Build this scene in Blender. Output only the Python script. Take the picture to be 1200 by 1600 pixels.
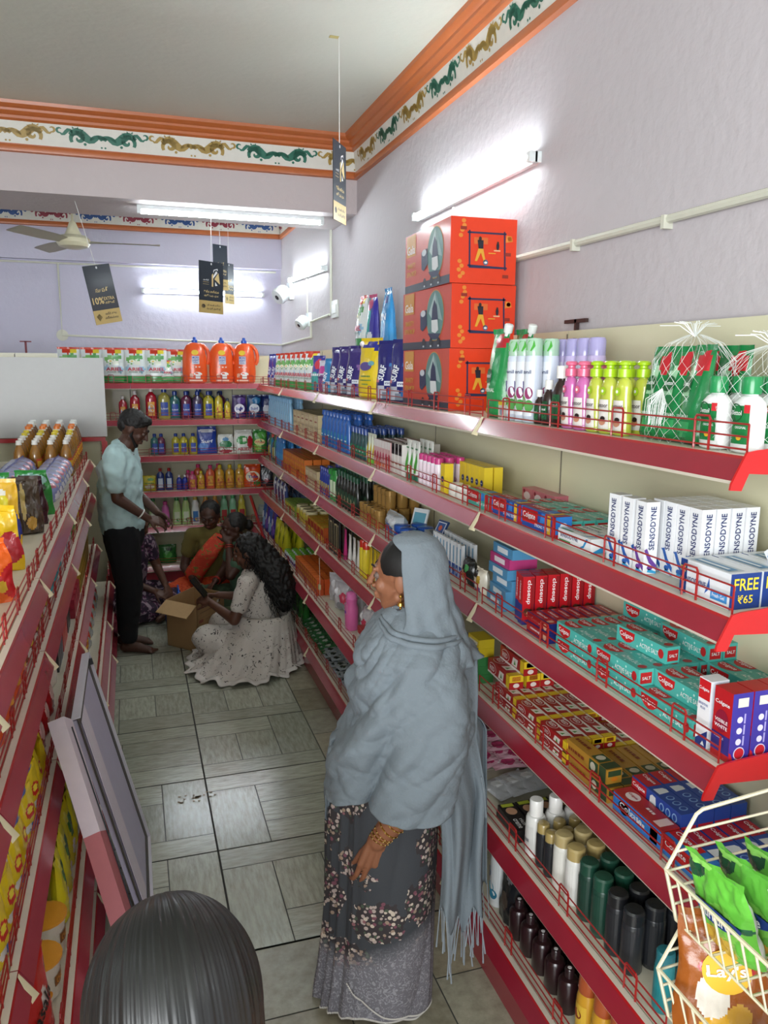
import bpy, bmesh, math, random
from math import sin, cos, pi, radians, sqrt, atan2
from mathutils import Vector, Matrix, Euler, noise
for _o in list(bpy.data.objects): bpy.data.objects.remove(_o)
S = bpy.context.scene
C = S.collection
R = random.Random(7)

# ------------------------------------------------------------ camera
cam_d = bpy.data.cameras.new('camera'); cam = bpy.data.objects.new('camera', cam_d); C.objects.link(cam)
YAW, PITCH, ROLL, FPX, CAMH = radians(17.83), radians(10.46), radians(0.44), 1222.0, 1.95
_f = Vector((sin(YAW)*cos(PITCH), cos(YAW)*cos(PITCH), -sin(PITCH)))
_r0 = Vector((cos(YAW), -sin(YAW), 0)); _u0 = _r0.cross(_f)
_r = _r0*cos(ROLL) + _u0*sin(ROLL); _u = -_r0*sin(ROLL) + _u0*cos(ROLL)
_m = Matrix((( _r.x, _u.x, -_f.x, 0), (_r.y, _u.y, -_f.y, 0), (_r.z, _u.z, -_f.z, CAMH), (0, 0, 0, 1)))
cam.matrix_world = _m
cam_d.sensor_fit = 'VERTICAL'; cam_d.sensor_height = 36.0; cam_d.lens = 36.0*FPX/1600.0
cam_d.clip_start = 0.05
S.camera = cam
S.view_settings.view_transform = 'Standard'; S.view_settings.look = 'None'
S.view_settings.gamma = 1.0; S.view_settings.use_curve_mapping = False
S.view_settings.exposure = 0.78

# ------------------------------------------------------------ world and light
W = bpy.data.worlds.new('daylight'); S.world = W; W.use_nodes = True
W.node_tree.nodes['Background'].inputs[0].default_value = (0.80, 0.90, 1.0, 1)
W.node_tree.nodes['Background'].inputs[1].default_value = 0.55
TUBE_STRENGTH = 34.0
def area(name, loc, size, energy, color, target):
    d = bpy.data.lights.new(name, 'AREA'); d.shape = 'RECTANGLE'; d.size, d.size_y = size; d.energy = energy; d.color = color
    o = bpy.data.objects.new(name, d); C.objects.link(o); o.location = loc
    o.rotation_euler = (Vector(target) - Vector(loc)).to_track_quat('-Z', 'Y').to_euler()
    return o
# added fill light, behind and left of the camera, to brighten the near shelves
area('added_front_fill', (-1.7, -2.1, 1.85), (3.2, 2.0), 146, (0.95, 0.98, 1.0), (0.9, 2.2, 1.0))

# ------------------------------------------------------------ materials
_mats = {}
def srgb(h):
    h = h.lstrip('#'); c = [int(h[i:i+2], 16)/255 for i in (0, 2, 4)]
    return tuple(x/12.92 if x <= .04045 else ((x+.055)/1.055)**2.4 for x in c)
def M(hexc, rough=.45, metal=0., coat=0., trans=0., alpha=1., emit=0., var=.06, scale=30., bump=0., bscale=200.):
    key = (hexc, rough, metal, coat, trans, alpha, emit, var, scale, bump, bscale)
    if key in _mats: return _mats[key]
    m = bpy.data.materials.new('paint_' + hexc.lstrip('#')); m.use_nodes = True
    nt = m.node_tree; b = nt.nodes['Principled BSDF']; c = srgb(hexc)
    b.inputs['Roughness'].default_value = rough; b.inputs['Metallic'].default_value = metal
    b.inputs['Coat Weight'].default_value = coat; b.inputs['Coat Roughness'].default_value = .12
    b.inputs['Transmission Weight'].default_value = trans; b.inputs['Alpha'].default_value = alpha
    if emit:
        b.inputs['Emission Color'].default_value = (*c, 1); b.inputs['Emission Strength'].default_value = emit
    if var > 0:
        n = nt.nodes.new('ShaderNodeTexNoise'); n.inputs['Scale'].default_value = scale; n.inputs['Detail'].default_value = 3
        tc = nt.nodes.new('ShaderNodeTexCoord'); nt.links.new(tc.outputs['Object'], n.inputs['Vector'])
        mx = nt.nodes.new('ShaderNodeMix'); mx.data_type = 'RGBA'
        mx.inputs[6].default_value = (*[x*(1-var) for x in c], 1); mx.inputs[7].default_value = (*[min(1, x*(1+var)) for x in c], 1)
        nt.links.new(n.outputs['Fac'], mx.inputs[0]); nt.links.new(mx.outputs[2], b.inputs['Base Color'])
        if bump:
            n2 = nt.nodes.new('ShaderNodeTexNoise'); n2.inputs['Scale'].default_value = bscale; n2.inputs['Detail'].default_value = 4
            nt.links.new(tc.outputs['Object'], n2.inputs['Vector'])
            bp = nt.nodes.new('ShaderNodeBump'); bp.inputs['Strength'].default_value = bump; bp.inputs['Distance'].default_value = .01
            nt.links.new(n2.outputs['Fac'], bp.inputs['Height']); nt.links.new(bp.outputs['Normal'], b.inputs['Normal'])
    else:
        b.inputs['Base Color'].default_value = (*c, 1)
    m['k'] = 1
    _mats[key] = m
    return m
def plastic(h): return M(h, .28, coat=.4)
def foil(h): return M(h, .27, coat=.32, bump=.25, bscale=45.)
def card(h): return M(h, .38, coat=.15)
def ink(h): return M(h, .45, var=0)
def clear(h, a=.45): return M(h, .08, trans=0., alpha=a, coat=.8, var=0)
def cloth(h, b=.3, sc=180.): return M(h, .92, bump=b, bscale=sc, var=.12, scale=8)

# ------------------------------------------------------------ mesh builder
_txt = {}
def text_geo(s, bold=0.0):
    k = (s, bold)
    if k in _txt: return _txt[k]
    cu = bpy.data.curves.new('t', 'FONT'); cu.body = s; cu.size = 1; cu.offset = bold; cu.resolution_u = 2
    cu.align_x = 'CENTER'
    ob = bpy.data.objects.new('t', cu); C.objects.link(ob)
    dg = bpy.context.evaluated_depsgraph_get(); me = ob.evaluated_get(dg).to_mesh()
    vs = [(v.co.x, v.co.y) for v in me.vertices]; fs = [tuple(p.vertices) for p in me.polygons]
    ob.evaluated_get(dg).to_mesh_clear(); bpy.data.objects.remove(ob); bpy.data.curves.remove(cu)
    if vs:
        x0 = min(v[0] for v in vs); x1 = max(v[0] for v in vs); y0 = min(v[1] for v in vs); y1 = max(v[1] for v in vs)
        w = x1-x0 or 1; h = y1-y0 or 1
        vs = [((x-(x0+x1)/2), (y-(y0+y1)/2)) for x, y in vs]
    else: w = h = 1
    _txt[k] = (vs, fs, w, h)
    return _txt[k]

_kids = {}
class MB:
    def __init__(s): s.v = []; s.f = []; s.m = []; s.mats = []
    def mi(s, mat):
        if mat not in s.mats: s.mats.append(mat)
        return s.mats.index(mat)
    def add(s, vs, fs, mat):
        o = len(s.v); s.v += [tuple(v) for v in vs]; k = s.mi(mat) if not isinstance(mat, list) else None
        for i, f in enumerate(fs):
            s.f.append(tuple(o+a for a in f)); s.m.append(s.mi(mat[i]) if k is None else k)
        return s
    def box(s, x0, x1, y0, y1, z0, z1, mat, **kw):
        vs = [(x0,y0,z0),(x1,y0,z0),(x1,y1,z0),(x0,y1,z0),(x0,y0,z1),(x1,y0,z1),(x1,y1,z1),(x0,y1,z1)]
        fs = [(0,3,2,1),(4,5,6,7),(0,1,5,4),(1,2,6,5),(2,3,7,6),(3,0,4,7)]
        ms = [kw.get(k, mat) for k in ('bottom','top','front','right','back','left')]
        return s.add(vs, fs, ms)
    def obox(s, c, ax, ay, az, mat):     # box about centre c with half-axis vectors
        c, ax, ay, az = map(Vector, (c, ax, ay, az))
        vs = [c+ax*i+ay*j+az*k for k in (-1,1) for i, j in ((-1,-1),(1,-1),(1,1),(-1,1))]
        fs = [(0,3,2,1),(4,5,6,7),(0,1,5,4),(1,2,6,5),(2,3,7,6),(3,0,4,7)]
        return s.add(vs, fs, mat)
    def lathe(s, prof, mat, seg=20, cx=0, cy=0, sx=1, sy=1, rot=0, mats=None, caps=True):
        n = len(prof); vs = []; fs = []; ms = []
        for r, z in prof:
            for j in range(seg):
                a = 2*pi*j/seg; x, y = r*cos(a)*sx, r*sin(a)*sy
                vs.append((cx + x*cos(rot)-y*sin(rot), cy + x*sin(rot)+y*cos(rot), z))
        for i in range(n-1):
            for j in range(seg):
                k = (j+1) % seg
                fs.append((i*seg+j, i*seg+k, (i+1)*seg+k, (i+1)*seg+j)); ms.append(mats[i] if mats else mat)
        if caps:
            if prof[0][0] > 1e-5: fs.append(tuple(reversed(range(seg)))); ms.append(mats[0] if mats else mat)
            if prof[-1][0] > 1e-5: fs.append(tuple((n-1)*seg+j for j in range(seg))); ms.append(mats[-1] if mats else mat)
        return s.add(vs, fs, ms)
    def tube(s, pts, r, mat, seg=6, closed=False, rs=None):
        pts = [Vector(p) for p in pts]; n = len(pts); vs = []; fs = []
        up = None
        for i, p in enumerate(pts):
            a = pts[i-1] if (i > 0 or closed) else p; b = pts[(i+1) % n] if (i < n-1 or closed) else p
            t = (b-a).normalized()
            if up is None:
                up = Vector((0,0,1)) if abs(t.z) < .9 else Vector((1,0,0))
            x = t.cross(up)
            if x.length < 1e-4: x = t.orthogonal()
            x.normalize(); y = x.cross(t).normalized(); up = y
            rr = rs[i] if rs else r
            for j in range(seg):
                q = 2*pi*j/seg; vs.append(p + x*cos(q)*rr + y*sin(q)*rr)
        for i in range(n if closed else n-1):
            for j in range(seg):
                k = (j+1) % seg; i2 = (i+1) % n
                fs.append((i*seg+j, i*seg+k, i2*seg+k, i2*seg+j))
        if not closed: fs.append(tuple(reversed(range(seg)))); fs.append(tuple((n-1)*seg+j for j in range(seg)))
        return s.add(vs, fs, mat)
    def ball(s, c, r, mat, seg=12, rings=8, sc=(1,1,1), rot=None):
        vs = [Vector((0,0,r*sc[2]))]; fs = []
        for i in range(1, rings):
            th = pi*i/rings
            for j in range(seg):
                a = 2*pi*j/seg; vs.append(Vector((r*sc[0]*sin(th)*cos(a), r*sc[1]*sin(th)*sin(a), r*sc[2]*cos(th))))
        vs.append(Vector((0,0,-r*sc[2])))
        for j in range(seg): fs.append((0, 1+j, 1+(j+1) % seg))
        for i in range(rings-2):
            for j in range(seg):
                a = 1+i*seg+j; b = 1+i*seg+(j+1) % seg; fs.append((a, a+seg, b+seg, b))
        L = len(vs)-1
        for j in range(seg): fs.append((L, L-seg+(j+1) % seg, L-seg+j))
        if rot is not None: vs = [rot @ v for v in vs]
        c = Vector(c)
        return s.add([c+v for v in vs], fs, mat)
    def text(s, t, cx, cy, width, mp, mat, height=None, bold=.012, rot=0):
        if t.startswith('~'):          # print too small to read: a row of short strokes
            q = random.Random(len(t)*7+int(width*1e4)); H = (height or width*.2)*.55; x = -width/2
            while x < width/2-H*.6:
                l = q.uniform(.5, 1.6)*H; e = min(x+l, width/2); P4 = [(x,-H/2),(e,-H/2),(e,H/2),(x,H/2)]
                s.poly([(cx+a*cos(rot)-b_*sin(rot), cy+a*sin(rot)+b_*cos(rot)) for a, b_ in P4], mp, mat, 3); x = e+H*.35
            return s
        vs, fs, w, h = text_geo(t, bold)
        k = width/w; ky = (height/h) if height else k; out = []
        for x, y in vs:
            x, y = x*k, y*ky
            if rot: x, y = x*cos(rot)-y*sin(rot), x*sin(rot)+y*cos(rot)
            out.append(mp(cx+x, cy+y, 3.4))
        return s.add(out, fs, mat)
    def poly(s, pts, mp, mat, lvl=1): return s.add([mp(x, y, lvl) for x, y in pts], [tuple(range(len(pts)))], mat)
    def rect(s, x0, x1, y0, y1, mp, mat, lvl=1, n=1):
        for i in range(n):
            a = x0+(x1-x0)*i/n; b = x0+(x1-x0)*(i+1)/n
            s.poly([(a,y0),(b,y0),(b,y1),(a,y1)], mp, mat, lvl)
        return s
    def ell(s, cx, cy, rx, ry, mp, mat, lvl=1, n=20): return s.poly([(cx+rx*cos(2*pi*i/n), cy+ry*sin(2*pi*i/n)) for i in range(n)], mp, mat, lvl)
    def grid(s, fn, nu, nv, mat, matfn=None, wrapu=False):
        vs = [fn(i/nu, j/nv) for j in range(nv+1) for i in range(nu+(0 if wrapu else 1))]
        w = nu if wrapu else nu+1; fs = []; ms = []
        for j in range(nv):
            for i in range(nu):
                a = j*w+i; b = j*w+(i+1) % w if wrapu else a+1
                fs.append((a, b, b+w, a+w)); ms.append(matfn((i+.5)/nu, (j+.5)/nv) if matfn else mat)
        return s.add(vs, fs, ms)
    def mesh(s, name, sharp=35):
        me = bpy.data.meshes.new(name); me.from_pydata(s.v, [], s.f)
        for m in s.mats: me.materials.append(m)
        me.polygons.foreach_set('material_index', s.m)
        me.polygons.foreach_set('use_smooth', [True]*len(s.f))
        me.update()
        if sharp: me.set_sharp_from_angle(angle=radians(sharp))
        return me
    def build(s, name, parent=None, sharp=35):
        o = bpy.data.objects.new(name, s.mesh(name, sharp)); C.objects.link(o)
        if parent is not None: o.parent = parent; _kids.setdefault(parent.name, []).append(o)
        return o

def front(d, e=.0006): return lambda x, z, l=1: (x, -d/2-e*l, z)
def topm(h, e=.0006): return lambda x, y, l=1: (x, y, h+e*l)
def rightm(w, e=.0006): return lambda y, z, l=1: (w/2+e*l, y, z)
def leftm(w, e=.0006): return lambda y, z, l=1: (-w/2-e*l, -y, z)
def cylm(r, e=.0008, sx=1, sy=1): return lambda x, z, l=1: ((r+e*l)*sin(x/r)*sx, -(r+e*l)*cos(x/r)*sy, z)

def tag(o, label, cat, group=None, kind=None):
    o['label'] = label; o['category'] = cat
    if group: o['group'] = group
    if kind: o['kind'] = kind
    return o
def struct(o): o['kind'] = 'structure'; return o
def empty(name, loc=(0,0,0), rz=0):
    o = bpy.data.objects.new(name, None); C.objects.link(o); o.location = loc; o.rotation_euler = (0,0,rz); o.empty_display_size = .05
    return o
def clone(o, parent=None):
    c = o.copy(); C.objects.link(c)
    if parent is not None: c.parent = parent; _kids.setdefault(parent.name, []).append(c)
    for ch in list(_kids.get(o.name, [])): clone(ch, c)
    return c
ORD = ['nearest','second','third','fourth','fifth','sixth','seventh','eighth','ninth','tenth','eleventh','twelfth','thirteenth','fourteenth','fifteenth','sixteenth']
ORDL = ['first']+ORD[1:]
DEP = ['front row','second row','third row','fourth row','fifth row','sixth row','seventh row']
LAY = ['bottom layer','second layer','third layer','fourth layer','fifth layer','sixth layer']
_used = set()
def put(proto, loc, rz, label, cat, group=None, rx=0, ry=0, s=None):
    if proto.name in _used: o = clone(proto)
    else: o = proto; _used.add(proto.name)
    o.location = loc; o.rotation_euler = (rx, ry, rz)
    if s: o.scale = (s,s,s) if not isinstance(s, tuple) else s
    tag(o, label, cat, group)
    return o
RIGHT, LEFT, BACK = -pi/2, pi/2, 0.0
def lattice(proto, desc, cat, group, face, start, n, pitch, depth0, nd, dp, z, nl=1, lp=0, jit=.0, rj=.0, ref=None, s=None, skip=None, rx=0):
    """n copies along the shelf (away from the camera, or to the right on the back shelf), nd rows deep, nl layers high"""
    for l in range(nl):
        for k in range(nd):
            for i in range(n):
                if skip and skip(i, k, l): continue
                a = start + i*pitch + R.uniform(-jit, jit); dd = depth0 + k*dp; zz = z + l*lp
                if face == BACK: loc = (a, dd, zz); o1 = ORDL[i] + ' from the left'
                else: loc = (dd, a, zz); o1 = (ORD[i] + ' from the camera') if i else 'nearest the camera'
                if ref: o1 = ref[i]
                parts = [desc]
                if n > 1: parts.append(o1)
                if nd > 1: parts.append(DEP[k])
                if nl > 1: parts.append(LAY[l])
                put(proto, loc, face + R.uniform(-rj, rj), ', '.join(parts), cat, group, s=s, rx=rx)
# ------------------------------------------------------------ room shell
XW, YB, XL, YF, ZC = 1.43, 7.75, -3.2, -2.6, 3.36
def wall_mat(name, hexc, b=.35, rough=.7):
    m = M(hexc, rough, var=.05, scale=1.6, bump=b, bscale=26.); m.name = name; return m
lilac = wall_mat('lilac_wall_paint', '#bfb9bd')
lilac2 = wall_mat('lavender_wall_paint', '#c6c3d6')
ceil_m = wall_mat('ceiling_paint', '#c6c8bd', .2, .42)
def strbox(name, x0, x1, y0, y1, z0, z1, m):
    return struct(MB().box(x0, x1, y0, y1, z0, z1, m).build(name))
strbox('wall_right', XW, XW+.15, YF, YB+.15, 0, ZC, lilac)
strbox('wall_back', XL, XW, YB, YB+.15, 0, ZC, lilac2)
strbox('wall_left', XL-.15, XL, YF, YB+.15, 0, ZC, lilac)
strbox('ceiling', XL-.15, XW+.15, YF, YB+.15, ZC, ZC+.12, ceil_m)
BY0, BY1, BZ = 5.06, 5.66, 2.91
strbox('trim_1', XL, XW, BY0, BY1, BZ, ZC, wall_mat('beam_paint', '#c3b9ba'))
# lintel band at the top of the back wall
strbox('trim_2', XL, XW, YB-.06, YB, 2.86, ZC-.1, lilac2)

# ------------------------------------------------------------ floor
def floor_mat(name, a, b, spots, dark, rough):
    m = bpy.data.materials.new(name); m.use_nodes = True; nt = m.node_tree; P = nt.nodes['Principled BSDF']
    at = nt.nodes.new('ShaderNodeVertexColor'); at.layer_name = 'tone'
    tc = nt.nodes.new('ShaderNodeTexCoord')
    mp = nt.nodes.new('ShaderNodeMapping'); mp.inputs['Scale'].default_value = spots
    n = nt.nodes.new('ShaderNodeTexNoise'); n.inputs['Scale'].default_value = 9; n.inputs['Detail'].default_value = 7; n.inputs['Roughness'].default_value = .65
    nt.links.new(tc.outputs['Object'], mp.inputs[0]); nt.links.new(mp.outputs[0], n.inputs['Vector'])
    cr = nt.nodes.new('ShaderNodeValToRGB'); cr.color_ramp.elements[0].position = .32; cr.color_ramp.elements[1].position = .62
    cr.color_ramp.elements[0].color = (*srgb(dark), 1); cr.color_ramp.elements[1].color = (1, 1, 1, 1)
    nt.links.new(n.outputs['Fac'], cr.inputs[0])
    mx = nt.nodes.new('ShaderNodeMix'); mx.data_type = 'RGBA'; mx.blend_type = 'MULTIPLY'; mx.inputs[0].default_value = .5
    nt.links.new(at.outputs[0], mx.inputs[6]); nt.links.new(cr.outputs[0], mx.inputs[7]); nt.links.new(mx.outputs[2], P.inputs['Base Color'])
    P.inputs['Roughness'].default_value = rough; P.inputs['Specular IOR Level'].default_value = .8
    bp = nt.nodes.new('ShaderNodeBump'); bp.inputs['Strength'].default_value = .06; bp.inputs['Distance'].default_value = .004
    nt.links.new(n.outputs['Fac'], bp.inputs['Height']); nt.links.new(bp.outputs[0], P.inputs['Normal'])
    return m
wood_h = floor_mat('wood_look_tile_across', 0, 0, (1.2, 7, 1), '#8d8f7e', .19)
wood_v = floor_mat('wood_look_tile_along', 0, 0, (7, 1.2, 1), '#8d8f7e', .19)
slate = floor_mat('slate_look_tile', 0, 0, (2.2, 2.2, 1), '#86806a', .38)
grout = M('#4d4f4a', .8); grout_l = M('#a9a791', .8)
fl = MB(); tones = []
def plank(x0, x1, y0, y1, m, tone, g=.0022):
    x0, x1 = max(x0, XL), min(x1, XW); y0, y1 = max(y0, YF), min(y1, YB)
    if x1-x0 < .01 or y1-y0 < .01: return
    z = .0
    fl.add([(x0+g,y0+g,z),(x1-g,y0+g,z),(x1-g,y1-g,z),(x0+g,y1-g,z)], [(0,1,2,3)], m); tones.append(tone)
def gray():
    k = R.uniform(.86, 1.08); return (.46*k, .475*k, .385*k, 1)
def stone():
    k = R.uniform(.8, 1.15); w = R.random()
    return (.36*k, (.35-.03*w)*k, (.265-.05*w)*k, 1)
GX, GY, T = .25, 2.36, .6
def tile(ix, iy):
    x, y = GX+ix*T, GY+iy*T
    if ix >= 1 or iy < 0:       # slate-look field: mixed square and oblong stones
        lay = R.choice([0, 1])
        cuts = [(0,.3,0,.3),(.3,.6,0,.6),(0,.3,.3,.6)] if lay else [(0,.6,0,.3),(0,.3,.3,.6),(.3,.6,.3,.6)]
        for a, b, c, d in cuts: plank(x+a, x+b, y+c, y+d, slate, stone())
        return
    # printed basket pattern: long plank, tall plank, two short planks, one cross plank
    q = (ix*2+iy*3 + (iy % 2)) % 4
    pat = [(0,.6,.47,.6,'h'), (0,.2,0,.47,'v'), (.2,.4,.17,.47,'v'), (.4,.6,.17,.47,'v'), (.2,.6,0,.17,'h')]
    if (iy+ix) % 3 == 1: pat = [(0,.6,.47,.6,'h'), (0,.22,0,.47,'v'), (.22,.6,.315,.47,'h'), (.22,.6,.157,.315,'h'), (.22,.6,0,.157,'h')]
    for a, b, c, d, k in pat:
        if q in (1, 2): a, b = .6-b, .6-a
        if q in (2, 3): c, d = .6-d, .6-c
        plank(x+a, x+b, y+c, y+d, wood_h if k == 'h' else wood_v, gray())
for ix in range(-6, 3):
    for iy in range(-9, 10): tile(ix, iy)
nf = len(fl.f)
fl.add([(XL,YF,-.003),(XW,YF,-.003),(XW,YB,-.003),(XL,YB,-.003)], [(0,1,2,3)], grout); tones.append((1,1,1,1))
fl.box(XL-.15, XW+.15, YF, YB+.15, -.12, -.004, grout); tones += [(1,1,1,1)]*6
fo = fl.build('floor'); ca = fo.data.color_attributes.new('tone', 'FLOAT_COLOR', 'CORNER')
for p in fo.data.polygons:
    for li in p.loop_indices: ca.data[li].color = tones[p.index]
struct(fo)
# heavier dark joints between the 0.6 m tiles
jm = MB()
jm.box(GX-.004, GX+.004, GY, 7.7, .0002, .0012, M('#33342f', .9))
for k in range(0, 9): jm.box(-1.6, GX+.6, GY+k*T-.003, GY+k*T+.003, .0002, .0012, M('#40413b', .9))
for k in (-1, 1): jm.box(GX+k*T-.003, GX+k*T+.003, GY, 7.7, .0002, .0012, M('#55554b', .9))
jm.box(-1.6, .98, GY-.004, GY+.004, .0002, .0012, M('#33342f', .9))
for k in (-3,-2,-1): jm.box(-1.6, .98, GY+k*T-.002, GY+k*T+.002, .0002, .0012, M('#8a8672', .9))
struct(jm.build('trim_3'))
st = MB()
for k in range(26):
    a = R.uniform(0, 2*pi); r = R.random()**1.5*.07
    st.poly([(.2+r*cos(a)*1.5+R.uniform(.003,.012)*cos(t*pi/3), 3.40+r*sin(a)*.6+R.uniform(.003,.009)*sin(t*pi/3)) for t in range(6)], lambda x,y,l: (x,y,.0022), M('#7b6a52', .9))
tag(st.build('floor_stain'), 'brown smudged stain on the pale floor tile beside the dark joint', 'stain')

# ------------------------------------------------------------ cornice with painted scrolls
orange = M('#b5622f', .4, coat=.2); cream = M('#d9d8cf', .55)
def scroll(c, flip=1):
    """ribbons (polygons in u,v) of one painted scroll ornament, unit length 1 x .25"""
    out = []
    def ribbon(pts, w0, w1):
        n = len(pts); L = []; Q = []
        for i, p in enumerate(pts):
            a = pts[max(0,i-1)]; b = pts[min(n-1,i+1)]; dx, dy = b[0]-a[0], b[1]-a[1]; d = math.hypot(dx,dy) or 1
            t = i/(n-1); w = (w0+(w1-w0)*t)*(.35+.65*sin(pi*min(1,max(.0,t*.9+.08))))
            L.append((p[0]-dy/d*w, p[1]+dx/d*w)); Q.append((p[0]+dy/d*w, p[1]-dx/d*w))
        for i in range(n-1): out.append([L[i], L[i+1], Q[i+1], Q[i]])
    for sx in (-1, 1):
        def mir(pts): return [(sx*x, y) for x, y in pts]
        # big spiral
        sp = []
        for i in range(22):
            a = -pi*.2 + i*.34; r = .088*(1-i/24); sp.append((.27+r*cos(a)*1.0, .0-.01+r*sin(a)))
        ribbon(mir(sp), .034, .018)
        # s arm from spiral over the top to the middle
        ribbon(mir([(.36-.32*t/9, .045*sin(t/9*pi*2.1)+.02) for t in range(10)]), .052, .044)
        ribbon(mir([(.05+.09*cos(a), -.03+.05*sin(a)) for a in [pi*.9-i*.35 for i in range(9)]]), .030, .018)
        # outer tendril with curled tip
        ribbon(mir([(.33+.14*t/6, .05+.03*sin(t)) for t in range(7)]), .024, .016)
        ribbon(mir([(.47+.028*cos(a), .065+.028*sin(a)) for a in [-pi*.5+i*.5 for i in range(9)]]), .015, .010)
        out.append([(sx*(.2+.018*cos(t*pi/3)), -.075+.018*sin(t*pi/3)) for t in range(6)])
        for j in range(4):
            a = 1.2+j*.5; out.append([(sx*(.30+.09*cos(a)), .01+.09*sin(a)), (sx*(.30+.135*cos(a+.12)), .01+.12*sin(a+.12)), (sx*(.30+.09*cos(a+.3)), .01+.09*sin(a+.3))])
    for q in (-.02, .02): out.append([(q+.012*cos(t*pi/3), -.10+.012*sin(t*pi/3)) for t in range(6)])
    return out
SCR = scroll(None)
def cornice(name, p0, p1, inward, cols, period, start, ztop=ZC, zbot=3.115):
    """p0->p1 along the wall; inward = unit vector into the room"""
    p0, p1, n = Vector((*p0,0)), Vector((*p1,0)), Vector((*inward,0)); d = (p1-p0); L = d.length; d.normalize()
    H = ztop-zbot
    # profile (out, z): coved orange moulding, white band, orange fillet
    prof = [(.0,zbot),(.022,zbot+.004),(.026,zbot+.02),(.022,zbot+.036),(.012,zbot+.04),(.014,zbot+.045),
            (.030,zbot+.158),(.034,zbot+.160),(.045,zbot+.168),(.047,zbot+.182),(.058,zbot+.188),(.070,zbot+.2),(.072,zbot+.212),(.088,zbot+.218),(.100,zbot+.228),(.104,ztop)]
    mb = MB(); vs = []
    for q, lz in ((p0, 0), (p1, 1)):
        for o, z in prof: vs.append(tuple(q + n*o + Vector((0,0,z)) + d*(o*(-1 if lz else 1))*0))
    k = len(prof); fs = []; ms = []
    for i in range(k-1):
        fs.append((i, i+1, k+i+1, k+i)); ms.append(cream if i == 5 else orange)
    mb.add(vs, fs, ms)
    t = start
    i = 0
    while t < L:
        c = cols[i % len(cols)]
        for pg in SCR:
            pts = []
            for u, v in pg:
                a = t + u*period*.98; v2 = .5 + v*3.9; z = zbot+.045+.113*max(.02,min(.98,v2)); o = .014+.016*((z-zbot-.045)/.113)+.0015
                if a < 0 or a > L: pts = None; break
                pts.append(tuple(p0 + d*a + n*o + Vector((0,0,z))))
            if pts: mb.add(pts, [tuple(range(len(pts)))], c)
        t += period; i += 1
    return struct(mb.build(name))
green = ink('#0f6650'); gold = ink('#a08438'); blue = ink('#234f8f'); red = ink('#8e2038')
cornice('trim_4', (XW, YF), (XW, BY0), (-1, 0), [gold, green], .40, .155)
cornice('trim_5', (XL, BY0), (XW, BY0), (0, -1), [green, gold], .50, .12)
cornice('trim_6', (XL, YB-.06), (XW, YB-.06), (0, -1), [blue, red], .36, .1, zbot=3.135)
cornice('trim_7', (XW, BY1), (XW, YB), (-1, 0), [blue, red], .36, .2, zbot=3.135)

# ------------------------------------------------------------ tube lights
tube_em = M('#f0fbff', .4, emit=TUBE_STRENGTH, var=0); tube_w = M('#dfe6e6', .4)
def tube_light(label, a, b, n, drop=.0, group=None):
    """batten with a glowing tube from a to b, n = direction away from its wall"""
    a, b, n = Vector(a), Vector(b), Vector(n); d = (b-a).normalized(); up = d.cross(n)
    t = empty('tube_light', (a+b)/2); o = t.location.copy()
    tag(t, label, 'light')
    m = MB(); c = n*.012; m.obox(c, d*(b-a).length/2, n*.012, up*.019, tube_w); m.build('batten', t)
    m = MB()
    L = (b-a).length/2
    for s_ in (-1, 1): m.obox(n*.032+d*s_*(L-.012), d*.012, n*.016, up*.018, tube_w)
    m.build('end_cap', t)
    m = MB(); m.tube([n*.037-d*(L-.022), n*.037+d*(L-.022)], .0135, tube_em, 12); e = m.build('glowing_tube', t)
    return t
tube_light('long tube light on the right wall above the orange boxes', (XW,2.65,2.69), (XW,3.88,2.69), (-1,0,0))
tube_light('long tube light mounted under the concrete beam', (.09,5.22,BZ), (1.25,5.22,BZ), (0,0,-1))
tube_light('tube light on the far wall behind hanging black signs', (.14,YB,2.625), (1.26,YB,2.625), (0,-1,0))
tube_light('tube light on right wall above the larger security camera', (XW,5.85,2.67), (XW,7.15,2.71), (-1,0,0))
# lamps of the front half of the shop, behind the photographer
tube_light('tube light on right wall behind the photographer', (XW,-.9,2.75), (XW,.33,2.75), (-1,0,0))
tube_light('tube light on left wall of the front half', (XL,1.2,2.7), (XL,2.4,2.7), (1,0,0))
tube_light('tube light on the left wall beyond the beam', (XL,6.1,2.7), (XL,7.3,2.7), (1,0,0))

# ------------------------------------------------------------ conduits, switch plate, cameras
cond = M('#cfcfc0', .5)
def conduit(name_label, pts, r=.011, clips=()):
    t = empty('conduit', pts[0]); o = Vector(pts[0]); tag(t, name_label, 'pipe')
    MB().tube([Vector(p)-o for p in pts], r, cond, 8).build('pipe', t)
    for c in clips:
        c = Vector(c)-o; MB().obox(c, (.016,0,0), (0,.007,0), (0,0,.018), cond).build('clip', t)
    return t
conduit('cream conduit running along right wall above the shelves', [(XW-.013,.4,2.345),(XW-.013,2.9,2.36)], .012, [(XW-.014,1.9,2.346),(XW-.014,2.37,2.35),(XW-.014,1.2,2.345)])
conduit('vertical conduit on right wall beyond the beam', [(XW-.012,5.70,2.96),(XW-.012,5.70,2.34)], .01)
conduit('thin conduit dropping between tube light and small camera', [(XW-.01,6.52,2.66),(XW-.01,6.52,2.35)], .006)
conduit('conduit bending around back corner beneath the cameras', [(-.56,YB-.012,2.84),(-.56,YB-.012,2.215),(XW-.012,YB-.012,2.16),(XW-.012,6.38,2.19),(XW-.012,6.38,2.31),(XW-.012,5.75,2.33)], .009)
conduit('thin conduit along the lintel edge of far wall', [(XL+.1,YB-.012,2.835),(1.38,YB-.012,2.84)], .009)
conduit('thin conduit above the near right wall tube light', [(XW-.01,3.43,2.66),(XW-.01,3.43,2.3)], .006)
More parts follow.
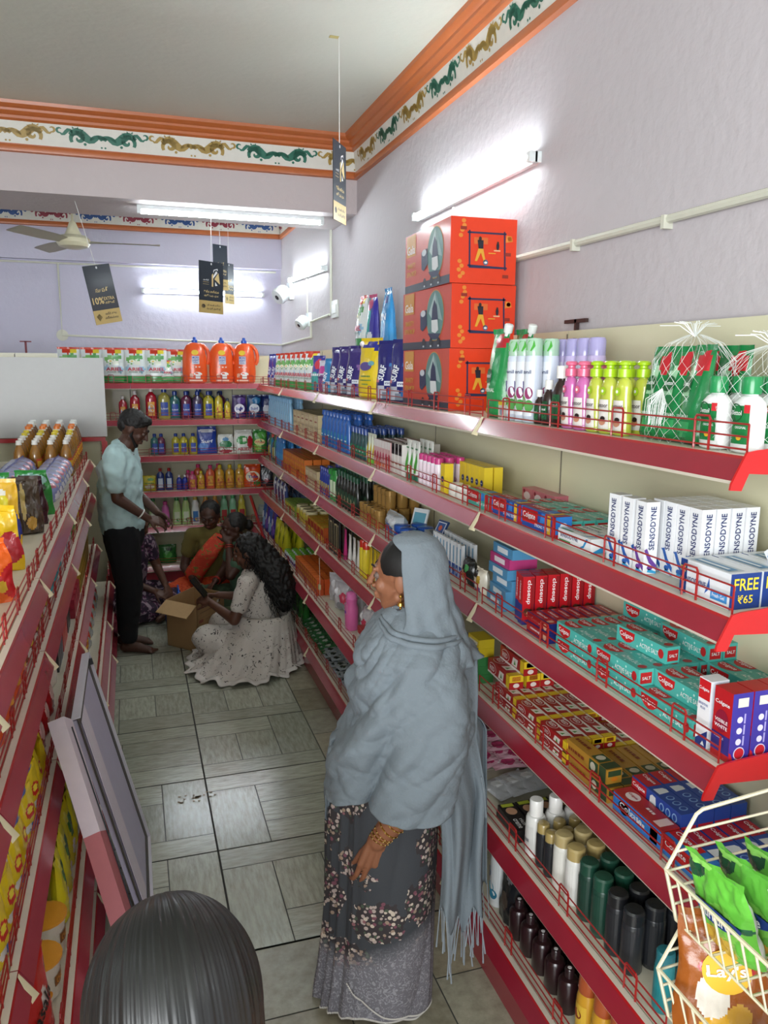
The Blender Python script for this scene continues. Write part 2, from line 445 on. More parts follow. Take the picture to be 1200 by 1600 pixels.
tag(MB().box(XW-.014,XW-.002,5.52,5.69,2.30,2.42,M('#c9ccc4',.4)).box(XW-.019,XW-.014,5.55,5.66,2.33,2.39,M('#dfe2da',.3)).build('switch_plate'), 'pale switch plate at the foot of the vertical conduit', 'switch')
pl = MB().lathe([(0,0),(.05,0),(.05,.006),(0,.01)], cond, 20).build('junction_box'); pl.location = (-.56, YB-.002, 2.215); pl.rotation_euler = (pi/2,0,0)
tag(pl, 'round white junction cover on the back wall at the conduit corner', 'junction box')
def cctv(label, loc, s, aim):
    t = empty('security_camera', loc); tag(t, label, 'camera')
    w = M('#dfe5e6', .3, coat=.4); k = M('#22262a', .2)
    MB().obox((-.004*s,0,-.0), (.012*s,0,0), (0,.05*s,0), (0,0,.05*s), w).build('mount', t)
    a = Vector(aim).normalized(); q = Vector((-.03*s,0,0))
    b = MB(); b.ball(q+a*.03*s, .05*s, w, 16, 10); b.build('housing', t)
    u = a.to_track_quat('Z','Y').to_matrix()
    l = MB(); l.lathe([(.046*s,.045*s),(.050*s,.062*s),(.044*s,.078*s),(.030*s,.080*s)], w, 18); l.lathe([(.03*s,.078*s),(.0,.082*s)], k, 18)
    l.v = [tuple(u @ Vector(v) + q + a*.0) for v in l.v]; l.build('lens', t)
cctv('larger white dome camera beside the far tube light', (XW-.012,7.2,2.62), 1.5, (-.7,-.35,-.5))
cctv('smaller white camera on the conduit above detergent bags', (XW-.012,6.44,2.33), 1.05, (-.75,-.3,-.6))

# ------------------------------------------------------------ ceiling fans
def fan(label, loc, rot, dropz):
    t = empty('ceiling_fan', loc); tag(t, label, 'fan')
    c = M('#cfcaac', .35, coat=.3); bm = M('#a8a28c', .4)
    MB().lathe([(.009,dropz),(.009,.1)], c, 10).build('down_rod', t)
    MB().lathe([(.012,.14),(.022,.13),(.045,.07),(.06,.04),(.02,.035)], c, 20).build('canopy', t)
    MB().lathe([(.02,.045),(.09,.035),(.115,.012),(.117,-.015),(.10,-.04),(.05,-.055),(0,-.058)], c, 28).build('motor_housing', t)
    for k in range(3):
        a = rot+k*2*pi/3; u = Vector((cos(a),sin(a),0)); v = Vector((-sin(a),cos(a),0))
        def P(s_, t_):
            r = .10+.50*s_; w = .035+.035*min(1, s_*3)-.015*max(0, s_-.85)*6
            return u*r + v*((t_-.5)*2*w) + Vector((0,0,.012*(t_-.5)*2 - .004))
        b = MB(); b.grid(P, 12, 4, bm); b.grid(lambda s_, t_: P(s_, 1-t_)-Vector((0,0,.003)), 12, 4, bm); b.build('blade', t)
fan('cream ceiling fan hanging beyond the beam over the back shelves', (-.34,6.3,2.83), radians(-4), ZC-2.83)
fan('ceiling fan before the beam at the left edge of the picture', (-1.12,4.2,3.02), radians(-12), ZC-3.02)

# ------------------------------------------------------------ hanging promotional signs
def hang_sign(label, x, y, ztop, w, h, rz, zstr, face, tilt=0., xs=None):
    t = empty('hanging_sign', (x,y,ztop), rz); t.rotation_euler = (0, tilt, rz); tag(t, label, 'sign')
    navy = card('#1b2530'); gd = card('#b29a5e'); lg = ink('#c9b27a'); wh = ink('#d8dadb'); kd = ink('#20242c')
    th = .003
    b = MB(); b.box(-w/2, w/2, -th/2, th/2, -h, 0, navy); fm = front(th)
    bm = lambda x_, z_, l=1: (-x_, th/2+.0006*l, z_)
    for mp in (fm, bm):
        b.rect(-w/2, w/2, -h, -h*.76, mp, gd)
        b.ell(0, -h*.045, .005, .007, mp, wh)
    if face == 'offer':
        b.text('10%', -w*.22, -h*.60, w*.42, fm, lg, height=h*.12, bold=.02)
        b.text('EXTRA', w*.2, -h*.575, w*.4, fm, lg, height=h*.055)
        b.text('డిస్కౌంట్', w*.2, -h*.645, w*.36, fm, lg, height=h*.04)
        b.text('సూపర్', 0, -h*.42, w*.48, fm, lg, height=h*.075)
        b.poly([(-w*.42,-h*.86),(-w*.3,-h*.82),(-w*.2,-h*.88),(-w*.32,-h*.95)], fm, kd)
        b.text('అన్ని రకాల', w*.14, -h*.83, w*.42, fm, kd, height=h*.045)
        b.text('వస్తువులు', w*.14, -h*.90, w*.5, fm, kd, height=h*.045)
    else:
        for mp in (fm,):
            # K shaped shopping-bag mark
            b.poly([(w*.02,-h*.48),(w*.08,-h*.48),(w*.08,-h*.22),(w*.02,-h*.25)], mp, lg)
            b.poly([(w*.08,-h*.32),(w*.26,-h*.20),(w*.20,-h*.17),(w*.08,-h*.27)], mp, wh)
            b.poly([(w*.13,-h*.33),(w*.36,-h*.42),(w*.30,-h*.20),(w*.24,-h*.24)], mp, lg)
            b.poly([(w*.16,-h*.38),(w*.26,-h*.45),(w*.16,-h*.46)], mp, wh)
            b.poly([(w*.08,-h*.20),(w*.10,-h*.15),(w*.26,-h*.12),(w*.27,-h*.16),(w*.24,-h*.16),(w*.23,-h*.14),(w*.12,-h*.165),(w*.10,-h*.20)], mp, wh)
            b.text('మార్ట్', -w*.22, -h*.36, w*.24, mp, wh, height=h*.03)
            b.rect(-w*.34,-w*.1,-h*.405,-h*.40, mp, lg); b.rect(-w*.34,-w*.1,-h*.445,-h*.44, mp, lg)
            b.text('కొత్త నాణ్యత', 0, -h*.58, w*.62, mp, lg, height=h*.05); b.text('తక్కువ ధర', 0, -h*.66, w*.6, mp, lg, height=h*.05)
            b.ell(-w*.32, -h*.87, w*.08, h*.04, mp, kd); b.text('మీ ఇంటి దగ్గర', w*.1, -h*.84, w*.56, mp, kd, height=h*.04); b.text('సూపర్ మార్కెట్', w*.1, -h*.91, w*.58, mp, kd, height=h*.04)
        bm2 = bm
        b.text('10%', -w*.2, -h*.60, w*.42, bm2, lg, height=h*.12, bold=.02); b.text('EXTRA', w*.2, -h*.575, w*.4, bm2, lg, height=h*.055)
    b.build('card', t)
    s = MB(); s.tube([(0,0,-h*.045),(xs or 0,0,zstr-ztop)], .0016, M('#e4e6e2', .6), 5); s.build('string', t)
hang_sign('black and gold 10% EXTRA sign hanging alone at left', -.165, 5.2, 2.545, .165, .345, radians(20), BZ, 'offer', radians(-11), -.03)
hang_sign('black sign with gold K bag mark, frontmost of three', .520, 5.2, 2.595, .175, .315, radians(26), BZ, 'mark', radians(2))
hang_sign('black sign half hidden behind the K mark sign', .655, 5.9, 2.80, .13, .31, radians(34), ZC, 'offer')
hang_sign('smallest grey sign hanging farthest behind K mark sign', .835, 6.9, 2.80, .13, .33, radians(48), ZC, 'offer')
hang_sign('black and gold sign seen nearly edge on near the beam corner', .937, 3.602, 2.93, .17, .335, radians(90), ZC, 'mark')
tp = MB().box(-.02,.02,-.012,.012,-.002,0,M('#b8a96a',.5)).build('tape_patch'); tp.location = (.914,3.602,ZC-.001); tag(tp, 'scrap of yellow tape on the ceiling holding a sign string', 'tape')
# orbit the near sign so its narrow side meets the eye
for o in C.objects:
    if o.get('label','').startswith('black and gold sign seen'): o.rotation_euler = (0, 0, radians(56))
# ------------------------------------------------------------ shelving
red_p = M('#a8181c', .3, coat=.4, var=.04); lip_m = M('#a03a48', .25, coat=.6, var=.1, scale=14); lip_r = M('#8f1f30', .28, coat=.5, var=.12, scale=14)
lip_w = M('#c78f98', .22, coat=.6, var=.1, scale=14)
board = M('#d8d3bf', .45); panel_m = M('#d6d2b2', .3, coat=.25, var=.03, scale=3); edge_w = M('#ddd5c4', .4); wire_m = M('#9c1f1e', .35, coat=.3)
cream_p = M('#e3d9b5', .4)
SZ = [1.79, 1.475, 1.16, .845, .53, .178]
def xf(base, ax, ay):     # local (u along, v outwards from the back, z) -> world
    return lambda u, v, z: (base[0]+ax[0]*u+ay[0]*v, base[1]+ax[1]*u+ay[1]*v, z)
def shelf_unit(label, base, ax, out, L, levels, deps, ztop, panel_t=.012, endcap=None, strips=None, fence=True, kick=True, tris=True, both=False):
    """base = foot of the back panel, ax = along, out = towards the aisle; deps = depth of every level"""
    t = empty('shelf_unit', (base[0], base[1], 0)); tag(t, label, 'shelf', None)
    F = xf((0,0), ax, out)
    def bx(mb, u0, u1, v0, v1, z0, z1, m):
        vs = [F(u,v,z) for z in (z0,z1) for u, v in ((u0,v0),(u1,v0),(u1,v1),(u0,v1))]
        return mb.add(vs, [(0,3,2,1),(4,5,6,7),(0,1,5,4),(1,2,6,5),(2,3,7,6),(3,0,4,7)], m)
    g = .0015
    m = MB()
    bx(m, g, L-g, 0, panel_t, .05, ztop, panel_m); m.build('back_panel', t)
    m = MB(); bx(m, .002, .008, panel_t, panel_t+.002, .0, ztop-.01, M('#7b7565', .5)); 
    m.build('upright', t)
    for li, (z, d) in enumerate(zip(levels, deps)):
        sb = MB(); bx(sb, g, L-g, panel_t+.002, d-.048, z-.022, z, board); so = sb.build('shelf_board', t)
        lm = strips[li] if strips else lip_m
        # sloping price rail
        q = MB()
        prof = [(d-.044, z+.002), (d-.028, z+.002), (d-.024, z-.003), (d+.001, z-.043), (d-.003, z-.050), (d-.009, z-.043), (d-.042, z-.012)]
        vs = [F(u,v,w) for u in (g, L-g) for v, w in prof]; k = len(prof); fs = []; ms = []
        for i in range(k):
            j = (i+1) % k; fs.append((i, j, k+j, k+i)); ms.append(edge_w if i in (0, 6) else (lm if i == 2 else red_p if i == 1 else edge_w if i == 3 else lm))
        fs += [tuple(reversed(range(k))), tuple(range(k, 2*k))]; ms += [lm, lm]
        q.add(vs, fs, ms); q.build('price_rail', so)
        if tris:
            m = MB(); v0 = d-.028
            vs = [F(L-.026, v0+.003, z+.006), F(L-.014, v0+.003, z+.006), F(L-.042, v0+.030, z-.054), F(L-.002, v0+.030, z-.054), F(L-.020, v0+.042, z-.050)]
            m.add(vs, [(0,2,4),(0,4,1),(1,4,3),(2,3,4),(0,1,3,2)], cream_p); m.build('bracket_tip', so)
        if fence:
            v = d-.044; m = MB(); r = .0027
            for zz in (.012, .036, .060): m.tube([F(.02, v, z+zz), F(L-.02, v, z+zz)], r*.8, wire_m, 5)
            for u in (.02, L-.02): m.tube([F(u, v, z), F(u, v, z+.06)], r*.8, wire_m, 5)
            n = max(2, round(L/.27))
            for i in range(n):
                c = L*(i+.5)/n; a = .022
                m.tube([F(c-a,v,z),F(c-a,v,z+.064),F(c-a+.004,v,z+.070),F(c+a-.004,v,z+.070),F(c+a,v,z+.064),F(c+a,v,z)], r, wire_m, 5)
            m.build('wire_fence', so)
    if kick:
        m = MB(); d = deps[-1]; bx(m, g, L-g, d-.045, d-.03, .0, levels[-1]-.06, lip_r); m.build('kick_plate', t)
    if endcap is not None:      # bright red end brackets on the near end
        for z, d in zip(levels, deps):
            pr = [(.014,z-.05),(.014,z+.03),(d-.045,z+.014),(d-.024,z+.010),(d+.006,z-.048),(d+.008,z-.060),(d-.018,z-.062),(d-.032,z-.030)]
            m = MB(); vs = [F(u,v,w) for u in (-.004, .001) for v, w in pr]; k = len(pr)
            fs = [tuple(reversed(range(k))), tuple(range(k,2*k))]+[(i,(i+1)%k,k+(i+1)%k,k+i) for i in range(k)]
            m.add(vs, fs, M('#c81818', .3, coat=.4)); m.build('end_bracket', t)
    return t
PX = 1.41
YS = [1.175, 2.355, 3.53, 4.715, 5.895, 7.04]
names = ['right shelf unit nearest the camera, full of toothpaste', 'right shelf unit behind the woman in the grey shawl', 'third right shelf unit, with blue shampoo bottles', 'fourth right shelf unit, with purple and white detergent bags', 'right shelf unit farthest away, next to the back corner']
for i in range(5):
    st_ = [lip_m]*6
    if i == 0: st_ = [lip_r]*6
    if i == 1: st_ = [lip_m, M('#b9707e', .25, coat=.6, var=.1, scale=14), lip_r, lip_m, lip_m, lip_m]
    if i == 2: st_ = [lip_w, lip_r, lip_m, lip_m, lip_m, lip_m]
    shelf_unit(names[i], (PX, YS[i]), (0,1), (-1,0), YS[i+1]-YS[i], SZ, [.350]*4+[.425]*2, 2.075, endcap=(0 if i == 0 else None), strips=st_, tris=i < 4)
# back run
for i, (x1, L) in enumerate(((1.405, .505), (.90, .90), (0., .92), (-.92, .92))):
    shelf_unit(['short corner shelf unit joining back and right runs','back wall shelf unit right of the standing man','back wall shelf unit behind the standing man','back wall shelf unit behind the white board'][i],
        (x1, 7.42), (-1,0), (0,-1), L, [z+.012 for z in SZ], [.370]*6, 2.05, strips=[lip_m, lip_m, lip_r, lip_m, lip_m, lip_m], tris=False)
# red unit ends closing the back unit beside the man
# left gondola (its lower level is deeper)
LZ = [1.275, 1.03, .645, .355]; LY = [.68, 1.67, 2.65, 3.87, 5.07, 6.05]
for i in range(5):
    shelf_unit(['left shelf unit beside the photographer','left shelf unit with yellow noodle packets on its second board','left shelf unit with orange noodle bags on top','left shelf unit with dark snack pouches on top','left shelf unit farthest away, with oil bottles on top'][i],
        (-.70, LY[i]), (0,1), (1,0), LY[i+1]-LY[i], LZ+[.13], [.42,.42,.432,.512,.53], 1.32, strips=[lip_w if i in (3,) else lip_m]*5)
# rear half of the same gondola, facing the next aisle
for i in range(2, 5):
    shelf_unit(['rear side of left gondola near the orange bags','rear side of left gondola near the snack pouches','rear side of left gondola near the oil bottles'][i-2],
        (-.705, LY[i]), (0,1), (-1,0), LY[i+1]-LY[i], [1.275,1.03,.66,.355,.13], [.40]*5, 1.315, fence=False)
# white board fixed on the end of another gondola
t = empty('display_gondola', (-.9, 6.32, 0)); tag(t, 'tall gondola end with plain white board beside the standing man', 'shelf')
MB().box(-.75, .715, -.012, .012, 1.42, 2.005, M('#b9bab8', .35, var=.03)).build('white_board', t)
MB().box(-.75, .70, -.02, .02, 1.385, 1.415, red_p).build('red_rail', t)
MB().box(-.75, .66, .0, .012, .02, 1.385, M('#a8a488', .4)).build('beige_panel', t)
MB().box(.672, .712, -.02, .03, .0, 1.385, red_p).build('post', t)
MB().box(-.75, .70, .012, .3, .02, .14, red_p).build('base', t)
# fallen red price rail slanting in the back corner
m = MB(); m.tube([(0,0,0),(.0,-.95,-.30)], .014, red_p, 4); o = m.build('price_rail_strip'); o.location = (.985, 7.0, .80)
tag(o, 'loose red price rail slanting down in the back corner', 'rail')
m = MB(); m.box(-.006,.006,-.006,.006,-.3,.012,M('#3a2420',.5)); m.box(-.006,.006,-.06,.07,0,.012,M('#3a2420',.5)); o = m.build('shelf_hook'); o.location = (1.415, 2.335, 2.10)
tag(o, 'dark metal hook rising at the panel joint above the shelves', 'hook')
m = MB(); m.box(-.045,.045,-.006,.006,.09,.10,M('#7a2430',.5)); m.box(-.008,.008,-.006,.006,0,.10,M('#7a2430',.5)); o = m.build('shelf_post_top'); o.location = (-.83, 7.40, 2.05)
tag(o, 'dark red T shaped post end above the white board', 'post')
# ------------------------------------------------------------ product builders (local: x along the shelf, -y to the aisle, z up)
WHT = '#e9e9e6'
def P(name):                       # an item root
    return empty(name)
def carton(name, w, d, h, base, deco=None, **faces):
    b = MB(); b.box(-w/2, w/2, -d/2, d/2, 0, h, card(base), **{k: card(v) for k, v in faces.items()})
    if deco: deco(b, front(d), topm(h), rightm(w), leftm(w))
    o = b.build(name); return o
def lab(t, r, w, z0, z1, col, deco=None, sx=1, sy=1, n=8, name='label', rfn=None):
    b = MB(); mp = cylm(r, .0008, sx, sy)
    for i in range(n):
        a = -w/2+w*i/n; c = a+w/n; b.poly([(a,z0),(c,z0),(c,z1),(a,z1)], mp, card(col), 1)
    if deco: deco(b, mp)
    return b.build(name, t)
def bottle(name, prof, col, cap, capcol, label=None, sx=1, sy=1, mat=None, seg=18, capmat=None):
    t = P(name); MB().lathe(prof, mat or plastic(col), seg, sx=sx, sy=sy).build('body', t)
    MB().lathe(cap, capmat or plastic(capcol), seg).build('cap', t)
    if label: label(t)
    return t
def pouch_fn(w, h, t, lean=0., taper=.12, seed=0, bot=.3, wr=.004):
    """front surface y of a standing or lying soft pack as function of u,v in -1..1 / 0..1"""
    def th(u, v):
        e = max(0, 1-abs(u)**2.6)**.6
        pv = (min(1, v/.10+bot))*(max(0, 1-v)**.55)*1.25 if bot < 1 else (4*v*(1-v))**.42
        return t/2*e*min(1, pv)
    def hw(v): return w/2*(1-taper*v*v-.04*sin(v*9+seed))
    def S(sgn):
        def f(u, v):
            uu = u*2-1 if sgn < 0 else 1-u*2
            n_ = noise.noise(Vector((uu*2.3+seed*3.1, v*4.1, seed+sgn)))*wr + noise.noise(Vector((uu*6+seed, v*9, seed*2+sgn)))*wr*.5
            y = sgn*(th(uu, v)) + (n_*sgn if abs(uu) < .97 else 0)*(1 if .03 < v < .97 else 0)
            return (uu*hw(v), y+lean*v*v, v*h)
        return f
    return S, th, hw
def pouch(name, w, h, t, cf, deco=None, spout=None, seed=0, taper=.12, lean=0., bot=.3, wr=.004, nu=14, nv=18, back=None, top=None):
    S_, th, hw = pouch_fn(w, h, t, lean, taper, seed, bot, wr)
    root = P(name) if spout else None
    b = MB(); g = lambda f: f
    b.grid(S_(-1), nu, nv, None, lambda u, v: foil(cf(u*2-1, v)))
    b.grid(S_(1), nu, nv, None, lambda u, v: foil(back if back else cf(1-u*2, v)))
    # crimped top seal
    n = 12; a = hw(1)
    vs = []; fs = []
    for i in range(n+1):
        x = -a+2*a*i/n; yy = lean+.0015*sin(i*2.2+seed); vs += [(x, yy, h-.001), (x*1.02, yy+.003*sin(i*1.3+seed), h+h*.06)]
    for i in range(n): fs.append((2*i, 2*i+2, 2*i+3, 2*i+1))
    b.add(vs, fs, foil(top or cf(0, .99)))
    def mp(x, z, l=1):
        v = min(.99, max(.01, z/h)); u = max(-.98, min(.98, x/max(.01, hw(v))))
        return (x, -th(u, v)+lean*v*v-.0035-.0006*l, z)
    if deco: deco(b, mp)
    o = b.build('pack' if spout else name, root, sharp=50)
    if spout:
        q = MB().lathe([(.009,0),(.009,.012),(.014,.012),(.015,.035),(.012,.038),(0,.039)], plastic(spout[0]), 12).build('spout', root)
        q.location = (spout[1], lean*.9, spout[2]); q.rotation_euler = (0, spout[3], 0)
        return root
    return o
# mosaics of a few colours
def stripes(cols): return lambda u, v: cols[min(len(cols)-1, int(v*len(cols)))]
def blot(bg, spots):
    """spots: (u,v,ru,rv,colour)"""
    def f(u, v):
        for su, sv, ru, rv, c in reversed(spots):
            if ((u-su)/ru)**2+((v-sv)/rv)**2 < 1: return c
        return bg
    return f
def colgate(b, mp, x0, x1, y0, y1, rot=0, word='Colgate', c='#c4161c'):
    w, h = x1-x0, y1-y0
    b.poly([(x0,y1-h*.02),(x1,y1-h*.02),(x1-w*.03,y0+h*.45),(x0+w*.75,y0+h*.12),(x0+w*.5,y0),(x0+w*.25,y0+h*.12),(x0+w*.03,y0+h*.45)] if not rot else [(x0,y0),(x1,y0),(x1,y1),(x0,y1)], mp, ink(c), 1)
    b.text(word, x0+w*.5, y0+h*.57, w*.84, mp, ink('#f2f2f2'), height=h*.5)
# ---- oral care
def mk_colgate_teal():
    def deco(b, f, t, r, l):
        for mp, H in ((f, .042), (t, .0)):
            y0, y1 = (.004, .038) if mp is f else (-.019, .019)
            colgate(b, mp, -.085, -.022, y0+.002, y1)
            b.text('ACTIVE SALT', .035, (y0+y1)/2-.002, .07, mp, ink('#f0f4f2'), height=.012)
            b.ell(.078, (y0+y1)/2, .010, .012, mp, ink('#b82024'))
            for k in range(4): b.ell(-.01+k*.018, y0+.006+(k % 2)*.022, .003, .003, mp, ink('#bfe9e0'))
        b.rect(-.016,.016,.006,.034, r, ink('#b82024')); b.text('SALT', 0, .02, .024, r, ink('#e8f2f0'), height=.008)
    return carton('toothpaste_carton', .19, .042, .042, '#4fb6ab', deco)
def mk_colgate_big(base='#1d4fa8', w=.2, h=.062, d=.052, sub='STRONG TEETH', c2='#e8b820'):
    def deco(b, f, t, r, l):
        for mp in (f, t):
            y0, y1 = (.004, h-.002) if mp is f else (-d/2+.002, d/2-.002)
            b.rect(-w/2, -w/2+w*.48, y0+(y1-y0)*.25, y1, mp, ink('#c4161c')); 
            b.text('Colgate', -w*.27, y0+(y1-y0)*.62, w*.38, mp, ink('#f4f4f4'), height=(y1-y0)*.42)
            b.text(sub, w*.12, y0+(y1-y0)*.25, w*.42, mp, ink('#eef2f8'), height=(y1-y0)*.16)
            b.rect(w*.26, w*.36, y0, y1, mp, ink(c2)); b.poly([(w*.04,y0+(y1-y0)*.45),(w*.2,y0+(y1-y0)*.5),(w*.2,y1),(w*.1,y1)], mp, ink('#3c86d8'))
            b.poly([(w*.38,y0),(w*.5,y0),(w*.5,y1),(w*.42,y1)], mp, ink('#c4161c'))
        b.ell(0, h/2, d*.26, h*.22, r, ink('#e6eef6')); b.rect(-d/2, d/2, 0, h*.18, r, ink('#c4161c'))
    return carton('toothpaste_carton', w, d, h, base, deco, right='#2f78c6', top=base)
def mk_colgate_blue():
    def deco(b, f, t, r, l):
        for mp in (f, t):
            y0, y1 = (.003, .037) if mp is f else (-.021, .021)
            b.rect(-.095, -.035, y0, y1, mp, ink('#b81f2c')); b.text('Colgate', -.064, (y0+y1)/2+.004, .05, mp, ink('#f2f2f2'), height=.013)
            b.poly([(-.022,y0+.006),(.004,y0+.006),(.001,y1-.006),(-.012,y1-.004),(-.02,y1-.01)], mp, ink('#dfe4e6'))
            for k in range(3): b.ell(.025+k*.024, (y0+y1)/2, .009, .011, mp, ink('#8fb4e0')); b.ell(.025+k*.024, (y0+y1)/2, .006, .008, mp, ink('#24499a'), 2)
        b.rect(-.021, .021, 0, .008, r, ink('#b81f2c'))
    return carton('toothpaste_carton', .19, .046, .040, '#23489c', deco)
def mk_colgate_red():
    def deco(b, f, t, r, l):
        for mp in (f, t):
            y0, y1 = (.004, .05) if mp is f else (-.024, .024)
            b.ell(-.05, (y0+y1)/2, .022, .017, mp, ink('#e9dcd8')); b.text('Colgate', -.05, (y0+y1)/2, .034, mp, ink('#b41c22'), height=.010, rot=0)
            b.rect(.055,.082, y0+.004, y1-.004, mp, ink('#e9c9c4'))
            b.text('~', .02, (y0+y1)/2, .03, mp, ink('#f0dcd8'), height=.014)
        b.rect(-.095,.095,.004,.05, f, ink('#2f78c6')); b.text('Colgate', -.02, .03, .09, f, ink('#e8eef6'), height=.02)
    return carton('toothpaste_carton', .19, .05, .054, '#b02a2c', deco)
def mk_visible_white():
    def deco(b, f, t, r, l):
        w, d, h = .052, .05, .15
        b.text('Colgate', 0, h*.80, w*.78, f, ink('#f4f4f4'), height=h*.07)
        b.ell(0, h*.55, w*.36, h*.16, f, ink('#8a1230')); b.text('VISIBLE', 0, h*.55, w*.7, f, ink('#f4e8ea'), height=h*.05, ); b.text('WHITE', 0, h*.47, w*.7, f, ink('#f4e8ea'), height=h*.05)
        b.rect(-w/2, w/2, h*.1, h*.36, f, ink('#322a7c')); b.text('PURPLE', -w*.05, h*.31, w*.5, f, ink('#dcd8f0'), height=h*.03)
        for k in range(3): b.ell(-.004, h*(.62-.16*k), .007, .007, r, ink('#d8d4ee')); b.rect(.006,.010,h*(.56-.16*k),h*(.70-.16*k), r, ink('#a9a2da'))
        b.ell(0, h*.13, .014, .014, r, ink('#d8d4ee')); b.ell(0, h*.13, .012, .012, r, ink('#c0202c'), 2)
        b.rect(-.012,.014,h*.80,h*.93, r, ink('#e3dccb'))
        b.poly([(-.025,0),(-.012,0),(-.02,.02),(-.025,.024)], r, ink('#c0202c'))
    return carton('toothpaste_carton', .052, .05, .15, '#b5141c', deco, right='#3b3296', left='#3b3296')
def mk_sensitive():
    def deco(b, f, t, r, l):
        b.rect(-.017,.017,.105,.148, f, ink('#c4161c')); b.text('Colgate', 0, .128, .030, f, ink('#f4f4f4'), height=.009)
        b.text('SENSITIVE', 0, .095, .028, f, ink('#4a5a9a'), height=.005); b.text('PLUS', 0, .086, .014, f, ink('#4a5a9a'), height=.005)
        b.poly([(-.017,0),(.017,0),(.017,.04),(-.017,.012)], f, ink('#22357e')); b.poly([(.0,.004),(.012,.004),(.006,.014)], f, ink('#f0f0f0'), 2)
    return carton('toothpaste_carton', .036, .045, .15, '#ececee', deco)
def mk_sensodyne(up=True, acc='#2b5fae', free=False):
    w, d, h = (.040, .036, .172) if up else (.165, .042, .038)
    def deco(b, f, t, r, l):
        navy = ink('#232f66'); A = ink(acc); B = ink('#38a3d8')
        if up:
            for mp, ww in ((f, w), (r, d)):
                b.text('SENSODYNE', 0, h*.64, h*.60, mp, navy, height=ww*.42, rot=pi/2)
                b.poly([(-ww/2,h*.34),(-ww*.1,h*.16),(ww/2,h*.05),(ww/2,h*.12),(ww*.05,h*.22),(-ww*.3,h*.36)], mp, A)
                b.poly([(-ww*.2,h*.03),(ww/2,h*.0),(ww/2,h*.03),(-ww*.1,h*.08)], mp, B)
                b.ell(0, h*.09, ww*.22, ww*.16, mp, A)
        else:
            for mp in (f, t):
                y0, y1 = (0, h) if mp is f else (-d/2, d/2); k = y1-y0
                b.text('SENSODYNE', -w*.14, y0+k*.62, w*.55, mp, navy, height=k*.30)
                b.poly([(w*.16,y0+k*.1),(w*.3,y0+k*.2),(w*.42,y1-k*.1),(w*.36,y1-k*.1),(w*.28,y0+k*.36)], mp, A)
                b.rect(-w*.46, -w*.1, y0+k*.08, y0+k*.26, mp, ink('#3f8f4a'))
            b.poly([(-d/2,0),(d/2,0),(d/2,h*.5)], r, A)
    return carton('toothpaste_carton', w, d, h, '#eceef0', deco)
def mk_sensodyne_free():
    w, d, h = .15, .075, .074
    def deco(b, f, t, r, l):
        b.text('SENSODYNE', -w*.2, h*.45, w*.5, f, ink('#2a3a80'), height=h*.16)
        b.poly([(w*.02,h*.2),(w*.12,h*.4),(w*.10,h*.7),(w*.06,h*.45)], f, ink('#2b5fae'))
        b.rect(w*.14,w*.46,h*.14,h*.42, f, ink('#3d8fd0')); b.text('Fresh Gel', w*.3, h*.28, w*.24, f, ink('#eef4f8'), height=h*.11)
        b.rect(-w*.40,w*.40,-d*.40,d*.12, t, ink('#b9c6cc')); b.rect(-w*.34,w*.36,-d*.34,-d*.02, t, ink('#4a86b0'), 2); b.rect(-w*.3,w*.3,-d*.28,-d*.16, t, ink('#dfe8ec'), 3)
        b.rect(-d/2,d/2,0,h, r, ink('#173a80')); b.text('FREE', 0, h*.70, d*.8, r, ink('#f0d23c'), height=h*.34); b.text('₹65', 0, h*.28, d*.5, r, ink('#f0d23c'), height=h*.24)
        b.rect(-w/2,-w*.36,0,h, f, ink('#173a80')); b.text('FREE', -w*.43, h*.72, w*.11, f, ink('#f0d23c'), height=h*.16); b.text('₹65', -w*.43, h*.4, w*.09, f, ink('#f0d23c'), height=h*.14)
    return carton('toothpaste_gift_box', w, d, h, '#e6ebef', deco)
def mk_closeup(up=True):
    if up:
        w, d, h = .038, .036, .155
        def deco(b, f, t, r, l):
            b.text('closeup', 0, h*.68, h*.5, f, ink('#f4f0f0'), height=w*.45, rot=-pi/2)
            b.ell(-.004, h*.26, w*.30, h*.085, f, ink('#5a2f20')); b.ell(.003, h*.22, w*.26, h*.07, f, ink('#c98e6c'), 2); b.ell(.006, h*.29, w*.18, h*.04, f, ink('#3a1c16'), 3)
            b.rect(-w/2,w/2,0,h*.10, f, ink('#23286e')); b.rect(w*.2,w/2,h*.12,h*.97, f, ink('#8f1018'))
            for mp in (r, l): b.rect(-d/2,d/2,0,h*.42, mp, ink('#2a3486')); b.text('closeup', 0, h*.7, h*.4, mp, ink('#f4f0f0'), height=w*.34, rot=-pi/2)
        return carton('toothpaste_carton', w, d, h, '#c01420', deco)
    def deco(b, f, t, r, l):
        for mp in (f, t):
            y0, y1 = (0, .03) if mp is f else (-.017, .017); k = y1-y0
            b.text('closeup', -.01, y0+k*.6, .06, mp, ink('#f4f0f0'), height=k*.36); b.rect(-.065,.065,y0,y0+k*.16, mp, ink('#23286e')); b.ell(.045, y0+k*.5, .010, k*.34, mp, ink('#d8a488'))
    return carton('toothpaste_carton', .13, .034, .030, '#a9131c', deco, right='#23286e')
